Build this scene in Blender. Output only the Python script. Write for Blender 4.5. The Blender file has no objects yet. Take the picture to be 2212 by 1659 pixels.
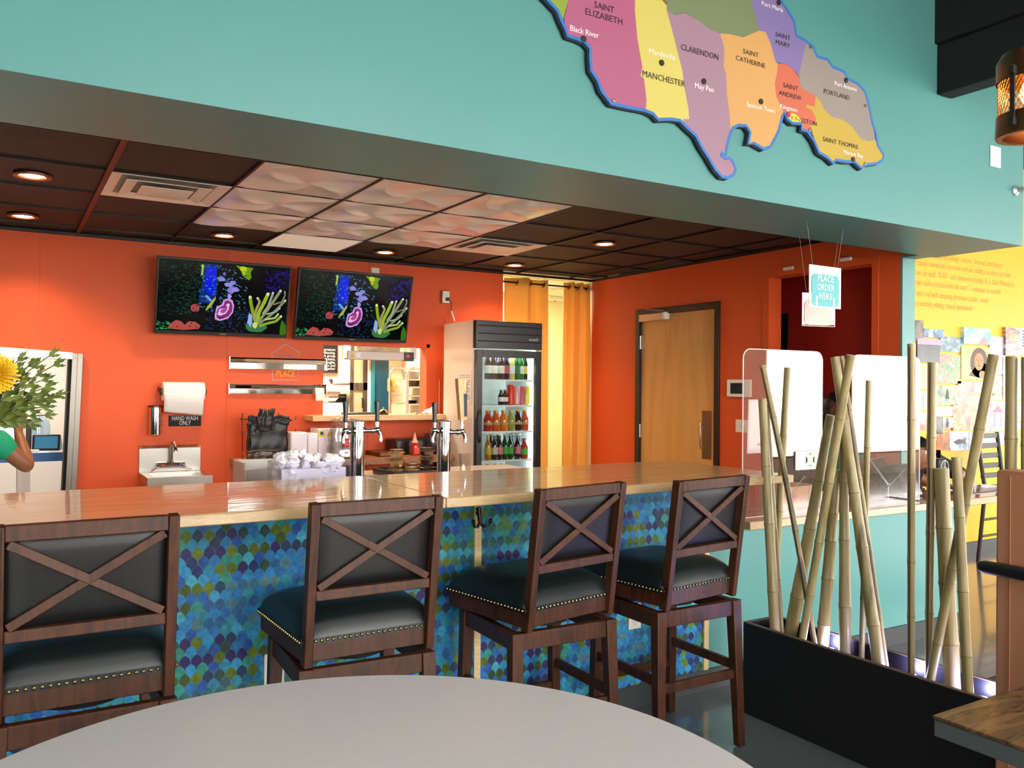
import bpy, bmesh, math, random
from mathutils import Vector, Matrix, Euler
random.seed(7)
PI = math.pi
SC = bpy.context.scene
COL = SC.collection

# ------------------------------------------------------------------ camera
IMG_W, IMG_H, FPX = 2212, 1659, 1825.0
EYE = Vector((0, 0, 1.46))
_yaw, _roll, _pitch = math.radians(31.1), math.atan(0.0085), math.atan(7.9 / FPX)
_F = Vector((math.sin(_yaw) * math.cos(_pitch), math.cos(_yaw) * math.cos(_pitch), math.sin(_pitch)))
_R0 = Vector((math.cos(_yaw), -math.sin(_yaw), 0))
_U0 = _R0.cross(_F)
_R = math.cos(_roll) * _R0 + math.sin(_roll) * _U0
_U = math.cos(_roll) * _U0 - math.sin(_roll) * _R0
cam_data = bpy.data.cameras.new('camera')
cam_data.sensor_fit = 'HORIZONTAL'; cam_data.sensor_width = 36.0
cam_data.lens = 36.0 * FPX / IMG_W
cam_data.clip_start = 0.05; cam_data.clip_end = 200
cam = bpy.data.objects.new('camera', cam_data); COL.objects.link(cam)
_m = Matrix((_R, _U, -_F)).transposed().to_4x4(); _m.translation = EYE
cam.matrix_world = _m
SC.camera = cam

def at(px, py, ax, val):
    """measured point: where the sight line of a photo pixel meets the plane x/y/z = val"""
    d = _F + _R * ((px - IMG_W / 2) / FPX) - _U * ((py - IMG_H / 2) / FPX)
    i = 'xyz'.index(ax)
    t = (val - EYE[i]) / d[i]
    return EYE + d * t

# ------------------------------------------------------------------ world, exposure, daylight
SC.view_settings.view_transform = 'Standard'; SC.view_settings.look = 'None'
SC.view_settings.gamma = 1.0; SC.view_settings.use_curve_mapping = False
SC.view_settings.exposure = -0.30
w = bpy.data.worlds.new('sky'); SC.world = w; w.use_nodes = True
_nt = w.node_tree; _bg = _nt.nodes['Background']
_bg.inputs[0].default_value = (1.0, 0.965, 0.92, 1); _bg.inputs[1].default_value = 19.0

WINDOWS_FRONT = [(-3.4, -1.0), (0.9, 4.5), (5.0, 8.0), (10.4, 15.6)]  # first opening is an added, unseen window for fill light
WINDOWS_EAST = [(-2.6, 0.6), (1.0, 3.9)]
YF, XE, WZ0, WZ1 = -3.2, 16.0, 0.35, 3.6
def portal(name, loc, sx, sz, rot):
    l = bpy.data.lights.new(name, 'AREA'); l.shape = 'RECTANGLE'; l.size = sx; l.size_y = sz
    l.cycles.is_portal = True
    o = bpy.data.objects.new(name, l); COL.objects.link(o); o.location = loc; o.rotation_euler = rot
for a, b in WINDOWS_FRONT:
    portal('window_daylight', ((a + b) / 2, YF + 0.02, (WZ0 + WZ1) / 2), b - a, WZ1 - WZ0, (PI / 2, 0, 0))
for a, b in WINDOWS_EAST:
    portal('window_daylight', (XE - 0.02, (a + b) / 2, (WZ0 + WZ1) / 2), b - a, WZ1 - WZ0, (PI / 2, 0, PI / 2))

DOWNLIGHT_POWER = 80
TRACK_FILL_POWER = 90
CEIL = 2.52
def lamp(name, kind, loc, power, color=(1, .8, .58), size=.1, spot=None, rot=(0, 0, 0), sy=None, blend=.6):
    l = bpy.data.lights.new(name, kind); l.energy = power; l.color = color
    if kind == 'AREA':
        l.size = size
        if sy: l.shape = 'RECTANGLE'; l.size_y = sy
    else: l.shadow_soft_size = size
    if kind == 'SPOT': l.spot_size = spot; l.spot_blend = blend
    o = bpy.data.objects.new(name, l); COL.objects.link(o); o.location = loc; o.rotation_euler = rot
    return o

# ------------------------------------------------------------------ materials
def lin(h):
    h = h.lstrip('#'); r = []
    for i in (0, 2, 4):
        c = int(h[i:i + 2], 16) / 255
        r.append(c / 12.92 if c <= .04045 else ((c + .055) / 1.055) ** 2.4)
    return (*r, 1)
_mats = {}
def M(name, col='#808080', rough=.5, metal=0., coat=0., spec=.5, var=0., vscale=8., bump=0., bscale=60., emit=None, es=1., aniso=0., trans=0.):
    if name in _mats: return _mats[name]
    m = bpy.data.materials.new(name); m.use_nodes = True; _mats[name] = m
    nt = m.node_tree; b = nt.nodes['Principled BSDF']
    b.inputs['Base Color'].default_value = lin(col); b.inputs['Roughness'].default_value = rough
    b.inputs['Metallic'].default_value = metal; b.inputs['Specular IOR Level'].default_value = spec
    b.inputs['Coat Weight'].default_value = coat; b.inputs['Coat Roughness'].default_value = .06
    if trans: b.inputs['Transmission Weight'].default_value = trans
    if emit: b.inputs['Emission Color'].default_value = lin(emit); b.inputs['Emission Strength'].default_value = es
    tc = nt.nodes.new('ShaderNodeTexCoord')
    if var:
        n = nt.nodes.new('ShaderNodeTexNoise'); n.inputs['Scale'].default_value = vscale; n.inputs['Detail'].default_value = 5
        nt.links.new(tc.outputs['Object'], n.inputs['Vector'])
        r = nt.nodes.new('ShaderNodeValToRGB'); c = lin(col)
        r.color_ramp.elements[0].position = .3; r.color_ramp.elements[1].position = .7
        r.color_ramp.elements[0].color = (*[max(0, x * (1 - var)) for x in c[:3]], 1)
        r.color_ramp.elements[1].color = (*[min(1, x * (1 + var)) for x in c[:3]], 1)
        nt.links.new(n.outputs['Fac'], r.inputs['Fac']); nt.links.new(r.outputs['Color'], b.inputs['Base Color'])
    if bump:
        n = nt.nodes.new('ShaderNodeTexNoise'); n.inputs['Scale'].default_value = bscale; n.inputs['Detail'].default_value = 3
        nt.links.new(tc.outputs['Object'], n.inputs['Vector'])
        bp = nt.nodes.new('ShaderNodeBump'); bp.inputs['Strength'].default_value = bump; bp.inputs['Distance'].default_value = .004
        nt.links.new(n.outputs['Fac'], bp.inputs['Height']); nt.links.new(bp.outputs['Normal'], b.inputs['Normal'])
    return m
def grain(name, cols, scale=(1, 1, 1), rough=.4, coat=0., nscale=4., dist=1.5, detail=6, bump=0., coat_rough=.05, spec=.5, pos=None):
    """stretched-noise wood grain through a colour ramp; object coordinates times scale"""
    m = bpy.data.materials.new(name); m.use_nodes = True; nt = m.node_tree; b = nt.nodes['Principled BSDF']
    b.inputs['Roughness'].default_value = rough; b.inputs['Coat Weight'].default_value = coat
    b.inputs['Coat Roughness'].default_value = coat_rough; b.inputs['Specular IOR Level'].default_value = spec
    tc = nt.nodes.new('ShaderNodeTexCoord'); mp = nt.nodes.new('ShaderNodeMapping'); mp.inputs['Scale'].default_value = scale
    n = nt.nodes.new('ShaderNodeTexNoise'); n.inputs['Scale'].default_value = nscale; n.inputs['Detail'].default_value = detail; n.inputs['Distortion'].default_value = dist
    r = nt.nodes.new('ShaderNodeValToRGB')
    while len(r.color_ramp.elements) < len(cols): r.color_ramp.elements.new(.5)
    for i, c in enumerate(cols):
        r.color_ramp.elements[i].position = pos[i] if pos else .3 + .4 * i / (len(cols) - 1)
        r.color_ramp.elements[i].color = lin(c)
    nt.links.new(tc.outputs['Object'], mp.inputs['Vector']); nt.links.new(mp.outputs['Vector'], n.inputs['Vector'])
    nt.links.new(n.outputs['Fac'], r.inputs['Fac']); nt.links.new(r.outputs['Color'], b.inputs['Base Color'])
    if bump:
        bp = nt.nodes.new('ShaderNodeBump'); bp.inputs['Strength'].default_value = bump; bp.inputs['Distance'].default_value = .003
        nt.links.new(n.outputs['Fac'], bp.inputs['Height']); nt.links.new(bp.outputs['Normal'], b.inputs['Normal'])
    return m
def strips(name, c1, c2, c3, along, row=.045, coat=1., rough=.3, stretch=1.2, coat_rough=.04):
    """butcher-block strips: brick texture plus fine grain; along = 'x' or 'y'"""
    m = bpy.data.materials.new(name); m.use_nodes = True; nt = m.node_tree; b = nt.nodes['Principled BSDF']
    b.inputs['Roughness'].default_value = rough; b.inputs['Coat Weight'].default_value = coat; b.inputs['Coat Roughness'].default_value = coat_rough
    tc = nt.nodes.new('ShaderNodeTexCoord'); mp = nt.nodes.new('ShaderNodeMapping')
    if along == 'y': mp.inputs['Rotation'].default_value = (0, 0, PI / 2)
    bk = nt.nodes.new('ShaderNodeTexBrick'); bk.inputs['Scale'].default_value = 1
    bk.inputs['Brick Width'].default_value = stretch; bk.inputs['Row Height'].default_value = row; bk.inputs['Mortar Size'].default_value = .0006
    bk.inputs['Color1'].default_value = lin(c1); bk.inputs['Color2'].default_value = lin(c2); bk.inputs['Mortar'].default_value = lin(c3)
    n = nt.nodes.new('ShaderNodeTexNoise'); n.inputs['Scale'].default_value = 3; n.inputs['Detail'].default_value = 6; n.inputs['Distortion'].default_value = .6
    mp2 = nt.nodes.new('ShaderNodeMapping'); mp2.inputs['Scale'].default_value = (1.2, 22, 22) if along == 'x' else (22, 1.2, 22)
    mx = nt.nodes.new('ShaderNodeMixRGB'); mx.blend_type = 'MULTIPLY'
    rr = nt.nodes.new('ShaderNodeValToRGB'); rr.color_ramp.elements[0].position = .35; rr.color_ramp.elements[0].color = (.62, .55, .46, 1); rr.color_ramp.elements[1].position = .6
    mx.inputs[0].default_value = .75
    L = nt.links
    L.new(tc.outputs['Object'], mp.inputs['Vector']); L.new(mp.outputs['Vector'], bk.inputs['Vector'])
    L.new(tc.outputs['Object'], mp2.inputs['Vector']); L.new(mp2.outputs['Vector'], n.inputs['Vector']); L.new(n.outputs['Fac'], rr.inputs['Fac'])
    L.new(bk.outputs['Color'], mx.inputs[1]); L.new(rr.outputs['Color'], mx.inputs[2]); L.new(mx.outputs['Color'], b.inputs['Base Color'])
    # a poured finish is never dead flat
    n2 = nt.nodes.new('ShaderNodeTexNoise'); n2.inputs['Scale'].default_value = 1; n2.inputs['Detail'].default_value = 2
    mp3 = nt.nodes.new('ShaderNodeMapping'); mp3.inputs['Scale'].default_value = (3, 26, 3) if along == 'x' else (26, 3, 3)
    bp = nt.nodes.new('ShaderNodeBump'); bp.inputs['Strength'].default_value = .25; bp.inputs['Distance'].default_value = .002
    L.new(tc.outputs['Object'], mp3.inputs['Vector']); L.new(mp3.outputs['Vector'], n2.inputs['Vector']); L.new(n2.outputs['Fac'], bp.inputs['Height'])
    L.new(bp.outputs['Normal'], b.inputs['Coat Normal'])
    return m
def clear(name, tint='#ffffff', rough=.02, ior=1.5, boost=0.):
    """thin clear sheet: straight-through plus Fresnel reflection"""
    if name in _mats: return _mats[name]
    m = bpy.data.materials.new(name); m.use_nodes = True; _mats[name] = m; nt = m.node_tree
    for n in list(nt.nodes):
        if n.type == 'BSDF_PRINCIPLED': nt.nodes.remove(n)
    out = nt.nodes['Material Output']; t = nt.nodes.new('ShaderNodeBsdfTransparent'); t.inputs[0].default_value = lin(tint)
    g = nt.nodes.new('ShaderNodeBsdfGlossy'); g.inputs['Roughness'].default_value = rough
    f = nt.nodes.new('ShaderNodeFresnel'); f.inputs['IOR'].default_value = ior
    a = nt.nodes.new('ShaderNodeMath'); a.operation = 'ADD'; a.inputs[1].default_value = boost; a.use_clamp = True
    # thin sheet: same Fresnel from both sides
    ge = nt.nodes.new('ShaderNodeNewGeometry'); mr = nt.nodes.new('ShaderNodeMapRange'); mr.inputs['To Min'].default_value = ior; mr.inputs['To Max'].default_value = 1 / ior
    nt.links.new(ge.outputs['Backfacing'], mr.inputs['Value']); nt.links.new(mr.outputs[0], f.inputs['IOR'])
    mx = nt.nodes.new('ShaderNodeMixShader')
    nt.links.new(f.outputs[0], a.inputs[0]); nt.links.new(a.outputs[0], mx.inputs[0])
    nt.links.new(t.outputs[0], mx.inputs[1]); nt.links.new(g.outputs[0], mx.inputs[2]); nt.links.new(mx.outputs[0], out.inputs['Surface'])
    return m
def vcol(name, rough=.5, coat=0., bump=0., var=0., emit=0.):
    m = bpy.data.materials.new(name); m.use_nodes = True; nt = m.node_tree; b = nt.nodes['Principled BSDF']
    b.inputs['Roughness'].default_value = rough; b.inputs['Coat Weight'].default_value = coat
    a = nt.nodes.new('ShaderNodeVertexColor'); a.layer_name = 'Col'; src = a.outputs['Color']
    tc = nt.nodes.new('ShaderNodeTexCoord')
    if var:
        n = nt.nodes.new('ShaderNodeTexNoise'); n.inputs['Scale'].default_value = 55; n.inputs['Detail'].default_value = 4
        nt.links.new(tc.outputs['Object'], n.inputs['Vector'])
        r = nt.nodes.new('ShaderNodeValToRGB'); r.color_ramp.elements[0].color = (1 - var,) * 3 + (1,); r.color_ramp.elements[1].color = (1 + var,) * 3 + (1,)
        r.color_ramp.elements[0].position = .3; r.color_ramp.elements[1].position = .7
        mx = nt.nodes.new('ShaderNodeMixRGB'); mx.blend_type = 'MULTIPLY'; mx.inputs[0].default_value = 1
        nt.links.new(n.outputs['Fac'], r.inputs['Fac']); nt.links.new(src, mx.inputs[1]); nt.links.new(r.outputs['Color'], mx.inputs[2]); src = mx.outputs['Color']
    nt.links.new(src, b.inputs['Base Color'])
    if emit:
        nt.links.new(src, b.inputs['Emission Color']); b.inputs['Emission Strength'].default_value = emit; b.inputs['Base Color'].default_value = (0, 0, 0, 1)
        nt.links.remove(b.inputs['Base Color'].links[0]); b.inputs['Specular IOR Level'].default_value = .15
    if bump:
        n = nt.nodes.new('ShaderNodeTexNoise'); n.inputs['Scale'].default_value = 160
        nt.links.new(tc.outputs['Object'], n.inputs['Vector'])
        bp = nt.nodes.new('ShaderNodeBump'); bp.inputs['Strength'].default_value = bump; bp.inputs['Distance'].default_value = .002
        nt.links.new(n.outputs['Fac'], bp.inputs['Height']); nt.links.new(bp.outputs['Normal'], b.inputs['Normal'])
    return m

# ------------------------------------------------------------------ mesh builder
def world_of(o):
    m = Matrix.Translation(o.location) @ o.rotation_euler.to_matrix().to_4x4()
    return world_of(o.parent) @ m if o.parent else m
class MB:
    def __init__(s): s.v = []; s.f = []; s.mi = []; s.col = []; s.cur = 0; s.c = None
    def face(s, idx): s.f.append(tuple(idx)); s.mi.append(s.cur); s.col.append(s.c)
    def pts(s, ps):
        n = len(s.v); s.v.extend(Vector(p) for p in ps); return list(range(n, n + len(ps)))
    def poly(s, ps, flip=False):
        i = s.pts(ps); s.face(i[::-1] if flip else i); return s
    def box(s, x0, y0, z0, x1, y1, z1, m=None):
        ps = [Vector((x, y, z)) for z in (z0, z1) for x, y in ((x0, y0), (x1, y0), (x1, y1), (x0, y1))]
        if m is not None: ps = [m @ p for p in ps]
        i = s.pts(ps)
        for q in ((3, 2, 1, 0), (4, 5, 6, 7), (0, 1, 5, 4), (1, 2, 6, 5), (2, 3, 7, 6), (3, 0, 4, 7)): s.face([i[k] for k in q])
        return s
    def cbox(s, c, d, m=None):
        return s.box(c[0] - d[0] / 2, c[1] - d[1] / 2, c[2] - d[2] / 2, c[0] + d[0] / 2, c[1] + d[1] / 2, c[2] + d[2] / 2, m)
    def hexa(s, bot, top):
        i = s.pts(list(bot) + list(top))
        for q in ((3, 2, 1, 0), (4, 5, 6, 7), (0, 1, 5, 4), (1, 2, 6, 5), (2, 3, 7, 6), (3, 0, 4, 7)): s.face([i[k] for k in q])
        return s
    def beam(s, a, b, wdt, thk, up=(0, 0, 1), w2=None, t2=None):
        """rectangular bar a->b, wdt across (perpendicular to up and axis), thk along up"""
        a, b = Vector(a), Vector(b); d = (b - a).normalized(); up = Vector(up)
        side = d.cross(up)
        if side.length < 1e-4: side = d.cross(Vector((0, 1, 0)))
        side.normalize(); u = side.cross(d).normalized()
        w2 = wdt if w2 is None else w2; t2 = thk if t2 is None else t2
        def ring(p, w_, t_): return [p - side * w_ / 2 - u * t_ / 2, p + side * w_ / 2 - u * t_ / 2, p + side * w_ / 2 + u * t_ / 2, p - side * w_ / 2 + u * t_ / 2]
        return s.hexa(ring(a, wdt, thk), ring(b, w2, t2))
    def tube(s, path, r, n=12, caps=True, closed=False):
        path = [Vector(p) for p in path]; rs = r if isinstance(r, (list, tuple)) else [r] * len(path)
        rings = []; prev = None; L = len(path)
        for k, p in enumerate(path):
            if closed: t = path[(k + 1) % L] - path[k - 1]
            elif k == 0: t = path[1] - p
            elif k == L - 1: t = p - path[k - 1]
            else: t = path[k + 1] - path[k - 1]
            t.normalize()
            if prev is None:
                a = Vector((0, 0, 1)) if abs(t.z) < .9 else Vector((1, 0, 0)); u = t.cross(a).normalized()
            else:
                u = prev - t * prev.dot(t); u.normalize()
            prev = u; v = t.cross(u)
            rings.append(s.pts([p + (u * math.cos(2 * PI * j / n) + v * math.sin(2 * PI * j / n)) * rs[k] for j in range(n)]))
        m = L if closed else L - 1
        for k in range(m):
            A, B = rings[k], rings[(k + 1) % L]
            for j in range(n): s.face([A[j], A[(j + 1) % n], B[(j + 1) % n], B[j]])
        if caps and not closed:
            s.face(rings[0][::-1]); s.face(rings[-1])
        return s
    def cyl(s, a, b, r, n=20, r2=None): return s.tube([a, b], [r, r if r2 is None else r2], n)
    def lathe(s, prof, c=(0, 0, 0), n=24, axis=None, caps=True):
        """prof: (radius, height) pairs; axis: unit vector, default z"""
        c = Vector(c); ax = Vector(axis or (0, 0, 1)).normalized()
        a = Vector((1, 0, 0)) if abs(ax.x) < .9 else Vector((0, 1, 0)); u = (a - ax * a.dot(ax)).normalized(); v = ax.cross(u)
        rings = [s.pts([c + ax * h + (u * math.cos(2 * PI * j / n) + v * math.sin(2 * PI * j / n)) * max(r, 1e-5) for j in range(n)]) for r, h in prof]
        for A, B in zip(rings, rings[1:]):
            for j in range(n): s.face([A[j], A[(j + 1) % n], B[(j + 1) % n], B[j]])
        if caps: s.face(rings[0][::-1]); s.face(rings[-1])
        return s
    def prism(s, ps, ext, side=None):
        """closed polygon swept along ext; side = material index of the side walls"""
        ext = Vector(ext); n = len(ps); a = s.pts(ps); b = s.pts([Vector(p) + ext for p in ps]); cur = s.cur
        s.face(a); s.face(b[::-1])
        if side is not None: s.cur = side
        for k in range(n): s.face([a[(k + 1) % n], a[k], b[k], b[(k + 1) % n]])
        s.cur = cur; return s
    def sphere(s, c, r, n=14, m=8, sc=(1, 1, 1)):
        c = Vector(c); rings = []
        for k in range(1, m):
            t = PI * k / m
            rings.append(s.pts([c + Vector((r * sc[0] * math.sin(t) * math.cos(2 * PI * j / n), r * sc[1] * math.sin(t) * math.sin(2 * PI * j / n), r * sc[2] * math.cos(t))) for j in range(n)]))
        top, bot = s.pts([c + Vector((0, 0, r * sc[2])), c - Vector((0, 0, r * sc[2]))])
        for j in range(n):
            s.face([top, rings[0][j], rings[0][(j + 1) % n]]); s.face([bot, rings[-1][(j + 1) % n], rings[-1][j]])
        for A, B in zip(rings, rings[1:]):
            for j in range(n): s.face([A[j], B[j], B[(j + 1) % n], A[(j + 1) % n]])
        return s
    def grid(s, fn, nu, nv, flip=False):
        idx = [s.pts([fn(i / nu, j / nv) for i in range(nu + 1)]) for j in range(nv + 1)]
        for j in range(nv):
            for i in range(nu):
                q = [idx[j][i], idx[j][i + 1], idx[j + 1][i + 1], idx[j + 1][i]]
                s.face(q[::-1] if flip else q)
        return s
    def ribbon(s, path, w, ext, closed=False):
        """flat strip of width w along a path in the XZ plane"""
        P = [Vector(p) for p in path]; L = len(P); A = []; B = []
        for k, p in enumerate(P):
            if closed: t = P[(k + 1) % L] - P[k - 1]
            elif k == 0: t = P[1] - p
            elif k == L - 1: t = p - P[k - 1]
            else: t = P[k + 1] - P[k - 1]
            t.normalize(); nrm = Vector((t.z, 0, -t.x)) * w / 2
            A.append(p + nrm); B.append(p - nrm)
        ext = Vector(ext)
        for k in range(L if closed else L - 1):
            j = (k + 1) % L
            s.hexa([A[k], A[j], B[j], B[k]], [A[k] + ext, A[j] + ext, B[j] + ext, B[k] + ext])
        return s
    def text(s, body, o, xd, yd, size, align='LEFT', thick=.0006, shear=0., width=None, space=1.):
        cu = bpy.data.curves.new('t', 'FONT'); cu.body = body; cu.size = size; cu.align_x = align; cu.resolution_u = 2; cu.shear = shear; cu.space_character = space
        ob = bpy.data.objects.new('t', cu); me = bpy.data.meshes.new_from_object(ob)
        xd = Vector(xd).normalized(); yd = Vector(yd).normalized(); nz = xd.cross(yd); o = Vector(o)
        k = 1.
        if width and len(me.vertices):
            xs = [v.co.x for v in me.vertices]; k = width / max(1e-6, max(xs) - min(xs))
        base = len(s.v)
        s.v.extend(o + xd * v.co.x * k + yd * v.co.y + nz * thick for v in me.vertices)
        for p in me.polygons: s.face([base + i for i in p.vertices])
        bpy.data.objects.remove(ob); bpy.data.curves.remove(cu); bpy.data.meshes.remove(me)
        return s
    def build(s, name, mats, parent=None, world=False, origin=None, smooth=True, angle=35, bevel=0., bseg=2, subsurf=0, solid=0.):
        me = bpy.data.meshes.new(name)
        vs = s.v
        if parent is not None and world: inv = world_of(parent).inverted(); vs = [inv @ v for v in vs]
        elif parent is None and origin is None and vs:
            lo = [min(v[i] for v in vs) for i in range(3)]; hi = [max(v[i] for v in vs) for i in range(3)]
            origin = Vector(((lo[0] + hi[0]) / 2, (lo[1] + hi[1]) / 2, lo[2]))
        if parent is None and origin is not None: vs = [v - Vector(origin) for v in vs]
        me.from_pydata([tuple(v) for v in vs], [], s.f)
        mats = mats if isinstance(mats, (list, tuple)) else [mats]
        for m in mats: me.materials.append(m)
        if len(mats) > 1: me.polygons.foreach_set('material_index', s.mi)
        if any(c is not None for c in s.col):
            at_ = me.color_attributes.new('Col', 'FLOAT_COLOR', 'CORNER'); buf = []
            for p, c in zip(me.polygons, s.col): buf += list(c or (1, 1, 1, 1)) * p.loop_total
            at_.data.foreach_set('color', buf)
        me.validate(); me.update()
        if smooth:
            me.polygons.foreach_set('use_smooth', [True] * len(me.polygons)); me.set_sharp_from_angle(angle=math.radians(angle))
        o = bpy.data.objects.new(name, me); COL.objects.link(o)
        if parent is not None: o.parent = parent
        elif origin is not None: o.location = origin
        if solid: d = o.modifiers.new('Solidify', 'SOLIDIFY'); d.thickness = solid; d.offset = 0
        if bevel:
            d = o.modifiers.new('Bevel', 'BEVEL'); d.width = bevel; d.segments = bseg; d.limit_method = 'ANGLE'; d.angle_limit = math.radians(40)
        if subsurf: d = o.modifiers.new('Subdivision', 'SUBSURF'); d.levels = subsurf; d.render_levels = subsurf
        return o
def tag(o, label, cat, group=None, kind=None):
    o['label'] = label; o['category'] = cat
    if group: o['group'] = group
    if kind: o['kind'] = kind
    return o
def thing(name, label, cat, loc=(0, 0, 0), rotz=0., group=None):
    o = bpy.data.objects.new(name, None); COL.objects.link(o); o.location = loc; o.rotation_euler = (0, 0, rotz); o.empty_display_size = .05
    return tag(o, label, cat, group)
def struct(name, mb, mats, **k):
    o = mb.build(name, mats, **k); o['kind'] = 'structure'; return o
def sgroup(name):
    o = bpy.data.objects.new(name, None); COL.objects.link(o); o['kind'] = 'structure'; return o
def copy_tree(src, parent=None, label=None, group=None):
    c = src.copy(); COL.objects.link(c)
    if parent is not None: c.parent = parent
    if label: c['label'] = label
    if group: c['group'] = group
    for ch in list(src.children): copy_tree(ch, c)
    return c
def T(loc=(0, 0, 0), rz=0., rx=0., ry=0.): return Matrix.Translation(loc) @ Euler((rx, ry, rz)).to_matrix().to_4x4()

# ------------------------------------------------------------------ shared materials
ORANGE = M('orange_paint', '#d2511e', .6, var=.03, vscale=2, bump=.05, bscale=220)
TEAL = M('teal_paint', '#4f8a88', .4, var=.02, vscale=2, bump=.05, bscale=220)
YELLOW = M('yellow_paint', '#f0b402', .5, bump=.04, bscale=220)
REDWALL = M('deep_red_paint', '#a52214', .5)
CREAM = M('cream_paint', '#efe8cf', .6)
BLACKM = M('black_matte', '#0b0a0b', .75)
BLACKG = M('black_satin', '#131314', .35)
BLACKP = M('black_plastic', '#17181a', .3)
STEEL = M('brushed_steel', '#b9b6ae', .32, metal=1., var=.06, vscale=3)
CHROME = M('chrome', '#dcdcdc', .07, metal=1.)
WHITE = M('white_plastic', '#e9e6df', .4)
PAPER = M('white_paper', '#ece8e6', .8)
RUBBER = M('cove_base', '#3a3d40', .55)
PINE = grain('pale_pine', ['#e6cf9c', '#d9bd84', '#ecd9ad'], (2, 2, 14), .5, nscale=3)
MAPLE_EDGE = grain('maple_edge', ['#9c8260', '#b2976f', '#a68a60'], (3, 3, 20), .3, coat=.6)
FLOORM = M('polished_concrete', '#5b6163', .16, var=.1, vscale=1.3, coat=.4, bump=.03, bscale=6)
TILEC = M('dark_ceiling_tile', '#2e211d', .7, bump=.12, bscale=120)
DARKC = M('black_ceiling', '#060606', .9)
GRIDR = M('maroon_grid', '#4a1712', .45)
GRIDB = M('dark_grid', '#1a100d', .5)

# ------------------------------------------------------------------ room shell
YB, XR, YBULK, YSOF = 6.678, 4.936, 2.69, 3.23
XW = 5.066                     # far face of the right-hand wall
ZS = 2.315                     # soffit underside
struct('floor', MB().box(-5, -3.5, -.05, 16.4, 9.2, 0), FLOORM, origin=(0, 0, 0))
struct('floor_bar', MB().box(-4.6, 3.15, 0, XR, YB, .004), M('pale_bounce_floor', '#d8d2c8', .35))  # unseen floor, made pale to bounce light up to the bar ceiling
# orange back wall with the pass-through window and the low service opening at left
PX0, PX1, PZ0, PZ1 = 2.235, 3.155, 1.205, 1.80
NX1, NZ1 = .40, 1.66
b = MB(); t0, t1 = YB, YB + .13
b.box(-4.6, t0, 0, -1.4, t1, CEIL); b.box(-1.4, t0, NZ1, NX1, t1, CEIL); b.box(NX1, t0, 0, PX0, t1, CEIL)
b.box(PX0, t0, 0, PX1, t1, PZ0); b.box(PX0, t0, PZ1, PX1, t1, CEIL); b.box(PX1, t0, 0, 3.924, t1, CEIL)
struct('wall_back', b, ORANGE, bevel=0)
for k, (x, zz) in enumerate(((.215, [(NZ1 + .1, CEIL)]), (1.47, [(0, CEIL)]), (2.62, [(0, 1.15), (PZ1 + .04, CEIL)]))):
    b = MB()
    for z0, z1 in zz: b.box(x, YB - .004, z0, x + .05, YB, z1)
    struct('trim_%d' % (k + 1), b, ORANGE)
b = MB()
for x0, z0, x1, z1 in ((PX0 - .05, PZ1, PX1 + .03, PZ1 + .03), (PX1, PZ0, PX1 + .03, PZ1 + .03)): b.box(x0, YB - .006, z0, x1, YB, z1)
struct('trim_4', b, ORANGE)
# orange right-hand wall with door and hall opening
DY0, DY1, DZ = 4.946, 5.993, 2.17
OY0, OY1, OZ = 3.565, 4.445, 2.304
b = MB()
b.box(XR, 3.36, 0, XW, OY0, CEIL); b.box(XR, OY0, OZ, XW, OY1, CEIL); b.box(XR, OY1, 0, XW, DY0, CEIL)
b.box(XR, DY0, DZ, XW, DY1, CEIL); b.box(XR, DY1, 0, XW, YB, CEIL)
struct('wall_right', b, ORANGE)
b = MB()
for y0, z0, y1, z1 in ((OY0 - .05, OZ, OY1 + .06, OZ + .05), (OY0 - .05, 0, OY0, OZ), (OY1, 0, OY1 + .06, OZ)): b.box(XR - .006, y0, z0, XR, y1, z1)
struct('trim_5', b, ORANGE)
b = MB().box(XR, 3.345, 0, XW, 3.36, ZS); b.box(XR + .001, 3.23, ZS, XW, 3.36, ZS + .012)
struct('trim_6', b, TEAL)
struct('wall_header', MB().box(XR, 3.23, ZS + .012, XW - .012, 3.36, CEIL), ORANGE)
struct('wall_header_side', MB().box(XW - .012, 3.23, ZS + .012, XW, 3.36, 3.2), TEAL)
# teal bulkhead above the bar
HZ = 4.3
struct('wall_bulkhead', MB().box(-4.6, YBULK, ZS, XW + .04, YSOF, HZ), TEAL)
struct('trim_7', MB().box(-4.6, YSOF, ZS + .0, XR, YSOF + .006, CEIL), GRIDB)
# teal wall of the dining room, dark open ceiling
struct('wall_left', MB().box(-4.7, -3.2, 0, -4.6, 9.1, HZ), TEAL)
struct('ceiling', MB().box(-4.7, -3.3, HZ, XE + .1, YBULK, HZ + .1), DARKC)
struct('ceiling_side', MB().box(XW, YBULK, 3.6, XE + .1, 4.5, 3.7), M('side_ceiling', '#3f3c38', .9))
struct('wall_side', MB().box(XW - .02, YBULK, 3.2, XW, 4.5, HZ), TEAL)
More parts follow.
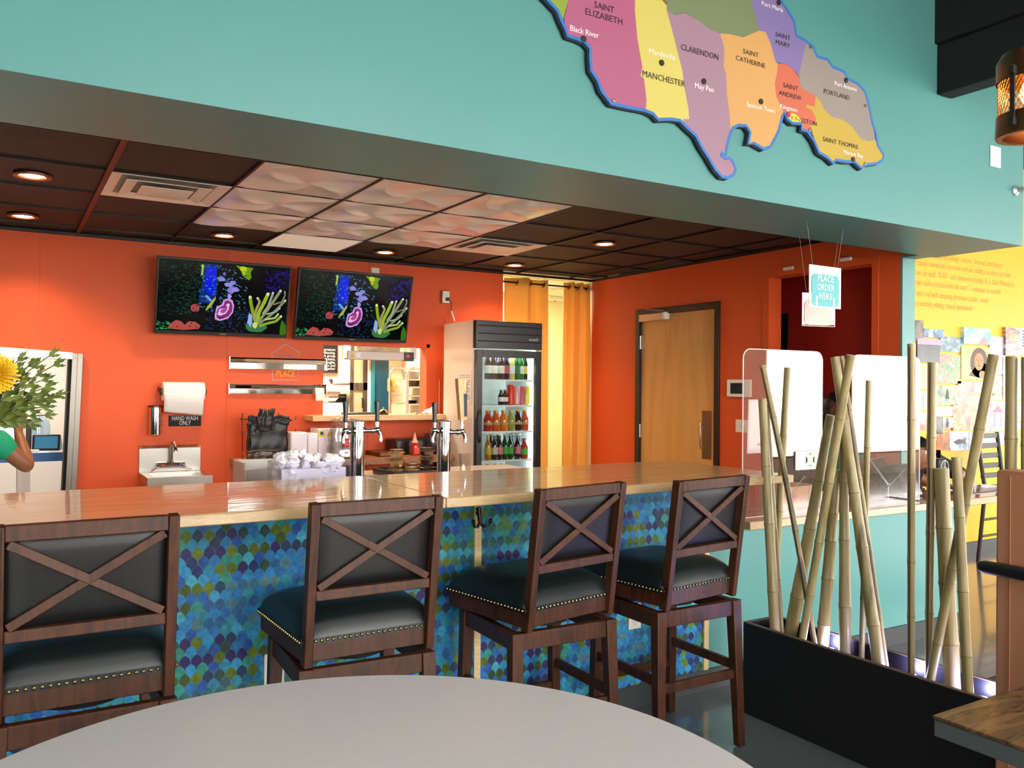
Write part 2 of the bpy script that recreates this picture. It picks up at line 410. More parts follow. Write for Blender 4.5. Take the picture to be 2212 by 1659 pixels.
# front and east window walls
def window_wall(nm, spans, lo, hi, mk):
    b = MB(); cur = lo
    for a, c in spans:
        b.box(*mk(cur, a, 0, HZ)); b.box(*mk(a, c, 0, WZ0)); b.box(*mk(a, c, WZ1 if nm == 'wall_front' else 2.5, HZ)); cur = c
    b.box(*mk(cur, hi, 0, HZ)); struct(nm, b, M('front_wall_paint', '#c9c4b8', .6))
window_wall('wall_front', WINDOWS_FRONT, -4.7, XE + .1, lambda a, c, z0, z1: (a, YF - .15, z0, c, YF, z1))
window_wall('wall_east', WINDOWS_EAST, YF, 4.6, lambda a, c, z0, z1: (XE, a, z0, XE + .15, c, z1))
ALU = M('black_aluminium', '#1b1b1c', .4); PANE = clear('window_glass')
n = 1
for a, c in WINDOWS_FRONT:
    g = sgroup('window_%d' % n); n += 1; b = MB()
    for x in ((a, (a + c) / 2, c) if a < 9 else (a, c)): b.box(x - .03, YF - .1, WZ0, x + .03, YF - .04, WZ1)
    for z in (WZ0, 2.3, WZ1): b.box(a, YF - .1, z - .03, c, YF - .04, z + .03)
    b.build('frame', ALU, g); MB().box(a, YF - .075, WZ0, c, YF - .07, WZ1).build('pane', PANE, g)
for a, c in WINDOWS_EAST:
    g = sgroup('window_%d' % n); n += 1; b = MB()
    for x in (a, (a + c) / 2, c): b.box(XE + .04, x - .03, WZ0, XE + .1, x + .03, WZ1)
    for z in (WZ0, 2.3, WZ1): b.box(XE + .04, a, z - .03, XE + .1, c, z + .03)
    b.build('frame', ALU, g); MB().box(XE + .07, a, WZ0, XE + .075, c, WZ1).build('pane', PANE, g)
# ground outside
struct('ground_outside', MB().box(-30, -40, -.12, 50, -3.6, -.1), M('pavement', '#d4d0c8', .9))
# yellow room
struct('wall_yellow', MB().box(5.43, 4.41, 0, XE, 4.53, 3.6), YELLOW)
struct('baseboard_yellow', MB().box(5.43, 4.398, 0, XE, 4.41, .10), RUBBER)
# vestibule behind the right-hand wall
b = MB(); b.box(5.35, 3.84, 0, 5.43, 5.4, 2.6); b.box(XW, 5.30, 0, 5.43, 5.4, 2.6)
b.hexa([(XW, 3.50, 0), (5.43, 3.73, 0), (5.43, 3.83, 0), (XW, 3.565, 0)], [(XW, 3.50, 2.6), (5.43, 3.73, 2.6), (5.43, 3.83, 2.6), (XW, 3.565, 2.6)])  # slanted unseen wall, added to shut light out of the vestibule
struct('wall_vestibule', b, REDWALL)
struct('ceiling_vestibule', MB().box(XW, 3.5, 2.55, 5.43, 5.4, 2.6), REDWALL)
p0 = at(1689, 678, 'x', 5.345); p1 = at(1703, 678, 'x', 5.345)
struct('door_2', MB().box(5.335, p1.y, 0, 5.35, 5.29, p0.z), BLACKG)
# corridor behind the curtains
struct('wall_corridor', MB().box(3.924, 8.3, 0, 6.3, 8.4, 2.6).box(6.2, 6.9, 0, 6.3, 8.3, 2.6).box(XW, 6.81, 0, 6.3, 6.9, 2.6).box(XR, YB, 0, XW, YB + .13, CEIL), M('corridor_paint', '#e9dfb8', .6))
struct('wall_partition', MB().box(3.80, YB + .13, 0, 3.924, 9.0, 2.6), CREAM)
b = MB().box(3.924, YB, 2.53, 6.3, 8.4, 2.6); struct('ceiling_corridor', b, M('white_ceiling_tile', '#e5e0d4', .8))
b = MB()
for k in range(4): b.box(3.924, YB + .25 + k * .6, 2.524, 6.2, YB + .265 + k * .6, 2.53)
for k in range(3): b.box(4.5 + k * .6, YB + .13, 2.524, 4.515 + k * .6, 8.3, 2.53)
struct('trim_8', b, M('grid_white', '#b9b3a4', .6))
# ------------------------------------------------------------------ dark tiled ceiling over the bar
struct('ceiling_bar', MB().box(-4.6, YSOF, CEIL + .012, XR, YB, CEIL + .06), TILEC)
struct('leak_stop_roof', MB().box(-4.7, YBULK + .1, 2.92, XW, 9.1, 3.0).box(XW, 4.53, 2.92, XE, 9.1, 3.0), DARKC)  # unseen slab added to stop sky light leaking in over the bar
struct('wall_rear', MB().box(-4.7, 9.1, 0, XE, 9.2, 3.0).box(-4.6, YB, CEIL, 3.924, YB + .13, 2.92), DARKC)  # upper strip added unseen to close the light gap above the back wall
GX0, GP, GY0 = .444, .604, 4.025
b = MB()
for k in range(-3, 5):
    y = GY0 + k * GP
    if y > YSOF + .02 and y < YB: b.box(-4.6, y - .006, CEIL - .001, XR, y + .006, CEIL + .012)
for k in range(1, 8): b.box(GX0 + k * GP - .007, YSOF, CEIL - .003, GX0 + k * GP + .007, YB, CEIL + .012)
struct('trim_9', b, GRIDB)
b = MB()
for x in (GX0, GX0 - 2 * GP, GX0 - 4 * GP): b.box(x - .014, YSOF, CEIL - .004, x + .014, YB, CEIL + .012)
struct('trim_10', b, GRIDR)
b = MB().box(-4.6, YB - .02, CEIL - .02, XR, YB, CEIL); b.box(XR - .02, 3.3, CEIL - .02, XR, YB, CEIL); struct('trim_11', b, GRIDB)

# downlights
HOT = M('bulb_glow', '#ffdca8', emit='#ffd9a0', es=28)
TRIMR = M('copper_trim', '#7a4a36', .35, metal=.4)
names = ['leftmost round downlight in the dark ceiling, nearest the soffit', 'round downlight at far left, close to the orange wall', 'round downlight above the gap left of the two televisions\' tops, over the left television',
         'round downlight above the right television', 'round downlight near the curtain opening', 'round downlight near the right-hand air diffuser']
spots = [(70, 380), (50, 467), (484, 509), (832, 545), (1112, 573), (1306, 527)]
labs = ['round downlight in dark ceiling nearest the soffit at far left', 'round downlight at far left close to the orange wall',
        'round downlight above the left television', 'round downlight above the right television', 'round downlight just before the yellow curtains',
        'round downlight to the right of the right-hand air diffuser']
def downlight(p, lab):
    t = thing('recessed_downlight', lab, 'ceiling light', (p.x, p.y, CEIL), group='warm round downlights in the dark bar ceiling')
    MB().lathe([(.062, .03), (.062, .002), (.066, -.006), (.088, -.006), (.09, .002)], n=32, caps=False).build('trim_ring', TRIMR, t)
    MB().lathe([(.001, -.0), (.04, -.004), (.058, .004), (.06, .02)], n=24, caps=False).build('bulb', HOT, t)
    lamp('downlight', 'SPOT', (p.x, p.y, CEIL - .02), DOWNLIGHT_POWER, (1, .66, .38), .05, math.radians(125), blend=.8)
    return t
for (px, py), lab in zip(spots, labs): downlight(at(px, py, 'z', CEIL), lab)
# two more of the same row over the bar, hidden by the soffit from the table, light the bar top
# sculpted white ceiling panels, 3 by 3
PANELW = M('white_relief_plastic', '#f6f2f4', .3, coat=.4)
def relief(u, v):
    x, y = u * 2 - 1, v * 2 - 1; r = math.hypot(x, y); a = math.atan2(y, x)
    e = min(1, 6 * min(1 - abs(x), 1 - abs(y)))
    k = (1 - abs(math.sin(2 * a - 1.5 * r + .25))) ** 1.15
    return -(.003 + .036 * k * min(1, r * 2.4) * (1.1 - .35 * r) * min(1, e * .6) + .008 * (1 - min(1, r)) ** 2)
S_ = GP - .016
pb = MB().grid(lambda u, v: ((u - .5) * S_, (v - .5) * S_, relief(u, v)), 56, 56, flip=True).build('sculpted_ceiling_panel', PANELW, None, origin=(0, 0, 0), angle=60)
rows = ['in the row nearest the soffit', 'in the middle row', 'in the row nearest the televisions']; cols_ = ['left', 'middle', 'right']
first = True
for r in range(3):
    for c in range(3):
        o = pb if first else pb.copy()
        if not first: COL.objects.link(o)
        first = False
        o.location = (GX0 + GP * (1.5 + c), GY0 + GP * (.5 + r), CEIL + .006)
        tag(o, 'white sculpted petal ceiling panel, %s one %s' % (cols_[c], rows[r]), 'ceiling panel', 'white sculpted petal panels of the bar ceiling')
# flat light panel
t = thing('flat_light_panel', 'flat white fluorescent panel in the ceiling behind the sculpted panels', 'ceiling light', (GX0 + GP * 2.5, GY0 + GP * 3.5, CEIL + .004))
MB().box(-S_ / 2, -S_ / 2, -.002, S_ / 2, S_ / 2, .004).build('diffuser', M('lit_diffuser', '#d8d2c4', .5, emit='#fff3dd', es=.35), t)
f_ = MB()
for a in ((-1, -1, 1, -1), (1, -1, 1, 1), (1, 1, -1, 1), (-1, 1, -1, -1)): f_.beam((a[0] * S_ / 2, a[1] * S_ / 2, -.002), (a[2] * S_ / 2, a[3] * S_ / 2, -.002), .015, .008)
f_.build('frame', WHITE, t)
# air diffusers: nested square louvres
def diffuser(cx, cy, lab):
    t = thing('air_diffuser', lab, 'air vent', (cx, cy, CEIL), group='square white air diffusers of the bar ceiling')
    h = S_ / 2
    MB().box(-h, -h, .011, h, h, .0125).build('backing', M('vent_dark', '#a39c94', .7), t)
    for k, (ro, ri, z) in enumerate(((1, .80, -.002), (.72, .52, -.010), (.44, .02, -.016))):
        f = MB(); ro *= h; ri *= h
        cs = [(-1, -1), (1, -1), (1, 1), (-1, 1)]
        for q in range(4):
            a, c = cs[q], cs[(q + 1) % 4]
            f.face(f.pts([(a[0] * ro, a[1] * ro, z), (c[0] * ro, c[1] * ro, z), (c[0] * ri, c[1] * ri, z + (.011 if k < 2 else -.004)), (a[0] * ri, a[1] * ri, z + (.011 if k < 2 else -.004))]))
        f.build('louvre', M('vent_white', '#f2ece4', .35), t, smooth=False, solid=.003)
    return t
diffuser(GX0 + GP * .5, GY0 + GP * 1.5, 'square white air diffuser left of the sculpted ceiling panels')
diffuser(GX0 + GP * 4.5, GY0 + GP * 2.5, 'square white air diffuser right of the sculpted ceiling panels')

# dark beam and duct at upper right, running towards the viewer
t = thing('ceiling_beam', 'black steel beam running from the teal wall above the yellow room', 'beam', (4.32, 0, 3.04))
MB().box(4.252, -3.2, 3.041, 4.386, YBULK, 3.31).build('lower_web', BLACKM, t, world=True, bevel=.01)
MB().box(4.232, -3.2, 3.31, 6.5, YBULK, 4.28).build('upper_duct', BLACKM, t, world=True)

# ------------------------------------------------------------------ bar
BT, BF, BBK, BX1, YT = 1.07, 2.665, 3.50, 3.13, 3.03
b = MB().box(-4.6, YT + .004, 0, 2.947, YT + .12, BT - .04).box(2.947, YT + .003, 0, 5.06, YT + .12, .758)
struct('wall_counter', b, TEAL)
struct('baseboard_counter', MB().box(-4.6, YT - .008, 0, 5.06, YT + .003, .10), RUBBER)
WOODX = strips('maple_block', '#f2c88e', '#e4b276', '#b98a52', 'x', coat=.5)
for k, (x0, x1, lab) in enumerate(((-4.6, 1.341, 'glossy maple bar top, left slab reaching the joint behind the second stool'), (1.3425, BX1, 'glossy maple bar top, right slab beside the lower order counter'))):
    t = thing('bar_counter', lab, 'bar counter', (x0, BF, BT), group='glossy maple slabs of the bar top')
    MB().box(x0, BF + .012, BT - .036, x1, BBK, BT).build('slab', WOODX, t, world=True, bevel=.004)
    MB().box(x0, BF, BT - .0365, x1, BF + .012, BT - .0005).build('front_edge', MAPLE_EDGE, t, world=True, bevel=.004)
# fish-scale wallpaper on the bar front
def lerp(a, c, t): return tuple(a[i] + (c[i] - a[i]) * t for i in range(3)) + (1,)
LIGHTS = [lin(c) for c in ('#1c80bc', '#2a94c8', '#1a64b0', '#2288b0', '#2a9080', '#1c54a4', '#40a8c4', '#2474b4')]
DARKS = [lin(c) for c in ('#1c2f6c', '#2a2062', '#566a12', '#3c521c', '#1e3858', '#322260', '#64761a', '#224840')]
def scales(x0, x1, z0, z1, a=.038, pitch=.0304):
    mb = MB(); mb.c = lin('#2c6f7c'); mb.poly([(x0, YT - .001, z0), (x1, YT - .001, z0), (x1, YT - .001, z1), (x0, YT - .001, z1)])
    nr = int((z1 - z0) / pitch) + 2; nc = int((x1 - x0) / a) + 2
    CG = 1.1; HN = math.sqrt((1 + CG) ** 2 - CG ** 2)
    for r in range(nr):
        zb = z1 - r * pitch
        for c in range(nc):
            cx = x0 + (c + (.5 if r % 2 else 0)) * a
            cluster = math.sin(cx * 5.1 + r * .33) + math.sin(cx * 2.3 - r * .21 + 1.7)
            dark = r % 2 == 1
            pal = DARKS if dark else LIGHTS
            i = random.randrange(len(pal)); col = pal[i]
            if dark and random.random() < .15: col = random.choice(LIGHTS)
            if not dark and random.random() < .07: col = random.choice(DARKS)
            if cluster > 1.1: col = lerp(col, LIGHTS[0], .45)
            if cluster < -1.2: col = lerp(col, lin('#2f8a78'), .35)
            for layer, (shr, cc) in enumerate(((0., lin('#4d8f86')), (.0008, col))):
                w = a * .5 - shr; ps = []; mb.c = cc
                for t in (-1, -.92, -.75, -.5, -.25, 0, .25, .5, .75, .92, 1):      # pointed arch
                    ps.append((cx + t * w, zb - shr * .8 + .0245 * math.sqrt(max(0, (1 + CG) ** 2 - (abs(t) + CG) ** 2)) / HN))
                ps += [(cx + w, zb - pitch), (cx - w, zb - pitch)]
                ps = [(min(max(x, x0), x1), YT - .0014 - r * .00008 - layer * .00004, min(max(z, z0), z1)) for x, z in ps]
                if max(p[0] for p in ps) - min(p[0] for p in ps) < .004 or max(p[2] for p in ps) - min(p[2] for p in ps) < .004: continue
                mb.poly(ps, flip=True)
    return mb
SCALEM = vcol('scale_wallpaper', .6, coat=.0, bump=.4, var=.3)
t = thing('scale_panel', 'fish-scale patterned blue and green bar front left of the pine strip', 'wall panel', (0, YT, .1), group='fish-scale patterned panels of the bar front')
scales(-1.0, 1.652, .10, BT - .037).build('panel', SCALEM, t, world=True, smooth=False)
MB().box(-4.6, YT - .001, .1, -1.0, YT + .002, BT - .037).build('panel_edge', M('dark_teal_panel', '#23708a', .5), t, world=True)
t = thing('scale_panel', 'fish-scale patterned blue and green bar front right of the coat hook', 'wall panel', (2.3, YT, .1), group='fish-scale patterned panels of the bar front')
scales(1.682, 2.919, .10, BT - .037).build('panel', SCALEM, t, world=True, smooth=False)
for x0, x1, lab in ((1.652, 1.682, 'pale pine strip below the black coat hook on the bar front'), (2.919, 2.949, 'pale pine strip at the right end of the patterned bar front')):
    tag(MB().box(x0, YT - .012, .1, x1, YT + .003, BT - .037).build('wood_strip', PINE, bevel=.001), lab, 'trim strip', 'pale pine strips on the bar front')
# coat hook
t = thing('coat_hook', 'black double coat hook screwed to the pine strip under the bar top', 'hook', (1.667, YT - .012, .92))
MB().lathe([(.0, 0), (.017, .0), (.019, .003), (.013, .007)], (0, 0, .035), 20, (0, -1, 0)).build('plate', BLACKG, t)
MB().tube([(0, -.004, .05), (0, -.012, .01), (0, -.012, -.01)], [.014, .011, .008]).build('stem', BLACKG, t)
for s in (-1, 1): MB().tube([(0, -.012, -.01), (s * .014, -.016, -.026), (s * .032, -.024, -.022), (s * .04, -.03, -.004)], [.007, .006, .005, .005], 10).sphere((s * .04, -.03, -.002), .009).build('hook_arm', BLACKG, t)
# outlets on the bar front
def outlet(px, py, lab, hgt=.115, wid=.072):
    p = at(px, py, 'y', YT - .003)
    t = thing('power_outlet', lab, 'outlet', (p.x, YT - .003, p.z))
    MB().box(-wid / 2, -.006, -hgt / 2, wid / 2, 0, hgt / 2).build('plate', WHITE, t, bevel=.003)
    for s in (-1, 1):
        f = MB().box(-.017, -.008, s * .026 - .015, .017, -.005, s * .026 + .015); f.build('socket', WHITE, t, bevel=.002)
        f = MB()
        for q in (-.007, .007): f.box(q - .0012, -.0086, s * .026 - .001, q + .0012, -.0078, s * .026 + .008)
        f.cyl((0, -.0086, s * .026 - .009), (0, -.0078, s * .026 - .009), .0025, 10); f.build('slots', BLACKM, t)
outlet(1370, 1331, 'white double outlet low on the bar front between the two right stools')
outlet(592, 1445, 'white double outlet low on the bar front under the second stool')

# lower order counter
CT = .80
WOODC = strips('oak_block', '#b98a64', '#8a6248', '#6b4a36', 'x', row=.09, rough=.35)
t = thing('order_counter', 'glossy wooden order counter, lower than the bar, on the pale teal wall', 'counter', (3.6, 2.99, CT))
MB().box(3.205, 3.003, CT - .04, 6.0, 3.42, CT).build('slab', WOODC, t, world=True, bevel=.003)
MB().box(3.197, 2.99, CT - .041, 6.0, 3.003, CT - .0004).build('front_edge', MAPLE_EDGE, t, world=True, bevel=.003)
MB().box(3.197, 3.006, CT - .04, 3.205, 3.14, CT - .0004).build('end_grain', MAPLE_EDGE, t, world=True)

# ------------------------------------------------------------------ bar stools
DWOOD = grain('walnut_stain', ['#210f05', '#391c0a', '#47250f', '#2c1407'], (6, 6, 1.2), .5, nscale=3, coat=.05, coat_rough=.3, spec=.35)
LEATHER = M('black_leather', '#0b0c0d', .42, bump=.07, bscale=260, spec=.4)
LEATHER2 = M('teal_black_leather', '#0b1415', .38, bump=.07, bscale=260, spec=.5)
BRASS = M('antique_nail', '#8a7a52', .3, metal=1.)
def stool(lab, mid, rot, base_rot):
    """mid = middle of the rear top edge of the back, on the floor plane; rot = seat swivel"""
    off = Vector((math.sin(-rot) * -.265 * -1, 0, 0))
    R = Matrix.Rotation(rot, 3, 'Z'); o = Vector((mid[0], mid[1], 0)) + R @ Vector((0, .262, 0))
    t = thing('bar_stool', lab, 'bar stool', (o.x, o.y, 0), rot, 'dark walnut X-back bar stools along the bar')
    # fixed base, turned back by the swivel
    Q = Matrix.Rotation(base_rot - rot, 4, 'Z')
    def q(p): return Q @ Vector(p)
    legs = {}
    for sx in (-1, 1):
        for sy in (-1, 1):
            top = (sx * .20, sy * .19, .60); bot = (sx * .215, sy * .205 - (0.01 if sy < 0 else 0), .006)
            MB().beam(q(bot), q(top), .034, .034, q((0, 1, 0)), .046, .046).build('leg', DWOOD, t, bevel=.003)
    r = MB()
    for s in (-1, 1):
        r.beam(q((-.2, s * .19, .568)), q((.2, s * .19, .568)), .03, .062); r.beam(q((s * .2, -.19, .568)), q((s * .2, .19, .568)), .03, .062)
    r.build('base_rail', DWOOD, t, bevel=.003)
    MB().cyl((0, 0, .585), (0, 0, .612), .12, 24).build('swivel_plate', BLACKM, t)
    for a, c, z in (((-.207, -.198), (.207, -.198), .30), ((-.207, .197), (.207, .197), .235), ((-.207, -.198), (-.207, .197), .33), ((.207, -.198), (.207, .197), .33)):
        MB().beam(q((a[0], a[1], z)), q((c[0], c[1], z)), .02, .036).build('stretcher', DWOOD, t, bevel=.002)
    MB().beam(q((-.19, .211, .235)), q((.19, .211, .235)), .006, .03).build('kick_plate', M('worn_brass', '#8d6a3f', .35, metal=1.), t)
    # seat frame
    W, D0, D1 = .215, -.182, .252
    f = MB()
    f.box(-W, D0, .617, W, D0 + .028, .683); f.box(-W - .015, D1 - .028, .617, W + .015, D1, .683)
    for s in (-1, 1):
        qa, qb, qc, qd = sorted((s * (W - .026), s * W)) + sorted((s * (W - .011), s * (W + .015)))
        f.hexa([(qa, D0, .617), (qb, D0, .617), (qd, D1, .617), (qc, D1, .617)], [(qa, D0, .683), (qb, D0, .683), (qd, D1, .683), (qc, D1, .683)])
    f.build('seat_frame', DWOOD, t, bevel=.003)
    # domed cushion
    def cush(u, v):
        x, y = u * 2 - 1, v * 2 - 1
        sq = max(abs(x), abs(y)); k = (1 - abs(x) ** 5) * (1 - abs(y) ** 5)
        hw = W + .002 + .015 * v + .006
        return (x * hw, D0 - .004 + v * (D1 - D0 + .012), .690 + .082 * max(0, k) ** .45)
    cm = MB().grid(cush, 30, 30)
    hw0, hw1 = W + .008, W + .023
    ring = [(-hw0, D0 - .004), (hw0, D0 - .004), (hw1, D1 + .008), (-hw1, D1 + .008)]
    for k in range(4):
        a, c = ring[k], ring[(k + 1) % 4]; cm.poly([(a[0], a[1], .672), (c[0], c[1], .672), (c[0], c[1], .6905), (a[0], a[1], .6905)])
    cm.build('seat_cushion', LEATHER2, t, angle=50)
    nb = MB()
    for k in range(4):
        a, c = Vector((*ring[k], .681)), Vector((*ring[(k + 1) % 4], .681)); n_ = 24; d = (c - a).normalized(); out = d.cross(Vector((0, 0, 1)))
        for j in range(n_): nb.sphere(a + (c - a) * ((j + .5) / n_) + out * .001, .0055, 8, 5)
    nb.build('nailheads', BRASS, t)
    # back: leans towards the viewer
    zt, zb, yt, yb = 1.11, .612, -.262, -.196
    def yy(z): return yb + (yt - yb) * (z - zb) / (zt - zb)
    HW = .217
    for s in (-1, 1): MB().beam((s * (HW - .014), yb + .018, zb - .006), (s * (HW - .014), yt + .018, zt), .028, .038, (0, 1, 0)).build('back_post', DWOOD, t, bevel=.003)
    bk = lambda z, h, dy=.0: MB().beam((-(HW - .028), yy(z) + .018 + dy, z), (HW - .028, yy(z) + .018 + dy, z), .030, h)
    bk(1.0895, .041).build('top_rail', DWOOD, t, bevel=.003)
    bk(.826, .032).build('lower_rail', DWOOD, t, bevel=.003)
    z0, z1, xi = .842, 1.069, HW - .028
    for s in (-1, 1):
        MB().beam((-s * xi * .96, yy(z0) + .008, z0 + .006), (s * xi * .96, yy(z1) + .008, z1 - .006), .010, .024, (0, .02, 1)).build('cross_bar', DWOOD, t, bevel=.002)
    def pad(u, v):
        x, z = (u * 2 - 1), z0 - .004 + v * (z1 - z0 + .008); k = (1 - (u * 2 - 1) ** 6) * (1 - (v * 2 - 1) ** 6)
        return (x * xi, yy(z) + .030 - .012 * max(0, k) ** .5, z)
    def pad2(u, v):
        x, z = (u * 2 - 1), z0 - .004 + v * (z1 - z0 + .008); k = (1 - (u * 2 - 1) ** 6) * (1 - (v * 2 - 1) ** 6)
        return (x * xi, yy(z) + .031 + .02 * max(0, k) ** .5, z)
    MB().grid(pad, 16, 12).grid(pad2, 16, 12, flip=True).build('back_cushion', LEATHER, t, angle=60)
    return t
stool('dark X-back bar stool at the far left, nearest the camera', (.197, 2.407), 0, 0)
stool('dark X-back bar stool second from the left, before the joint in the bar top', (1.003, 2.44), 0, -.05)
stool('dark X-back bar stool right of the coat hook, third from the left', (1.795, 2.455), math.radians(9), -.03)
stool('dark X-back bar stool at the right end of the bar beside the black planter', (2.41, 2.43), math.radians(7), 0)

# ------------------------------------------------------------------ tables in front
t = thing('round_table', 'large round pale grey laminate table in the foreground', 'table', (.47, 1.265, 0))
LAM = M('grey_laminate', '#bcb9ba', .30, var=.02, vscale=40)
MB().lathe([(0.001, .718), (.745, .718), (.762, .724), (.7625, .746), (.758, .75), (.001, .75)], n=128, caps=False).build('table_top', LAM, t, angle=30)
MB().cyl((0, 0, .03), (0, 0, .718), .05, 24).build('pedestal', BLACKG, t)
MB().lathe([(.001, 0), (.33, 0), (.33, .012), (.06, .035), (.001, .035)], n=48, caps=False).build('base', BLACKG, t)
OAK = grain('dark_grained_oak', ['#4c3620', '#583e22', '#15100a', '#624628', '#4e381e', '#181009', '#684a2a'], (1.6, 17, 4), .4, nscale=2.6, dist=.8, detail=2, coat=.2, pos=[.3, .42, .445, .47, .52, .545, .57])
t = thing('square_table', 'dark-grained wooden table corner at the bottom right', 'table', (2.1, .75, 0))
MB().box(-.347, -.36, .742, .4, .36, .75).build('table_top', OAK, t, bevel=.002)
MB().box(-.345, -.358, .704, .398, .358, .7415).build('table_edge', M('grey_table_edge', '#4b5152', .5), t, bevel=.003)
MB().cyl((0, 0, .03), (0, 0, .704), .04, 20).build('pedestal', BLACKG, t)
MB().box(-.25, -.04, 0, .25, .04, .03).box(-.04, -.25, 0, .04, .25, .031).build('base', BLACKG, t, bevel=.006)
# booth back with padded rail
t = thing('booth_back', 'orange-brown upholstered booth back with a black padded rail', 'booth', (2.84, 1.0, 0))
VIN = M('tan_vinyl', '#ac7454', .5, bump=.15, bscale=200)
MB().box(2.785, .2, .0, 2.885, 1.548, 1.205).build('upholstery', VIN, t, world=True, bevel=.008)
MB().tube([(2.7815, 1.50, .02), (2.7815, 1.50, 1.19)], .002, 6).build('seam', M('seam_thread', '#a5683f', .6), t, world=True)
MB().tube([(2.768, 1.594, .885), (2.768, 1.588, .885), (2.768, 1.57, .885), (2.768, .2, .885)], [.006, .017, .022, .022], 16).build('padded_rail', BLACKP, t, world=True)

# ------------------------------------------------------------------ televisions
def ray_plane(px, py, o, nrm):
    d = _F + _R * ((px - IMG_W / 2) / FPX) - _U * ((py - IMG_H / 2) / FPX)
    return EYE + d * ((o - EYE).dot(nrm) / d.dot(nrm))
AQUA = vcol('aquarium_picture', .15, emit=1.1)
def tv(TLp, TRp, BLp, lab, dx0=0):
    yt, yb = 6.43, 6.57
    TL, TR, BL = at(*TLp, 'y', yt), at(*TRp, 'y', yt), at(*BLp, 'y', yb)
    cx = (TL.x + TR.x) / 2; Wd = TR.x - TL.x; up = Vector((0, yt - yb, TL.z - BL.z)); Ht = up.length; up.normalize()
    nrm = Vector((1, 0, 0)).cross(up); X = Vector((1, 0, 0)); o = Vector((cx, yb, BL.z))
    t = thing('television', lab, 'television', o, group='wall-mounted televisions showing an aquarium')
    m = Matrix((X, up, nrm)).transposed().to_4x4()          # local x, y=up the screen, z=out
    MB().box(-Wd / 2, 0, -.045, Wd / 2, Ht, -.001, m).build('casing', BLACKP, t, bevel=.004)
    bz = .011; b = MB()
    b.box(-Wd / 2, 0, -.002, Wd / 2, .024, .002, m).box(-Wd / 2, Ht - bz, -.002, Wd / 2, Ht, .002, m).box(-Wd / 2, 0, -.002, -Wd / 2 + bz, Ht, .002, m).box(Wd / 2 - bz, 0, -.002, Wd / 2, Ht, .002, m)
    b.build('bezel', BLACKG, t)
    MB().box(-.022, .009, .002, .022, .014, .0026, m).build('maker_badge', M('badge_grey', '#8d8d90', .4), t)
    q_ = YB - .003 - o.y
    MB().box(-.08, q_ - .02, .12, .08, q_, .42).box(-.05, -.02, .25, .05, q_ - .02, .29).build('wall_bracket', BLACKM, t)
    # the picture: reef aquarium
    s = MB(); lev = [0.]
    u0, u1, v0, v1 = -Wd / 2 + bz, Wd / 2 - bz, .024, Ht - bz
    def P(ps, col):
        lev[0] += .000012; s.c = lin(col) if isinstance(col, str) else col
        pts_ = [(min(max(u0 + (u1 - u0) * a, u0), u1), min(max(v0 + (v1 - v0) * b_, v0), v1)) for a, b_ in ps]
        s.poly([m @ Vector((a, b_, .0004 + lev[0])) for a, b_ in pts_])
    def blob(cx_, cy_, rx, ry, col, n=16, j=.12, seed=None):
        P([(cx_ + rx * math.cos(2 * PI * k / n) * (1 + R_.uniform(-j, j)), cy_ + ry * math.sin(2 * PI * k / n) * (1 + R_.uniform(-j, j))) for k in range(n)], col)
    R_ = random.Random(11)
    P([(0, 0), (1, 0), (1, 1), (0, 1)], '#050608')
    for k in range(420):                                    # green ripples, left third
        a, c = R_.random() ** .9 * .30, .22 + .75 * R_.random(); l, th = R_.uniform(.012, .028), R_.uniform(.004, .008); q = R_.uniform(-.6, .6) * l
        g = R_.uniform(.25, 1) * (.5 + a * 2); P([(a, c), (a + l * .5, c + q + th), (a + l, c + q * .3), (a + l * .5, c + q)], (.015 * g, .17 * g, .085 * g, 1))
    P([(.30, .42), (.33, .97), (.42, .97), (.435, .55), (.41, .40)], '#0a2a7c'); P([(.34, .6), (.345, .92), (.42, .93), (.425, .62), (.39, .52)], '#0818e8')
    P([(.305, .8), (.307, .96), (.325, .95), (.32, .82)], '#b8d818')
    for k in range(170):
        a, c = R_.uniform(.30, .66), R_.uniform(.30, .96); g = R_.random()
        blob(a, c, .007, .009, (.02 + .03 * g, .10 + .2 * g, .22 + .3 * g, 1), 6, .5)
    for k in range(140):
        blob(R_.uniform(.36, .72), R_.uniform(.02, .36), .010, .012, R_.choice(['#0d1d3a', '#15294f', '#123a34', '#1b2a66', '#0c1414']), 6, .5)
    for k in range(110): blob(R_.uniform(.80, .99), R_.uniform(.62, .95), .014, .016, R_.choice(['#120840', '#1a0c60', '#0c0628', '#241478']), 6, .4)
    blob(.46, .77, .028, .034, '#8a86d8', 9, .3); blob(.52, .70, .036, .03, '#a094e8', 9, .3); blob(.55, .73, .03, .03, '#9488dc', 8, .3); blob(.54, .62, .035, .05, '#8f84dc', 9, .35); blob(.53, .53, .018, .04, '#a8a0f0', 7, .4); blob(.57, .63, .03, .035, '#9a8ee0', 9, .3); blob(.48, .85, .012, .03, '#7068b8', 7, .3)
    P([(.56, .98), (.70, .96), (.68, .90), (.69, .82), (.67, .78), (.62, .84), (.60, .92)], '#6f9c10'); blob(.62, .94, .032, .035, '#c8d818', 9, .25); blob(.63, .88, .012, .03, '#c4cc20', 7, .3); blob(.645, .84, .006, .009, '#141a04', 8, 0)
    P([(.34, .52), (.36, .53), (.40, .46), (.385, .44)], '#7ea8ee'); P([(.355, .30), (.36, .35), (.40, .46), (.425, .52), (.425, .48), (.395, .37)], '#b0b848')
    blob(.275, .34, .036, .058, '#b0484c', 12, .1)
    for a, c in ((.262, .33), (.285, .365), (.282, .30)): blob(a, c, .006, .009, '#2c0c10', 8, 0)
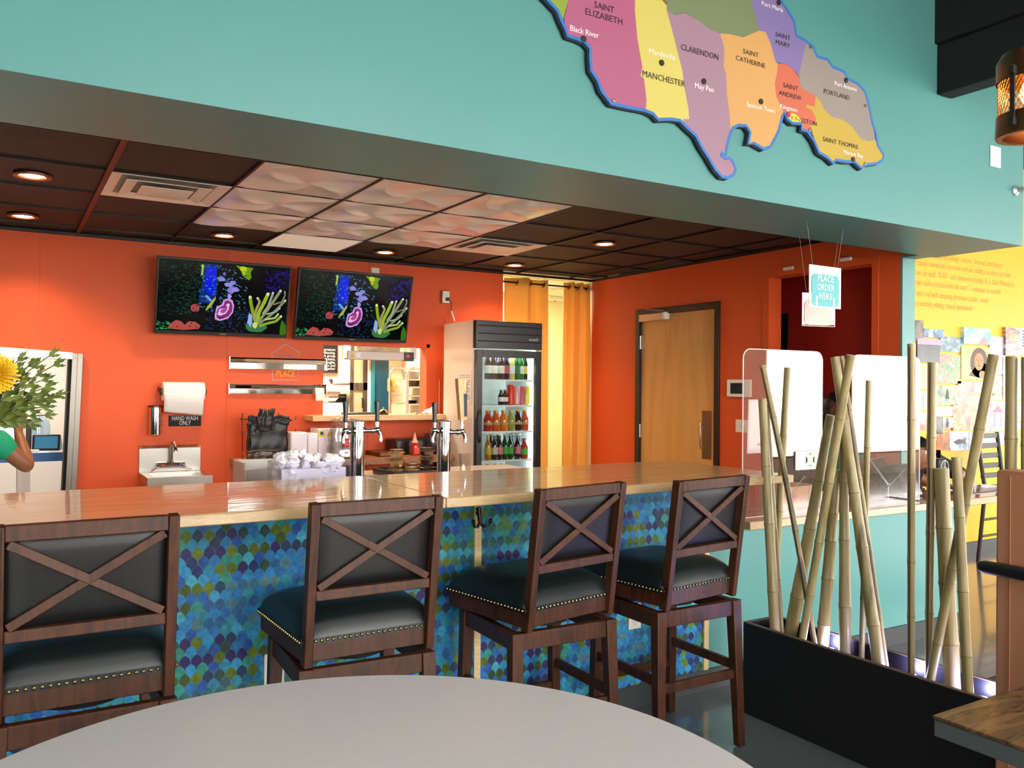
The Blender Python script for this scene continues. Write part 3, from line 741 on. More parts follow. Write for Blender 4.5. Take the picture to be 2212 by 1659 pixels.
    P([(.08, .03), (.10, .10), (.14, .155), (.18, .14), (.205, .09), (.235, .145), (.285, .14), (.325, .09), (.31, .04), (.2, .015)], '#b4504a')
    for a, c in ((.15, .06), (.255, .12), (.245, .07), (.295, .06)): blob(a, c, .006, .009, '#3a1012', 8, 0)
    for k in range(40): blob(R_.uniform(.0, .1), R_.uniform(.02, .14), .008, .010, R_.choice(['#2c8a4c', '#14502c', '#3aa060']), 6, .5)
    # pink whorled coral
    cx_, cy_ = .490, .355
    P([(.425, .24), (.43, .19), (.47, .17), (.53, .21), (.565, .30), (.57, .40), (.555, .48), (.52, .50), (.485, .47), (.475, .41), (.435, .37), (.43, .30)], '#d8a0e8')
    P([(.440, .235), (.45, .215), (.49, .205), (.53, .24), (.555, .31), (.558, .39), (.545, .45), (.52, .475), (.495, .455), (.49, .40), (.45, .35), (.44, .30)], '#8c2c74')
    P([(.445, .26), (.47, .245), (.51, .28), (.525, .33), (.505, .36), (.46, .345)], '#f0c4f4'); P([(.465, .295), (.49, .28), (.515, .32), (.53, .38), (.515, .41), (.50, .36), (.47, .33)], '#b44ca0')
    P([(.512, .30), (.528, .33), (.535, .42), (.52, .43), (.505, .40), (.518, .39), (.52, .35)], '#f4d0f8'); P([(.43, .225), (.47, .215), (.51, .23), (.47, .195)], '#180610')
    # green branching coral
    blob(.755, .10, .085, .085, '#3c7c48', 14, .15); blob(.70, .21, .02, .1, '#9cb8e8', 10, .3)
    def branch(ps, w, col):
        for (a, c), (d, e) in zip(ps, ps[1:]):
            L_ = math.hypot((d - a) * 1.75, e - c); nx, ny = -(e - c) / L_ * w / 1.75, (d - a) * 1.75 / L_ * w
            P([(a - nx, c - ny), (d - nx * .9, e - ny * .9), (d + nx * .9, e + ny * .9), (a + nx, c + ny)], col)
    for ps, w_, col in (([(.76, .12), (.72, .32), (.70, .45), (.69, .54)], .024, '#8cae1e'), ([(.76, .15), (.77, .33), (.80, .45), (.83, .60)], .026, '#a0c028'), ([(.77, .18), (.83, .35), (.88, .50), (.93, .66)], .02, '#8e9a6c'),
                        ([(.78, .16), (.86, .28), (.92, .40), (.975, .52)], .018, '#8a9068'), ([(.78, .12), (.85, .17), (.91, .20), (.95, .28)], .02, '#90ac3c'), ([(.80, .30), (.84, .42), (.86, .55), (.87, .62)], .016, '#a8a890'),
                        ([(.74, .20), (.745, .36), (.77, .48), (.75, .53)], .018, '#b09a6a'), ([(.83, .3), (.90, .34), (.935, .40)], .012, '#9cb4a0'), ([(.88, .45), (.95, .5), (.97, .6), (.965, .65)], .011, '#8c8468'), ([(.82, .22), (.9, .25), (.925, .31)], .014, '#c0c880')):
        branch(ps, w_, col); blob(ps[-1][0], ps[-1][1], w_ * .5, w_ * .9, '#e4e8c0', 8, .1)
    blob(.745, .13, .018, .05, '#d0e088', 9, .2); blob(.97, .08, .03, .12, '#3f7414', 10, .3)
    s.build('screen', AQUA, t, smooth=False)
    return t
tv((341, 553), (631, 577), (329, 719), 'left wall television with tilted screen showing a reef aquarium')
tv((647, 578), (893, 598), (632, 732), 'right wall television above the kitchen pass-through showing the same aquarium')
p = at(811, 585, 'y', YB - .01)
tag(MB().cbox((p.x, YB - .006, p.z), (.07, .012, .05)).build('wall_plate', WHITE, bevel=.003), 'small white wall plate peeking out above the right television', 'wall plate')

# ------------------------------------------------------------------ wall fittings, back wall
def P2(px, py, y=YB): return at(px, py, 'y', y)
# paper towel roll by the hand sink
def towel(px0, px1, py0, py1, y, lab, sheet=True):
    a, c = P2(px0, (py0 + py1) / 2, y), P2(px1, (py0 + py1) / 2, y); r = abs(P2(px0, py0, y).z - P2(px0, py1, y).z) / 2
    t = thing('paper_towel_roll', lab, 'paper towels', ((a.x + c.x) / 2, y, a.z))
    L_ = (c.x - a.x) / 2
    MB().lathe([(.022, -L_), (r * .97, -L_), (r, -L_ + .004), (r, L_ - .004), (r * .97, L_), (.022, L_), (.022, -L_)], n=40, axis=(1, 0, 0), caps=False).build('roll', PAPER, t)
    if sheet:
        def f(u, v): return (-L_ * .99 + u * L_ * 1.88 + .006 * v, -r * 1.0 + .05 * v ** 2 - .01 * math.sin(v * 3) * u, -.01 - v * (.14 + .03 * u))
        MB().grid(f, 10, 10).build('loose_sheet', PAPER, t, solid=.0006)
    h = MB().cyl((-L_ - .012, 0, 0), (L_ + .012, 0, 0), .016, 16); h.build('core_rod', CHROME, t)
    for s in (-1, 1):
        MB().lathe([(.001, -.004), (.028, -.004), (.028, .004), (.001, .004)], (s * (L_ + .012), 0, 0), 20, (1, 0, 0)).beam((s * (L_ + .016), 0, 0), (s * (L_ + .016), YB - y if y < YB else .06, .02), .03, .008, (1, 0, 0)).build('bracket', BLACKP, t)
    return t
towel(351, 440, 825, 866, YB - .085, 'white paper towel roll on the orange wall above the hand wash sign')
# cup / soap dispenser tube
a, c = P2(336, 880, YB - .05), P2(336, 939, YB - .05)
t = thing('cup_dispenser', 'chrome cylindrical dispenser on the orange wall left of the paper towels', 'dispenser', (a.x, YB - .05, c.z))
MB().lathe([(.001, 0), (.040, 0), (.043, .004), (.043, a.z - c.z), (.001, a.z - c.z)], n=32, caps=False).build('tube', CHROME, t)
MB().lathe([(.001, a.z - c.z), (.052, a.z - c.z), (.052, a.z - c.z + .014), (.001, a.z - c.z + .018)], n=32, caps=False).build('lid', M('dark_red_plastic', '#4b1612', .35), t)
MB().box(-.02, .035, .03, .02, .05, a.z - c.z - .03).build('bracket', STEEL, t)
# hand wash sign
a, c = P2(364, 898), P2(434, 920)
t = thing('hand_wash_sign', 'black sign with white lettering below the paper towel roll', 'sign', ((a.x + c.x) / 2, YB, c.z))
Wd, Ht = (c.x - a.x) / 2, a.z - c.z
MB().box(-Wd, -.004, 0, Wd, 0, Ht).build('board', BLACKM, t, bevel=.002)
b = MB().text('HAND WASH', (0, -.0045, Ht * .56), (1, 0, 0), (0, 0, 1), .046, 'CENTER', width=Wd * 1.6).text('ONLY', (0, -.0045, Ht * .12), (1, 0, 0), (0, 0, 1), .046, 'CENTER', width=Wd * .7)
b.build('lettering', M('sign_white', '#d8d8d8', .6), t, smooth=False)
# hand sink
a, c = P2(300, 963), P2(433, 963); zr = .82
t = thing('hand_sink', 'wall-hung stainless steel hand sink with gooseneck tap', 'sink', ((a.x + c.x) / 2, YB, .62))
sx = (c.x - a.x) / 2; dz = zr - .62; ybk, yfr = -.012, -.44
b = MB().box(-sx, ybk, dz - .0, sx, 0, a.z - .62 - .02); b.hexa([(-sx, -.03, a.z - .64), (sx, -.03, a.z - .64), (sx, 0, a.z - .64), (-sx, 0, a.z - .64)], [(-sx, -.004, a.z - .62), (sx, -.004, a.z - .62), (sx, 0, a.z - .62), (-sx, 0, a.z - .62)])
b.build('splashback', STEEL, t, bevel=.002)
b = MB(); rim = [(-sx, yfr), (sx, yfr), (sx, 0), (-sx, 0)]; inn = [(-sx + .05, yfr + .05), (sx - .05, yfr + .05), (sx - .05, -.10), (-sx + .05, -.10)]; low = [(x * .85, y * .9 - .02) for x, y in inn]
for k in range(4):
    j = (k + 1) % 4
    b.poly([(*rim[k], dz), (*rim[j], dz), (*inn[j], dz), (*inn[k], dz)]); b.poly([(*inn[k], dz), (*inn[j], dz), (*low[j], dz - .15), (*low[k], dz - .15)])
    b.poly([(*rim[k], dz - .06), (*rim[j], dz - .06), (*rim[j], dz), (*rim[k], dz)])
b.poly([(*p_, dz - .15) for p_ in low]); b.poly([(*p_, dz - .20) for p_ in [(x, y) for x, y in inn]], flip=True)
for k in range(4): b.poly([(*inn[k], dz - .20), (*inn[(k + 1) % 4], dz - .20), (*rim[(k + 1) % 4], dz - .06), (*rim[k], dz - .06)])
b.build('basin', STEEL, t, angle=20)
zt_ = P2(370, 1003).z - .62
MB().cbox((0, -.03, zt_), (.20, .03, .035)).cyl((0, -.045, zt_), (0, -.045, zt_ + .03), .02).build('tap_body', CHROME, t, bevel=.006)
MB().tube([(0, -.045, zt_ + .02), (0, -.05, zt_ + .14), (0, -.075, zt_ + .165), (.01, -.11, zt_ + .165), (.015, -.13, zt_ + .14), (.016, -.132, zt_ + .10)], [.012, .012, .012, .012, .013, .015], 14).build('spout', CHROME, t)
for s, cc in ((-1, '#c22a22'), (1, '#2255b0')):
    h = MB().cyl((s * .075, -.045, zt_), (s * .075, -.075, zt_), .014).beam((s * .075, -.07, zt_), (s * .14, -.085, zt_ - .035), .014, .008).build('lever', CHROME, t)
    MB().cyl((s * .06, -.0755, zt_ + .004), (s * .06, -.078, zt_ + .004), .010, 16).build('temperature_dot', M('dot' + cc, cc, .4), h)
# two order rails
for k, (q, lab) in enumerate((((494, 702, 771, 797), 'upper polished ticket rail on the orange wall across the chalk house drawing'), ((492, 702, 829, 851), 'lower polished ticket rail with a receipt slip at its right end'))):
    a, c = P2(q[0], q[2]), P2(q[1], q[2] + 9); h = P2(q[0], q[2]).z - P2(q[0], q[3]).z
    t = thing('ticket_rail', lab, 'ticket rail', ((a.x + c.x) / 2, YB, a.z - h), group='polished ticket rails left of the pass-through')
    L_ = (c.x - a.x) / 2
    pr = [(0, 0), (-.018, .004), (-.022, h * .55), (-.034, h * .62), (-.040, h * .86), (-.030, h * .98), (0, h)]
    b = MB().prism([(-L_, y_, z_) for y_, z_ in pr], (2 * L_, 0, 0)); b.build('rail', CHROME, t, angle=30)
    for s in (-1, 1): MB().box(s * L_ - .004, -.042, -.002, s * L_ + .004, 0, h + .004).build('end_cap', CHROME, t, bevel=.002)
    if k == 0:
        MB().box(.1 * L_, -.0235, h * .08, .8 * L_, -.0215, h * .5).build('painted_glare', M('glare_strip', '#f4efe6', .12), t)  # glare on the rail put in as a near-white strip
    else:
        p0, p1 = P2(677, 838), P2(696, 866)
        tag(MB().grid(lambda u, v: (p0.x + u * (p1.x - p0.x), YB - .045 - .012 * math.sin(v * 2.4), p0.z - v * (p0.z - p1.z)), 4, 8).build('receipt_slip', PAPER, solid=.0006), 'white curling receipt slip hanging from the lower ticket rail', 'receipt')
# chalk drawing of a house with words
t = thing('wall_drawing', 'chalk-like house outline with the words THIS IS OUR PLACE on the orange wall', 'drawing', (P2(615, 800).x, YB, P2(615, 822).z))
CH = M('chalk_grey', '#9aa0a8', .9)
hp = [P2(x, y) + Vector((0, -.0022, 0)) for x, y in ((588, 822), (588, 770), (585, 765), (616, 743), (648, 763), (645, 767), (643, 821), (588, 821))]
MB().ribbon([Vector(p_) for p_ in hp], .006, (0, -.0006, 0)).build('outline', CH, t, world=True)
p_ = P2(616, 772); MB().text('THIS IS OUR', (p_.x, YB - .0025, p_.z), (1, 0, 0), (0, 0, 1), .034, 'CENTER', width=.135).build('small_words', M('chalk_blue', '#6a7fb0', .9), t, world=True, smooth=False)
p_ = P2(616, 813); MB().text('PLACE', (p_.x, YB - .0025, p_.z), (1, 0, 0), (0, 0, 1), .07, 'CENTER', width=.15, shear=.15).build('large_word', M('chalk_yellow', '#e8b23a', .9), t, world=True, smooth=False)
# outlet by the fridge with plug
p = P2(962, 642, YB - .03)
t = thing('power_outlet', 'white surface-mounted outlet with a black plug, right of the televisions', 'outlet', (p.x, YB, p.z))
MB().box(-.036, -.045, -.055, .036, 0, .055).build('box', STEEL, t, bevel=.004); MB().box(-.032, -.048, -.05, .032, -.045, .05).build('face', WHITE, t, bevel=.002)
MB().cbox((.008, -.06, -.02), (.03, .03, .03)).build('plug', BLACKP, t, bevel=.004)
q = P2(975, 672, YB - .04) - Vector((p.x, YB, p.z)); q2 = P2(982, 694, YB - .06) - Vector((p.x, YB, p.z))
MB().tube([(.018, -.065, -.02), (.045, -.06, -.04), (q.x, q.y, q.z + .03), (q.x, q.y, q.z)], .0045, 8).build('cord', BLACKP, t)
MB().tube([(q.x, q.y, q.z), (q2.x, q2.y, q2.z)], .007, 8).build('cord_sleeve', WHITE, t)

# pass-through shelf and what stands on it
zs = 1.2275; SHELFW = grain('shelf_maple', ['#c9a06a', '#dcb680', '#b98d58'], (1.5, 8, 8), .4, nscale=3)
tag(MB().box(2.079, 6.45, zs - .045, 3.285, YB + .13, zs).build('pass_shelf', SHELFW, bevel=.004), 'pale wooden shelf along the sill of the kitchen pass-through', 'shelf')
# heat lamp bar
a, c = P2(747, 764, YB + .05), P2(890, 780, YB + .05)
t = thing('heat_lamp', 'long metal food heat lamp hanging across the top of the pass-through', 'heat lamp', ((a.x + c.x) / 2, YB + .05, c.z))
L_ = (c.x - a.x) / 2 + .0; hh = a.z - c.z + .025
MB().box(-L_, -.04, 0, L_ - .09, .04, hh).build('housing', M('warm_aluminium', '#a89c94', .45, metal=.4), t, bevel=.004)
MB().box(L_ - .09, -.042, -.002, L_, .042, hh + .002).build('switch_box', BLACKP, t, bevel=.003)
MB().cyl((L_ - .058, -.043, hh * .55), (L_ - .058, -.048, hh * .55), .010, 16).build('red_switch', M('red_glow', '#ff2020', emit='#ff1818', es=3), t)
MB().poly([(-L_ + .02, -.0405, .012), (-L_ + .062, -.0405, .012), (-L_ + .041, -.0405, hh - .012)]).build('warning_triangle', M('warning_yellow', '#e0a020', .5), t)
MB().box(-L_ + .075, -.0408, .015, -L_ + .115, -.0402, hh - .015).build('notice_label', PAPER, t)
for s in (-1, 1): MB().box(s * (L_ + .0) - .03, -.03, hh * .2, s * L_ + .03, .03, PZ1 - c.z).build('hanger', STEEL, t)
# bell, tablet, spikes, paper
p = at(720, 887, 'z', zs)
t = thing('service_bell', 'small chrome service bell on the pass-through shelf', 'bell', (p.x, 6.52, zs))
MB().lathe([(.0, .008), (.035, .008), (.038, .012), (.034, .030), (.018, .043), (.004, .046), (.0, .047)], n=28, caps=False).cyl((0, 0, .045), (0, 0, .056), .004).sphere((0, 0, .058), .006).build('dome', M('gold_chrome', '#c9a860', .12, metal=1.), t)
MB().cyl((0, 0, 0), (0, 0, .010), .042, 28).build('base', BLACKP, t)
tag(MB().box(2.40, 6.56, zs, 2.66, 6.72, zs + .018).build('serving_tray', BLACKP, bevel=.006), 'flat black folder lying on the pass-through shelf beside the bell', 'folder')
for (x_, hgt, lab) in ((3.02, .16, 'shorter steel receipt spike at the right end of the pass-through shelf'), (3.205, .29, 'taller steel receipt spike with a red knob at the end of the pass-through shelf')):
    t = thing('receipt_spike', lab, 'receipt spike', (x_, 6.52, zs))
    MB().lathe([(.0, 0), (.04, 0), (.04, .004), (.012, .012), (.0, .013)], n=24, caps=False).build('base', CHROME, t)
    MB().cyl((0, 0, .01), (0, 0, hgt), .0032, 8, .002).build('spike', CHROME, t)
    if hgt > .2: MB().sphere((0, 0, hgt + .008), .010).build('knob', M('red_knob', '#a8301c', .3), t)
tag(MB().grid(lambda u, v: (2.93 + .20 * u + .02 * v, 6.50 + .05 * v - .02 * u, zs + .003 + .05 * max(0, u - .45) * v * 2.2 + .012 * math.sin(u * 7) ** 2), 8, 5).build('folded_slip', PAPER, solid=.001), 'crumpled white paper slip on the pass-through shelf between the spikes', 'paper')

# ------------------------------------------------------------------ kitchen beyond the pass-through
struct('wall_kitchen', MB().box(-4.6, 9.0, 0, 3.8, 9.1, 2.9), CREAM)
struct('wall_kitchen_left', MB().box(.62, YB + .13, 0, .70, 9.0, 2.9), CREAM)
struct('ceiling_kitchen', MB().box(.7, YB + .13, 2.85, 3.8, 9.0, 2.9).box(-4.6, YB + .13, 2.4, .62, 9.0, 2.45), M('white_ceiling_tile', '#e5e0d4', .8))
t = thing('ceiling_fixture', 'lit ceiling panel of the kitchen behind the pass-through', 'ceiling light', (2.5, 7.9, 2.82)); MB().box(-.5, -.3, 0, .5, .3, .03).build('diffuser', M('kitchen_diffuser', '#fff6da', emit='#fff2cc', es=4), t)
lamp('kitchen_light', 'AREA', (2.5, 7.9, 2.80), 190, (1, .93, .72), 1.0, sy=.6)
t = thing('ceiling_fixture', 'lit ceiling panel of the corridor behind the yellow curtains', 'ceiling light', (4.6, 7.6, 2.50)); MB().box(-.25, -.25, 0, .25, .25, .024).build('diffuser', M('kitchen_diffuser'), t)
lamp('corridor_light', 'AREA', (4.6, 7.6, 2.49), 75, (1, .88, .62), .5, sy=.5)
t = thing('ceiling_fixture', 'lit ceiling panel above the office desk behind the left opening', 'ceiling light', (-.3, 7.6, 2.38)); MB().box(-.4, -.25, 0, .4, .25, .02).build('diffuser', M('kitchen_diffuser'), t)
lamp('office_light', 'AREA', (-.3, 7.6, 2.36), 55, (1, .95, .86), .8, sy=.5)
# chalkboard-style sign
y_ = 8.2
a, c = P2(700, 751, 8.9), P2(734, 806, 8.9)
t = thing('quote_board', 'black framed board with white lettering seen through the pass-through', 'sign', ((a.x + c.x) / 2, 8.995, c.z - .0))
Wd, Ht = .28, 1.0; Hb = a.z - c.z + .06
MB().box(-Wd, -.03, 0, (c.x - a.x) / 2, 0, Hb).build('board', BLACKM, t); MB().box(-Wd, -.034, 0, (c.x - a.x) / 2, -.03, .012).box((c.x - a.x) / 2 - .012, -.034, 0, (c.x - a.x) / 2, -.03, Hb).build('frame', M('dark_frame', '#4a3326', .5), t)
b = MB(); xr = (c.x - a.x) / 2 - .03
for k, s_ in enumerate(('so together', 'plays and', 'laughs,', 'but dreams,', 'A group', 'blessing.', "'s greatest", '', 'm-(oo) noun')):
    if s_: b.text(s_, (xr, -.0345, .035 + k * Hb * .105), (1, 0, 0), (0, 0, 1), .04, 'RIGHT')
b.build('lettering', M('sign_white'), t, smooth=False)
towel(718, 757, 816, 832, 8.85, 'white roll in the kitchen beneath the quote board', sheet=False)
# barn door with frosted panes
a, c = P2(758, 760, 8.7), P2(796, 889, 8.7)
t = thing('barn_door', 'dark wooden sliding barn door with frosted panes in the kitchen', 'door', ((a.x + c.x) / 2, 8.7, .02))
DK = grain('weathered_dark_wood', ['#3b3128', '#5a4c3e', '#2c241d'], (8, 8, 1), .7, nscale=3)
Wd = (c.x - a.x) / 2; b = MB().box(-Wd, -.02, 0, -Wd + .025, .02, 2.1).box(Wd - .07, -.02, 0, Wd, .02, 2.1)
for z_ in (0., P2(770, 841, 8.7).z - .03, 2.02): b.box(-Wd, -.02, z_, Wd, .02, z_ + .08)
b.build('frame', DK, t); MB().box(-Wd + .02, -.005, .02, Wd - .02, .005, 2.05).build('frosted_pane', M('frosted_pane', '#a8aa88', .5), t)
MB().box(Wd - .09, -.05, P2(780, 885, 8.7).z, Wd - .075, -.03, P2(780, 875, 8.7).z + .06).build('handle', BLACKP, t)
a, c = P2(762, 752, 8.66), P2(850, 763, 8.66)
tag(MB().box(a.x, 8.48, c.z - .02, c.x, 8.54, a.z + .12).build('timber_header', M('grey_timber', '#5f564c', .8, var=.4, vscale=14)), 'rough grey timber track board above the barn door', 'board')
a, c = P2(803, 765, 8.6), P2(839, 889, 8.6)
b = MB().box(a.x, 8.60, 0, c.x, 8.64, a.z + .1)
t = thing('blue_door', 'dark blue door leaf in the kitchen right of the barn door', 'door', ((a.x + c.x) / 2, 8.6, 0)); b.build('leaf', M('petrol_blue', '#0d4d68', .5), t, world=True); MB().box(a.x, 8.58, 0, a.x + .03, 8.6, a.z + .1).build('edge', M('teal_edge', '#1b8290', .5), t, world=True)
b = MB().box(P2(797, 800, 8.62).x, 8.62, 0, a.x, 8.66, 2.3); tag(b.build('door_post', WHITE), 'white door post between the barn door and the blue door', 'door post')
# wall phone, rack, trays
p = P2(849, 826, 8.55)
t = thing('wall_phone', 'cream wall telephone with dangling cord beside the blue door', 'telephone', (p.x, 8.62, p.z - .05)); MB().box(-.045, -.06, -.06, .045, 0, .1).build('body', M('phone_yellow', '#d8b45a', .4), t, bevel=.02)
MB().box(-.05, -.085, -.05, -.02, -.06, .09).build('handset', M('phone_dark', '#6a5a44', .4), t, bevel=.01); MB().tube([(-.03, -.06, -.06), (-.03, -.05, -.12), (.0, -.05, -.16), (-.02, -.05, -.2)], .006, 8).build('cord', M('cord_orange', '#c8743c', .5), t)
struct('wall_kitchen_pier', MB().box(P2(839, 800, 8.64).x, 8.64, 0, 3.8, 8.7, 2.85), CREAM)
yr = 7.9; a = P2(880, 800, yr)
t = thing('sheet_pan_rack', 'aluminium sheet-pan rack standing at the right of the pass-through view', 'rack', (a.x + .25, yr, 0))
zt_ = P2(890, 795, yr).z
MB().tube([(-.25, 0, 0), (-.25, 0, zt_ - .06), (-.22, 0, zt_ - .01), (-.17, 0, zt_), (.25, 0, zt_)], .016, 12).build('front_post', STEEL, t)
MB().tube([(-.25, .45, 0), (-.25, .45, zt_ - .06), (-.22, .45, zt_), (.25, .45, zt_)], .014, 12).build('rear_post', STEEL, t)
for z_ in [P2(890, y__, yr).z for y__ in (819, 835, 854, 872)]:
    MB().box(-.25, -.005, z_ - .014, .26, .012, z_).box(-.25, 0, z_ - .004, .26, .45, z_).build('shelf', STEEL, t)
for (px, py, sz, col, lab, nm) in ((892, 812, (.2, .3, .08), '#8f9088', 'steaming pan of grey utensils on the top rack shelf', 'pan'), (896, 832, (.14, .12, .07), '#5a5a56', 'dark metal pot on the second rack shelf', 'pot'), (893, 870, (.12, .10, .03), '#20201e', 'black utensil on the lower rack shelf', 'utensil')):
    p = P2(px, py, yr + .15)
    zz = min([z_ for z_ in [P2(890, y__, yr).z for y__ in (819, 835, 854, 872)]], key=lambda q: abs(q - (p.z - sz[2] / 2)))
    tag(MB().lathe([(.0, 0), (sz[0] / 2 * .8, 0), (sz[0] / 2, sz[2]), (sz[0] / 2 - .005, sz[2]), (sz[0] / 2 * .78, .006), (0, .006)], (p.x, yr + .2, zz), 20, caps=False).build(nm, M('kit' + col, col, .4, metal=.6), origin=(p.x, yr + .2, zz)), lab, nm)
b = MB(); a = P2(703, 850, 8.0)
t = thing('prep_shelf', 'steel prep trays and hand sink at the left of the pass-through view', 'kitchen shelf', (a.x, 8.6, 0))
for (x0, x1, y0, y1, m_) in ((700, 735, 846, 857, STEEL), (700, 730, 859, 867, STEEL)):
    p0, p1 = P2(x0, y0, 8.4), P2(x1, y1, 8.4); MB().hexa([(p0.x, 8.4, p1.z), (p1.x - .03, 8.4, p1.z), (p1.x - .03, 8.9, p1.z), (p0.x, 8.9, p1.z)], [(p0.x, 8.38, p0.z), (p1.x, 8.38, p0.z), (p1.x, 8.92, p0.z), (p0.x, 8.92, p0.z)]).build('tray', m_, t, world=True)
p0, p1 = P2(700, 871, 8.3), P2(748, 889, 8.3); MB().box(p0.x, 8.3, p1.z - .1, p1.x, 8.98, p0.z).build('basin', WHITE, t, world=True, bevel=.02)
MB().box(p0.x + .1, 8.5, 0, p1.x - .08, 8.9, p1.z - .1).build('cabinet', STEEL, t, world=True)
p = P2(730, 861, 8.97); t = thing('small_sign', 'small black hand washing sign low on the kitchen wall', 'sign', (p.x, 8.99, p.z - .04)); MB().box(-.1, -.01, 0, .1, 0, .09).build('board', BLACKP, t)
MB().text('WASH', (.09, -.0105, .048), (1, 0, 0), (0, 0, 1), .036, 'RIGHT').build('lettering', M('sign_white'), t, smooth=False)

# ------------------------------------------------------------------ left service opening
WW = M('white_panel', '#e8e4de', .5)
struct('wall_office', MB().box(-4.6, 8.9, 0, .62, 9.0, 2.4), WW)
struct('wall_office_side', MB().box(.50, 6.81, 0, .62, 8.9, 2.4), WW)
# steel jamb and head of the opening
jt, jb = P2(167, 764, 6.66), P2(153, 1056, 6.66)
b = MB()
j = lambda x0, x1, y0, y1: b.hexa([(x0 + (jb.x - jt.x) * 1.9, y0, 0), (x1 + (jb.x - jt.x) * 1.9, y0, 0), (x1 + (jb.x - jt.x) * 1.9, y1, 0), (x0 + (jb.x - jt.x) * 1.9, y1, 0)], [(x0, y0, jt.z), (x1, y0, jt.z), (x1, y1, jt.z), (x0, y1, jt.z)])
t = thing('steel_jamb', 'brushed steel door jamb at the right of the left wall opening', 'door jamb', (jt.x, 6.66, 0))
j(jt.x - .035, jt.x, 6.60, 6.80); j(jt.x, jt.x + .035, 6.62, 6.80); b.build('jamb', M('dull_steel', '#8a857d', .4, metal=1.), t, world=True, bevel=.002)
b = MB(); j(jt.x - .052, jt.x - .036, 6.64, 6.80); b.build('gasket', BLACKM, t, world=True)
MB().sphere((jt.x - .014, 6.599, jt.z - .03), .005).build('screw', CHROME, t, world=True)
h0, h1 = P2(0, 752, 6.62), P2(157, 762, 6.62)
t = thing('opening_head', 'pale metal head rail over the left wall opening', 'frame', (-.4, 6.62, h1.z - .05))
MB().hexa([(-1.5, 6.60, h1.z - .035), (h1.x, 6.60, h1.z - .045), (h1.x, 6.84, h1.z - .045), (-1.5, 6.84, h1.z - .035)], [(-1.5, 6.60, h0.z + .10), (h1.x, 6.60, h1.z), (h1.x, 6.84, h1.z), (-1.5, 6.84, h0.z + .10)]).build('rail', M('cream_metal', '#d8cfc2', .3, metal=.5), t, world=True)
# desk with blue edge
d0, d1 = at(60, 983, 'y', 7.05), at(144, 985, 'y', 7.05)
zd = d1.z + .03
t = thing('office_desk', 'white desk with a bright blue edge in the left opening', 'desk', (-.3, 7.3, 0))
MB().box(-1.3, 7.06, zd - .03, .30, 7.75, zd).build('desk_top', WW, t, world=True, bevel=.003); MB().box(-1.3, 7.045, zd - .065, d1.x, 7.06, zd).build('blue_edge', M('blue_edge', '#2f6fc0', .4), t, world=True, bevel=.003)
MB().box(.10, 7.1, 0, .18, 7.7, zd - .03).build('leg', WW, t, world=True); MB().box(-1.2, 7.1, 0, -1.12, 7.7, zd - .03).build('leg', WW, t, world=True)
p = at(100, 966, 'y', 7.25)
t = thing('smart_display', 'small black wedge-shaped smart display on the white desk', 'display', (p.x, 7.25, zd + .0), -.25)
b = MB().prism([(-.09, .0, .0), (-.09, -.0, .0), (-.09, .11, 0), (-.09, .055, .10)][1:] , (.0001, 0, 0))
b = MB().prism([(-.095, -.02, 0), (-.095, .085, 0), (-.095, .075, .055), (-.095, .02, .12), (-.095, .005, .122)], (.19, 0, 0)); b.build('body', BLACKP, t, bevel=.012)
MB().poly([(-.078, -.0165, .018), (.078, -.0165, .018), (.078, .0015, .108), (-.078, .0015, .108)]).build('screen', M('blue_screen', '#2f6480', .2, emit='#3a7894', es=.8), t)
p = at(84, 950, 'y', 7.5)
t = thing('water_bottle', 'large clear plastic water bottle behind the smart display', 'bottle', (at(84, 940, 'y', 7.5).x, 7.5, zd))
hb = at(84, 890, 'y', 7.5).z - zd
MB().lathe([(.0, 0), (.075, 0), (.078, .02), (.078, hb * .62), (.066, hb * .78), (.03, hb * .88), (.026, hb * .95), (.0, hb * .95)], n=28, caps=False).build('body', clear('bluish_plastic', '#cfe4f2', .05, 1.4, .12), t)
MB().cyl((0, 0, hb * .93), (0, 0, hb), .028, 20).build('cap', WHITE, t)
p = at(45, 950, 'y', 7.3)
t = thing('office_monitor', 'white-framed screen standing on the desk behind the person', 'monitor', (at(20, 950, 'y', 7.3).x, 7.3, zd))
MB().box(-.12, -.015, .0, .10, .015, .42).build('casing', WHITE, t, bevel=.008); MB().box(-.11, -.0165, .02, .085, -.0145, .40).build('bezel', BLACKP, t); MB().box(-.10, -.0175, .04, .055, -.0164, .38).build('screen', M('pale_screen', '#b8d4ec', .3, emit='#b8d4ec', es=.9), t)
a, c = at(56, 905, 'y', 7.36), at(68, 940, 'y', 7.36)
t = thing('card_reader', 'black card reader standing between the screen and the water bottle', 'card reader', ((a.x + c.x) / 2, 7.36, zd)); MB().box((a.x - c.x) / 2, -.02, 0, (c.x - a.x) / 2, .02, a.z - zd).build('body', BLACKP, t, bevel=.006); MB().box((a.x - c.x) / 2 + .008, -.0215, .1, (c.x - a.x) / 2 - .008, -.0195, a.z - zd - .03).build('screen', BLACKG, t)
tag(MB().box(-.10, 7.12, zd, .24, 7.30, zd + .012).build('clipboard', M('paper_grey', '#c9c4bb', .7), bevel=.003), 'thin stack of papers lying on the desk before the smart display', 'papers')

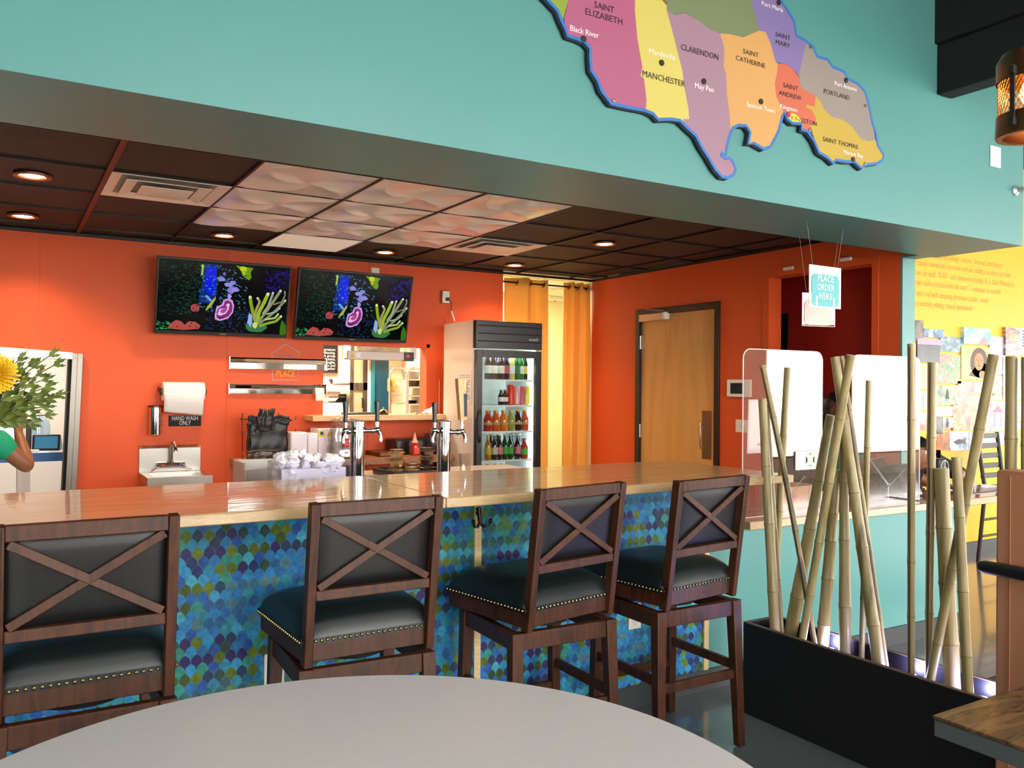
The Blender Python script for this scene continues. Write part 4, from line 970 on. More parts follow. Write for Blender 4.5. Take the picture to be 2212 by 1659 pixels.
# ------------------------------------------------------------------ drinks fridge
FX0, FX1, FY0, FY1, FZ = 3.235, 3.865, 5.925, 6.50, 2.0
t = thing('drinks_fridge', 'tall glass-door drinks fridge with black top grille and pale sides', 'fridge', ((FX0 + FX1) / 2, FY0, 0))
BODY = M('fridge_side', '#ddd0c8', .25, coat=.4); INN = M('fridge_inner', '#dfe6e6', .4)
b = MB().box(FX0, FY0 + .05, .1, FX0 + .03, FY1, FZ).box(FX1 - .03, FY0 + .05, .1, FX1, FY1, FZ).box(FX0 + .03, FY1 - .03, .1, FX1 - .03, FY1, FZ).box(FX0 + .03, FY0 + .05, .1, FX1 - .03, FY1 - .03, .2).box(FX0 + .03, FY0 + .05, FZ - .22, FX1 - .03, FY1 - .03, FZ)
b.build('cabinet', BODY, t, world=True, bevel=.004)
MB().box(FX0 + .03, FY1 - .04, .2, FX1 - .03, FY1 - .03, FZ - .22).box(FX0 + .03, FY0 + .06, .2, FX0 + .034, FY1 - .04, FZ - .22).box(FX1 - .034, FY0 + .06, .2, FX1 - .03, FY1 - .04, FZ - .22).build('liner', INN, t, world=True)
zg = FZ - .225
MB().box(FX0, FY0, zg, FX1, FY0 + .05, FZ).build('grille', BLACKP, t, world=True, bevel=.003)
for k in range(3): MB().box(FX0 + .02, FY0 - .004, zg + .055 + k * .062, FX1 - .008, FY0 + .001, zg + .063 + k * .062).build('grille_slot', BLACKM, t, world=True)
MB().text('arcticO', (FX1 - .13, FY0 - .001, zg + .075), (1, 0, 0), (0, 0, 1), .032, width=.09).build('maker_mark', M('mark_silver', '#c8c8c8', .4), t, world=True, smooth=False)
MB().box(FX0 + .012, FY0, .11, FX0 + .062, FY0 + .045, zg - .012).box(FX1 - .055, FY0, .11, FX1 - .004, FY0 + .045, zg - .012).box(FX0 + .062, FY0, zg - .07, FX1 - .055, FY0 + .045, zg - .012).box(FX0 + .062, FY0, .11, FX1 - .055, FY0 + .045, .2).build('door_frame', BLACKP, t, world=True, bevel=.002)
MB().box(FX0 + .06, FY0 + .02, .19, FX1 - .054, FY0 + .026, zg - .068).build('door_glass', clear('cooler_glass', '#f2f8f8', .02, 1.5, .03), t, world=True)
MB().tube([(FX0 + .04, FY0, 1.28), (FX0 + .03, FY0 - .035, 1.24), (FX0 + .03, FY0 - .035, 1.06), (FX0 + .04, FY0, 1.02)], .009, 10).build('handle', BLACKP, t, world=True)
MB().box(FX1 - .05, FY0 + .055, .3, FX1 - .036, FY0 + .07, zg - .06).build('light_strip', M('cool_strip', '#f2ffff', emit='#e8fbff', es=9), t, world=True)
lamp('fridge_light', 'AREA', (FX1 - .055, FY0 + .075, 1.3), 9, (.88, 1, .98), .03, sy=1.2, rot=(PI / 2, 0, -PI / 2 + .5))
lamp('fridge_top_light', 'AREA', ((FX0 + FX1) / 2, FY0 + .09, FZ - .235), 4, (.88, 1, .98), .4, sy=.05, rot=(.3, 0, 0))
shz = [at(1100, y_, 'y', FY0 + .06).z for y_ in (820, 875, 931, 993)]
for z_ in shz + [.3]:
    s_ = MB().box(FX0 + .04, FY0 + .058, z_ - .014, FX1 - .045, FY0 + .066, z_)
    for k in range(18): s_.box(FX0 + .045 + k * .031, FY0 + .066, z_ - .006, FX0 + .048 + k * .031, FY1 - .05, z_ - .002)
    s_.build('shelf', WHITE, t, world=True)
def paper_sheet(nm, lab, o, xd, yd, w_, h_, lines, title=None, mat=PAPER, cat='paper'):
    xd, yd, o = Vector(xd), Vector(yd), Vector(o); nz = xd.cross(yd)
    t = thing(nm, lab, cat, o)
    MB().hexa([o, o + xd * w_, o + xd * w_ + yd * h_, o + yd * h_], [p + nz * .0012 for p in (o, o + xd * w_, o + xd * w_ + yd * h_, o + yd * h_)]).build('sheet', mat, t, world=True)
    b = MB()
    for (y0, x0, x1, th) in lines:
        q = o + nz * .0014; b.poly([q + xd * w_ * x0 + yd * (h_ * y0), q + xd * w_ * x1 + yd * (h_ * y0), q + xd * w_ * x1 + yd * (h_ * y0 + th), q + xd * w_ * x0 + yd * (h_ * y0 + th)])
    if b.v: b.build('print', M('grey_print', '#8a8a90', .8), t, world=True, smooth=False)
    return t
p = at(990, 866, 'x', FX0 - .002); q = at(1019, 800, 'x', FX0 - .002)
paper_sheet('price_list', 'printed list taped to the pale side of the drinks fridge', (FX0 - .0025, p.y, p.z - .02), (0, -1, 0), (0, 0, 1), p.y - q.y, q.z - p.z + .02, [(.08 + k * .055, .08 + (k % 3) * .0, .9 if k % 4 else .6, .004) for k in range(15)])
# bottles and cans: one of each kind, then copies
def bottle_proto(nm, col, lab_col, h, r, neck, cap, label_z=(.22, .5), glass_rough=.08):
    t = bpy.data.objects.new(nm, None); COL.objects.link(t)
    MB().lathe([(.0, 0), (r * .9, 0), (r, .006), (r, h * .58), (r * .8, h * .68), (neck, h * .80), (neck, h * .96), (0, h * .96)], n=18, caps=False).build('glass', M('g' + col, col, glass_rough, coat=.6), t)
    MB().lathe([(r + .0008, h * label_z[0]), (r + .0008, h * label_z[1])], n=18, caps=False).build('label_band', M('l' + lab_col, lab_col, .5), t)
    MB().lathe([(0, h), (neck * 1.15, h), (neck * 1.2, h * .955), (neck, h * .95)], n=14, caps=False).build('cap', M('c' + cap, cap, .4), t)
    return t
def can_proto(nm, col, h, r):
    t = bpy.data.objects.new(nm, None); COL.objects.link(t)
    MB().lathe([(0, 0), (r * .8, 0), (r, .008), (r, h - .012), (r * .84, h)], n=20, caps=False).build('body', M('can' + col, col, .3, metal=.2), t)
    MB().lathe([(r * .84, h), (r * .8, h - .003), (0, h - .003)], n=20, caps=False).build('lid', CHROME, t)
    return t
protos = {}
def put(kind, args, x, y, z, lab, cat, group):
    key = (kind,) + args
    if key not in protos: o = protos[key] = bottle_proto(*args) if kind == 'b' else can_proto(*args)
    else: o = copy_tree(protos[key])
    o.location = (x, y, z); tag(o, lab, cat, group); return o
beer = [('#3a1e0e', '#efe9dc', 'brown', 'white-labelled', 1054), ('#2e160c', '#f2ede2', 'brown', 'oval white-labelled', 1066), ('#3b1c0e', '#ddd6c4', 'brown', 'pale-labelled', 1083), ('#20183c', '#c04a3c', 'dark', 'red and blue labelled', 1093), ('#d9c070', '#e8e8ee', 'clear', 'white and blue labelled', 1105), ('#1d5a26', '#2b6b34', 'green', 'green-labelled', 1116), ('#2a6a2c', '#d8dcd2', 'green', 'grey-labelled', 1125), ('#20301a', '#e0cf4a', 'dark green', 'yellow-labelled', 1134)]
YF1 = FY0 + .10
for k, (c, l, cn, ln, px) in enumerate(beer):
    x = at(px, 800, 'y', YF1).x; put('b', ('beer_bottle', c, l, .228, .029, .013, '#c8b070' if k % 2 else '#e8e4da'), x, YF1, shz[0], '%s %s beer bottle on the top fridge shelf' % (cn, ln), 'bottle', 'beer bottles on the top fridge shelf')
for k, px in enumerate((1060, 1076, 1088, 1100, 1112, 1124)):
    x = at(px, 800, 'y', YF1 + .09).x; put('b', ('beer_bottle',) + ((beer[(k * 3) % 8][0], '#d8d0c0', .228, .029, .013, '#c8b070')), x, YF1 + .09, shz[0], 'beer bottle in the second row of the top fridge shelf', 'bottle', 'second row of beer bottles on the top fridge shelf')
for px, c, h, r, n_ in ((1103, '#d8341c', .168, .030, 'red-orange'), (1115, '#d49a94', .155, .036, 'salmon pink'), (1126, '#b8466c', .155, .033, 'magenta'), (1137, '#d8c834', .158, .034, 'yellow')):
    x = at(px, 860, 'y', YF1).x; put('c', ('drink_can', c, h, r), x, YF1, shz[1], '%s tall drink can on the second fridge shelf' % n_, 'can', 'tall cans on the second fridge shelf')
for px, n_ in ((1082, 'left'), (1091, 'right')):
    x = at(px, 860, 'y', YF1).x; put('b', ('small_bottle', '#2c1c20', '#e6e2de', .13, .026, .012, '#d8d8d8'), x, YF1, shz[1], 'small dark bottle with white label on the second fridge shelf, %s one' % n_, 'bottle', 'small dark bottles on the second fridge shelf')
jc = [('#b82a26', 'cherry red', 1054), ('#d4541a', 'orange-red', 1071), ('#e07a18', 'orange', 1088), ('#9a9a4a', 'olive green', 1104), ('#3a1a20', 'dark purple', 1119), ('#c8562a', 'copper', 1134)]
for c, n_, px in jc:
    x = at(px, 910, 'y', YF1).x; put('b', ('juice_bottle', c, '#b8945a', .172, .037, .020, '#d8cc2c', (.30, .42)), x, YF1, shz[2], '%s juice bottle with yellow cap on the third fridge shelf' % n_, 'bottle', 'juice bottles on the third fridge shelf')
for k, (c, l, n_, px) in enumerate((('#b8701c', '#c8a030', 'amber', 1054), ('#2c1c16', '#c8b498', 'brown', 1068), ('#3a1a20', '#d8708c', 'pink-labelled', 1079), ('#1c3c1a', '#3fa038', 'green-labelled', 1091), ('#1c3c1a', '#3fa038', 'green-labelled', 1102), ('#3a1a20', '#d8708c', 'pink-labelled', 1118), ('#b03c28', '#58b83c', 'lime-labelled fat', 1133))):
    x = at(px, 975, 'y', YF1).x; put('b', ('soda_bottle', c, l, .205 if k < 6 else .17, .028 if k < 6 else .036, .012 if k < 6 else .018, '#d8d0c0' if k < 6 else '#3c3cb0'), x, YF1, shz[3],
        '%s soda bottle on the fourth fridge shelf, %s' % (n_, ('leftmost', 'second from left', 'third from left', 'fourth from left', 'fifth from left', 'sixth from left', 'rightmost')[k]), 'bottle', 'soda bottles on the fourth fridge shelf')
for k, px in enumerate((1060, 1075, 1090, 1106, 1122)):
    x = at(px, 985, 'y', YF1 + .09).x; put('b', ('soda_bottle', '#1c2c1a', '#2a5a2a', .205, .028, .012, '#d8d0c0'), x, YF1 + .09, shz[3], 'dark soda bottle in the second row of the fourth fridge shelf', 'bottle', 'second row of soda bottles on the fourth fridge shelf')
zz = at(1100, 1004, 'y', YF1).z
for k, (c, px, n_) in enumerate((('#b83228', 1053, 'leftmost red'), ('#c03a2c', 1069, 'second red'), ('#2c7a34', 1083, 'green'))):
    x = at(px, 1004, 'y', YF1).x; put('b', ('soda_bottle', '#301814', c, .25, .03, .013, c), x, YF1, zz - .25 + .012, '%s capped bottle just showing above the bar on the lowest shelf' % n_, 'bottle', 'bottles on the lowest visible fridge shelf')
MB().box(FX0 + .04, FY0 + .06, zz - .25, FX1 - .045, FY1 - .05, zz - .24).build('shelf', WHITE, t, world=True)

# ------------------------------------------------------------------ curtains on a black rod
r0, r1 = at(1088, 606, 'y', YB + .05), at(1276, 628, 'y', YB + .05); rz = (r0.z + r1.z) / 2 + .005
t = thing('curtain_rod', 'black curtain rod across the corridor opening', 'curtain rod', (4.43, YB + .05, rz - .02))
MB().cyl((3.93, YB + .05, rz), (XR - .004, YB + .05, rz), .008, 12).build('rod', BLACKG, t, world=True)
MB().lathe([(.0, 0), (.022, 0), (.022, .01), (.01, .022), (.0, .022)], (XR, YB + .05, rz), 18, (-1, 0, 0)).build('flange', BLACKG, t, world=True)
CUR = M('marigold_fabric', '#f0c064', .8, bump=.3, bscale=300, trans=0.)
_cn = CUR.node_tree; _b = _cn.nodes['Principled BSDF']
_tr = _cn.nodes.new('ShaderNodeBsdfTranslucent'); _tr.inputs[0].default_value = lin('#f2c870'); _mx = _cn.nodes.new('ShaderNodeMixShader'); _mx.inputs[0].default_value = .35
_cn.links.new(_b.outputs[0], _mx.inputs[1]); _cn.links.new(_tr.outputs[0], _mx.inputs[2]); _cn.links.new(_mx.outputs[0], _cn.nodes['Material Output'].inputs['Surface'])
def curtain(pxa, pxb, pxa2, pxb2, waves, lab, ph=0.):
    yc = YB + .05; a, c = at(pxa, 620, 'y', yc).x, at(pxb, 620, 'y', yc).x; a2, c2 = at(pxa2, 1000, 'y', yc).x, at(pxb2, 1000, 'y', yc).x
    t = thing('curtain', lab, 'curtain', ((a + c) / 2, yc, .02), group='yellow grommet curtains of the corridor opening')
    zt_ = rz + .045
    def f(u, v):
        x = (a + (c - a) * u) * (1 - v) + (a2 + (c2 - a2) * u) * v
        amp = .045 * (1 - .25 * v)
        return (x, yc + amp * math.sin(u * waves * 2 * PI + ph) + .008 * math.sin(u * waves * 5 * PI + v * 3), zt_ - (zt_ - .03) * v)
    MB().grid(f, 90, 24).build('fabric', CUR, t, world=True, solid=.0015, angle=80)
    for k in range(int(waves * 2)):
        u = (k + .5) / (waves * 2) - ph / (2 * PI * waves) if False else (k * PI - ph + PI) / (waves * 2 * PI)
        if not 0.02 < u < .98: continue
        x = a + (c - a) * u
        MB().tube([(x + .006 * math.sin(q_ * PI / 8), yc + .021 * math.cos(q_ * PI / 8), rz + .021 * math.sin(q_ * PI / 8)) for q_ in range(16)], .0045, 6, closed=True).build('grommet', M('bronze_ring', '#5c4526', .3, metal=.9), t, world=True)
curtain(1092, 1180, 1096, 1183, 1.5, 'left yellow curtain, partly behind the drinks fridge', .6)
curtain(1220, 1270, 1215, 1277, 2.6, 'right yellow curtain beside the orange right-hand wall', .2)
p = at(1196, 640, 'y', 8.28)
t = thing('emergency_light', 'white emergency light box on the corridor wall between the curtains', 'emergency light', (p.x, 8.28, p.z - .06))
MB().box(-.13, -.09, 0, .13, 0, .12).build('housing', WHITE, t, bevel=.02); MB().cyl((-.02, -.06, 0), (-.02, -.06, -.015), .012).build('test_button', M('grey_plastic', '#9a9a96', .4), t)

# ------------------------------------------------------------------ hand-wash side: back counter and its clutter
zc = .90; ybf = 6.2
t = thing('back_counter', 'wooden back counter under the pass-through', 'counter', (2.4, ybf, 0))
MB().hexa([(1.60, ybf, zc - .05), (3.2, ybf, zc - .05), (3.2, YB - .005, zc - .05), (1.50, YB - .005, zc - .05)], [(1.60, ybf, zc), (3.2, ybf, zc), (3.2, YB - .005, zc), (1.50, YB - .005, zc)]).build('slab', grain('brown_oak', ['#8a5c38', '#a3714a', '#744a2c'], (1.5, 8, 8), .5, nscale=3), t, world=True, bevel=.003)
MB().box(1.66, 6.28, 0, 1.72, YB - .01, zc - .05).box(2.3, 6.28, 0, 2.36, YB - .01, zc - .05).box(3.13, 6.28, 0, 3.19, YB - .01, zc - .05).build('support', BLACKM, t, world=True)
def along(px, py, y): return at(px, py, 'y', y)
# rack of black carrier bags
p0, p1, yb_ = along(531, 893, 6.42), along(625, 1001, 6.42), 6.42
t = thing('carrier_bag_rack', 'chrome wire rack of black plastic carrier bags on the back counter', 'bag rack', ((p0.x + p1.x) / 2, 6.42, zc))
WIRE = CHROME; xl, xr_ = p0.x, p1.x; zt_ = p0.z
MB().tube([(xl, 6.52, zc + .01), (xl - .005, 6.52, zt_ - .04), (xl, 6.52, zt_), ], .005, 8).tube([(xr_ - .06, 6.52, zc + .01), (xr_ - .06, 6.52, zt_)], .005, 8).tube([(xl, 6.52, zc + .01), (xl, 6.30, zc + .01), (xr_ - .04, 6.30, zc + .01), (xr_ - .06, 6.52, zc + .01)], .005, 8).build('frame', WIRE, t, world=True)
for px, py in ((552, 908), (551, 936), (638, 908), (638, 936)):
    q = along(px, py, 6.36); s_ = 1 if px < 600 else -1
    MB().tube([(q.x - .09 * (1 if s_ > 0 else 1), 6.46, q.z + .008), (q.x - .01, 6.36, q.z), (q.x, 6.355, q.z + .006), (q.x + .002, 6.355, q.z + .03)], .005, 8).build('prong', WIRE, t, world=True)
BAGM = M('black_film', '#161514', .42, bump=.12, bscale=14)
BR = M('brown_film', '#3a2a12', .3, bump=.3, bscale=22)
def bagf(x0, x1, z0, z1, y0, amp=.005, seed=0, taper=0.):
    rr = random.Random(seed); ph = [rr.uniform(0, 6) for _ in range(6)]
    def f(u, v):
        w_ = 1 - taper * v; x = (x0 + x1) / 2 + (x1 - x0) * (u - .5) * w_
        return (x + .004 * math.sin(v * 9 + ph[0]), y0 + amp * (math.sin(u * 9 + ph[1] + 2 * v) + .6 * math.sin(v * 11 + ph[2]) + .5 * math.sin(u * 21 + v * 7 + ph[3])) * .6, z1 + (z0 - z1) * v + .006 * math.sin(u * 7 + ph[4]))
    return f
q0, q1 = along(535, 897, 6.38), along(619, 982, 6.38)
zt_ = q0.z; zb_ = q1.z
for k in range(4): MB().grid(bagf(q0.x + .005 * k, q1.x, zb_ + .012 * k, zt_ - .06, 6.40 - k * .012, seed=k), 26, 26).build('bag', BAGM, t, world=True, solid=.002, angle=70)
for s_, (xa, xb) in enumerate(((q0.x, q0.x + .085), (q1.x - .12, q1.x + .015))): MB().grid(bagf(xa, xb, zt_ - .075, zt_ - .005, 6.36, .008, seed=9 + s_), 12, 10).build('bag_handle', BAGM, t, world=True, solid=.004, angle=70)
c0, c1 = along(558, 884, 6.33), along(592, 930, 6.33); MB().grid(bagf(c0.x, c1.x, c1.z, c0.z, 6.33, .010, seed=21, taper=-.1), 14, 16).build('bag_flap', BAGM, t, world=True, solid=.004, angle=70)
c0, c1 = along(532, 972, 6.34), along(612, 993, 6.34); MB().grid(bagf(c0.x, c1.x - .02, c1.z, c0.z, 6.335, .008, seed=5), 20, 6).build('crumpled_edge', BR, t, world=True, solid=.003, angle=70)
q = along(539, 974, 6.345); MB().text('RECYCLING  PACKAGING CO SAFETY INC', (q.x, 6.325, q.z), (1, 0, 0), (0, 0, 1), .012, width=.24).build('lettering', M('dull_silver_print', '#7c7468', .6), t, world=True, smooth=False)
c0 = along(573, 886, 6.31); MB().tube([(c0.x - .02, 6.32, c0.z - .04), (c0.x - .015, 6.31, c0.z), (c0.x, 6.31, c0.z + .012), (c0.x + .015, 6.31, c0.z), (c0.x + .02, 6.32, c0.z - .04)], .003, 6).build('wire_hook', CHROME, t, world=True)
# white bundles and cutlery carton
def pixbox(nm, lab, cat, px0, px1, py0, py1, y, dep, mat, bev=.004, zfloor=None, grp=None, wob=0.):
    a, c = along(px0, py0, y), along(px1, py1, y); z0 = c.z if zfloor is None else zfloor
    t = thing(nm, lab, cat, ((a.x + c.x) / 2, y, z0), group=grp); w_ = (c.x - a.x) / 2
    MB().box(-w_, 0, 0, w_, dep, a.z - z0).build('body', mat, t, bevel=bev); return t, w_, a.z - z0
BUN = M('wrapped_napkins', '#e9e4ee', .3, bump=.6, bscale=14, coat=.5)
pixbox('napkin_bundle', 'white plastic-wrapped napkin bundle next to the black carrier bags', 'napkins', 629, 664, 934, 1012, 6.30, .18, BUN, .012, zc, 'white wrapped napkin bundles on the back counter')
pixbox('napkin_bundle', 'white plastic-wrapped napkin bundle beside the cutlery carton', 'napkins', 665, 687, 936, 1012, 6.31, .18, BUN, .012, zc, 'white wrapped napkin bundles on the back counter')
t, w_, h_ = pixbox('cutlery_carton', 'white cutlery carton with yellow label and spoon drawing', 'box', 688, 737, 926, 1012, 6.38, .2, M('carton_white', '#e6e2ea', .6), .002, zc)
MB().box(-w_ + .002, -.0012, h_ * .72, -w_ + .05, -.0004, h_ * .93).box(-.015, -.0012, h_ * .72, w_ - .004, -.0004, h_ * .88).build('yellow_label', M('label_yellow', '#e2cc20', .5), t)
MB().lathe([(0, 0), (.014, 0), (.014, .001), (0, .001)], (-w_ + .026, -.0013, h_ * .84), 20, (0, -1, 0)).build('round_badge', M('badge_navy', '#2a3478', .5), t)
b = MB().text('5 PC WRAPPED', (w_ * .45, -.0016, h_ * .82), (1, 0, 0), (0, 0, 1), .014, 'CENTER', width=w_ * 1.0).text('CUTLERY SET', (w_ * .45, -.0016, h_ * .76), (1, 0, 0), (0, 0, 1), .014, 'CENTER', width=w_ * .9); b.build('lettering', M('print_dark', '#3a3648', .7), t, smooth=False)
b = MB()
for k in range(3): b.tube([(.0 + k * .016, -.001, h_ * .15), (.0 + k * .016, -.001, h_ * .55)], .0012, 6).lathe([(0, 0), (.005, 0), (.005, .0008), (0, .0008)], (.0 + k * .016, -.001, h_ * .58), 12, (0, -1, 0))
b.build('spoon_drawing', M('print_lilac', '#9a94b8', .7), t)
# sleeve of clear cups in a plastic bag
def crumple(cx_, cy_, w_, d_, h_, z0, seed=1, n=26, m_=18, a_=.12):
    rr = random.Random(seed); K = [(rr.randint(2, 7), rr.randint(1, 6), rr.uniform(0, 6), rr.uniform(.3, 1)) for _ in range(7)]
    def f(u, v):
        s_ = sum(c * math.sin(a * 2 * PI * u + p_) * math.cos(b_ * PI * v + p_) for a, b_, p_, c in K) * a_ / 3
        r = (1 - .25 * v ** 3) * (1 + s_) * (1 if v < .97 else .5)
        return (cx_ + w_ * r * math.cos(2 * PI * u), cy_ + d_ * r * math.sin(2 * PI * u), z0 + h_ * v * (1 + .3 * s_))
    return MB().grid(f, n, m_)
CLR = clear('clear_plastic', '#f2f2f4', .12, 1.5, .16)
p0, p1 = along(724, 915, 6.1), along(800, 1020, 6.1)
t = thing('cup_sleeve_bag', 'crinkled clear plastic bag of stacked clear cups behind the left beer tower', 'bag of cups', ((p0.x + p1.x) / 2, 6.29, zc))
crumple(0, 0, (p1.x - p0.x) / 2 * .95, .07, p0.z - zc + .03, 0, 4).build('bag', CLR, t, angle=80)
for sx_ in (-.055, .0, .055):
    st = MB()
    for k in range(16): st.lathe([(.036, k * .014), (.041, k * .014 + .010), (.043, k * .014 + .012), (.040, k * .014 + .013)], (sx_, 0, .01), 18, caps=False)
    st.build('cup_stack', M('milky_plastic', '#e9e4e6', .2, coat=.4), t)
MB().box(-.03, -.078, .09, .012, -.072, .16).build('red_label', M('label_red', '#c8202a', .5), t)
MB().text('Plastic', (-.026, -.0785, .132), (1, 0, 0), (0, 0, 1), .014).text('Cups', (-.024, -.0785, .112), (1, 0, 0), (0, 0, 1), .014).build('lettering', M('sign_white'), t, smooth=False)
# dark box unit (printer) and hot sauce
p0, p1 = along(852, 949, 6.45), along(948, 1000, 6.45)
t = thing('black_toaster', 'low black appliance against the orange wall behind the pie boxes', 'appliance', ((p0.x + p1.x) / 2 + .1, 6.45, zc))
MB().box(-.30, -.02, 0, .18, .20, p0.z - zc).build('body', BLACKP, t, bevel=.015); MB().cyl((-.02, -.03, .09), (.10, -.03, .09), .085, 24).build('paper_drum', M('dark_grey_plastic', '#3c3a3c', .3), t); MB().box(.10, -.024, .02, .175, -.019, .14).build('window', M('grey_glass', '#4a4c44', .15), t)
p0, p1 = along(887, 935, 6.33), along(905, 985, 6.33)
t = thing('hot_sauce_bottle', 'red hot sauce bottle with tall pointed nozzle on the back counter', 'bottle', (along(896, 970, 6.33).x, 6.33, zc)); hh = p0.z - zc; r = (p1.x - p0.x) / 2
MB().lathe([(0, 0), (r, .002), (r, hh * .40), (r * .8, hh * .56), (r * .42, hh * .68), (r * .4, hh * .72), (0, hh * .72)], n=22, caps=False).build('body', M('sauce_red', '#b02412', .15, coat=.8), t)
MB().lathe([(r * .8, hh * .56), (r * .44, hh * .70), (r * .2, hh * .9), (.003, hh), (0, hh)], n=18, caps=False).build('nozzle', M('nozzle_pink', '#e0a890', .3), t); MB().box(-r * .6, -r - .002, hh * .08, r * .6, -r + .003, hh * .36).build('front_label', M('sauce_label', '#e0402c', .5), t)
tag(MB().box(along(810, 985, 6.4).x, 6.3, zc, along(852, 985, 6.4).x, 6.6, along(830, 975, 6.4).z).build('foil_tray', M('amber_foil', '#6a4424', .3, metal=.4, bump=.8, bscale=30), bevel=.006), 'dark foil-wrapped tray on the back counter behind the pie boxes', 'tray')

# ------------------------------------------------------------------ under-bar cabinets with beer towers
zk = .915
t = thing('keg_cabinet', 'stainless keg cabinet behind the bar carrying the two beer towers', 'cabinet', (1.7, 3.75, 0))
MB().box(1.0, 3.72, .02, 2.75, 4.42, zk).build('body', STEEL, t, world=True, bevel=.004)
for x_ in (1.02, 1.88): MB().box(x_, 4.42, .1, x_ + .84, 4.44, zk - .05).build('door', STEEL, t, world=True, bevel=.003)
CH2 = M('dark_handle', '#23272c', .3)
def tower(px, lab, wood):
    yt_ = 3.98; a = along(px, 915, yt_); r = .036; H = a.z + .01 - zk
    t = thing('beer_tower', lab, 'beer tower', (a.x, yt_, zk), group='chrome draught beer towers behind the bar')
    MB().lathe([(.0, 0), (.055, 0), (.055, .012), (.042, .016), (r, .02), (r, H - .012), (r + .002, H - .010), (r + .002, H), (r * .8, H + .006), (.0, H + .008)], n=40, caps=False).build('column', CHROME, t)
    for ang, kind in ((-2.55, 'black'), (-.22, wood)):
        d = Vector((math.cos(ang), math.sin(ang), 0)); z_ = H - .055 if kind != 'black' else H - .045
        f = MB().lathe([(.014, 0), (.018, .004), (.012, .01), (.011, .035), (.016, .038), (.016, .046), (.012, .05), (.012, .07)], d * (r - .004) + Vector((0, 0, z_)), 18, d)
        e = d * (r + .062) + Vector((0, 0, z_)); f.sphere(e + Vector((0, 0, .004)), .017, 14, 8); f.tube([e + Vector((0, 0, .0)), e + d * .014 + Vector((0, 0, -.012)), e + d * .020 + Vector((0, 0, -.045)), e + d * .018 + Vector((0, 0, -.055))], [.013, .011, .009, .010], 14)
        f.tube([e + Vector((0, 0, .01)), e + Vector((0, 0, .045))], [.010, .007], 12); f.lathe([(.0, 0), (.011, .001), (.011, .012), (.0, .013)], e + Vector((0, 0, .030)), 16)
        f.build('faucet', CHROME, t)
        top = e + Vector((0, 0, .045))
        if kind == 'wood':
            hb = along(993, 905, yt_).z - zk - .0; ht = along(990, 818, yt_).z - zk
            q = Vector((top.x, top.y, top.z - .003)); MB().cyl(q, q + Vector((0, 0, .022)), .008).build('ferrule', CHROME, t)
            z0_ = q.z + .02; MB().hexa([(q.x - .016, q.y - .016, z0_), (q.x + .022, q.y - .016, z0_), (q.x + .022, q.y + .016, z0_), (q.x - .016, q.y + .016, z0_)], [(q.x - .036, q.y - .018, ht), (q.x + .018, q.y - .018, ht), (q.x + .018, q.y + .018, ht), (q.x - .036, q.y + .018, ht)]).build('wooden_handle', grain('pale_handle_wood', ['#e0bc84', '#cfa468', '#ead0a0'], (8, 8, 1.5), .4, nscale=4), t, bevel=.002)
            MB().hexa([(q.x + .004, q.y - .0175, z0_ + .02), (q.x + .0215, q.y - .0175, z0_ + .02), (q.x + .0215, q.y - .0165, z0_ + .02), (q.x + .004, q.y - .0165, z0_ + .02)], [(q.x + .000, q.y - .0185, z0_ + .14), (q.x + .0185, q.y - .0185, z0_ + .14), (q.x + .0185, q.y - .0175, z0_ + .14), (q.x + .000, q.y - .0175, z0_ + .14)]).build('navy_stripes', M('navy_print', '#222440', .5), t)
            MB().text('DRAFT HOUSE', (q.x + .011, q.y - .0192, ht - .02), (0, 0, -1), (1, 0, 0), .017, width=.075).build('lettering', M('print_black', '#18140f', .6), t, smooth=False)
        else:
            MB().lathe([(.006, 0), (.011, .006), (.010, .03), (.015, .095), (.014, .101), (.0, .103)], top, 20).build('handle', CH2, t)
    return t
tower(772, 'chrome two-tap beer tower with two black handles', 'black'); tower(959, 'chrome beer tower with a tall wooden tap handle', 'wood')
# acrylic bin of wrapped straws and napkins
p0, p1 = along(600, 1000, 3.78), along(757, 1040, 3.78)
t = thing('napkin_bin', 'clear acrylic bin heaped with crumpled white wrapped napkins', 'bin', ((p0.x + p1.x) / 2, 3.85, zk)); w_ = (p1.x - p0.x) / 2; hb = along(600, 1001, 3.78).z - zk
b = MB().box(-w_, -.08, 0, w_, -.076, hb).box(-w_, .10, 0, w_, .104, hb).box(-w_, -.08, 0, -w_ + .004, .10, hb).box(w_ - .004, -.08, 0, w_, .10, hb).box(-w_, -.08, 0, w_, .10, .004); b.build('bin', clear('milky_acrylic', '#f4f3f8', .1, 1.3, .0), t)
rr = random.Random(3); NAP = M('bright_paper', '#f4f1f6', .7)
b = MB()
MB_in = b.box(-w_ + .02, -.062, .006, w_ - .02, .085, hb - .03)
for k in range(230):
    x_, y_ = rr.uniform(-w_ + .03, w_ - .03), rr.uniform(-.06, .085); z_ = rr.uniform(.015, hb + .03 * (1 - (x_ / w_) ** 2) + (.012 if x_ < 0 else -.01)); r = rr.uniform(.018, .032); i0 = len(b.v)
    b.sphere((x_, y_, z_), r, 7, 5, (1, .8, rr.uniform(.5, .9)))
    for i in range(i0, len(b.v)): b.v[i] += Vector([rr.uniform(-.3, .3) * r for _ in range(3)])
o = b.build('wrapped_napkins', NAP, None, smooth=False, origin=(0, 0, 0)); o.location = t.location
tag(o, 'heap of crumpled white wrapped napkins filling the acrylic bin', 'napkins', kind='stuff')
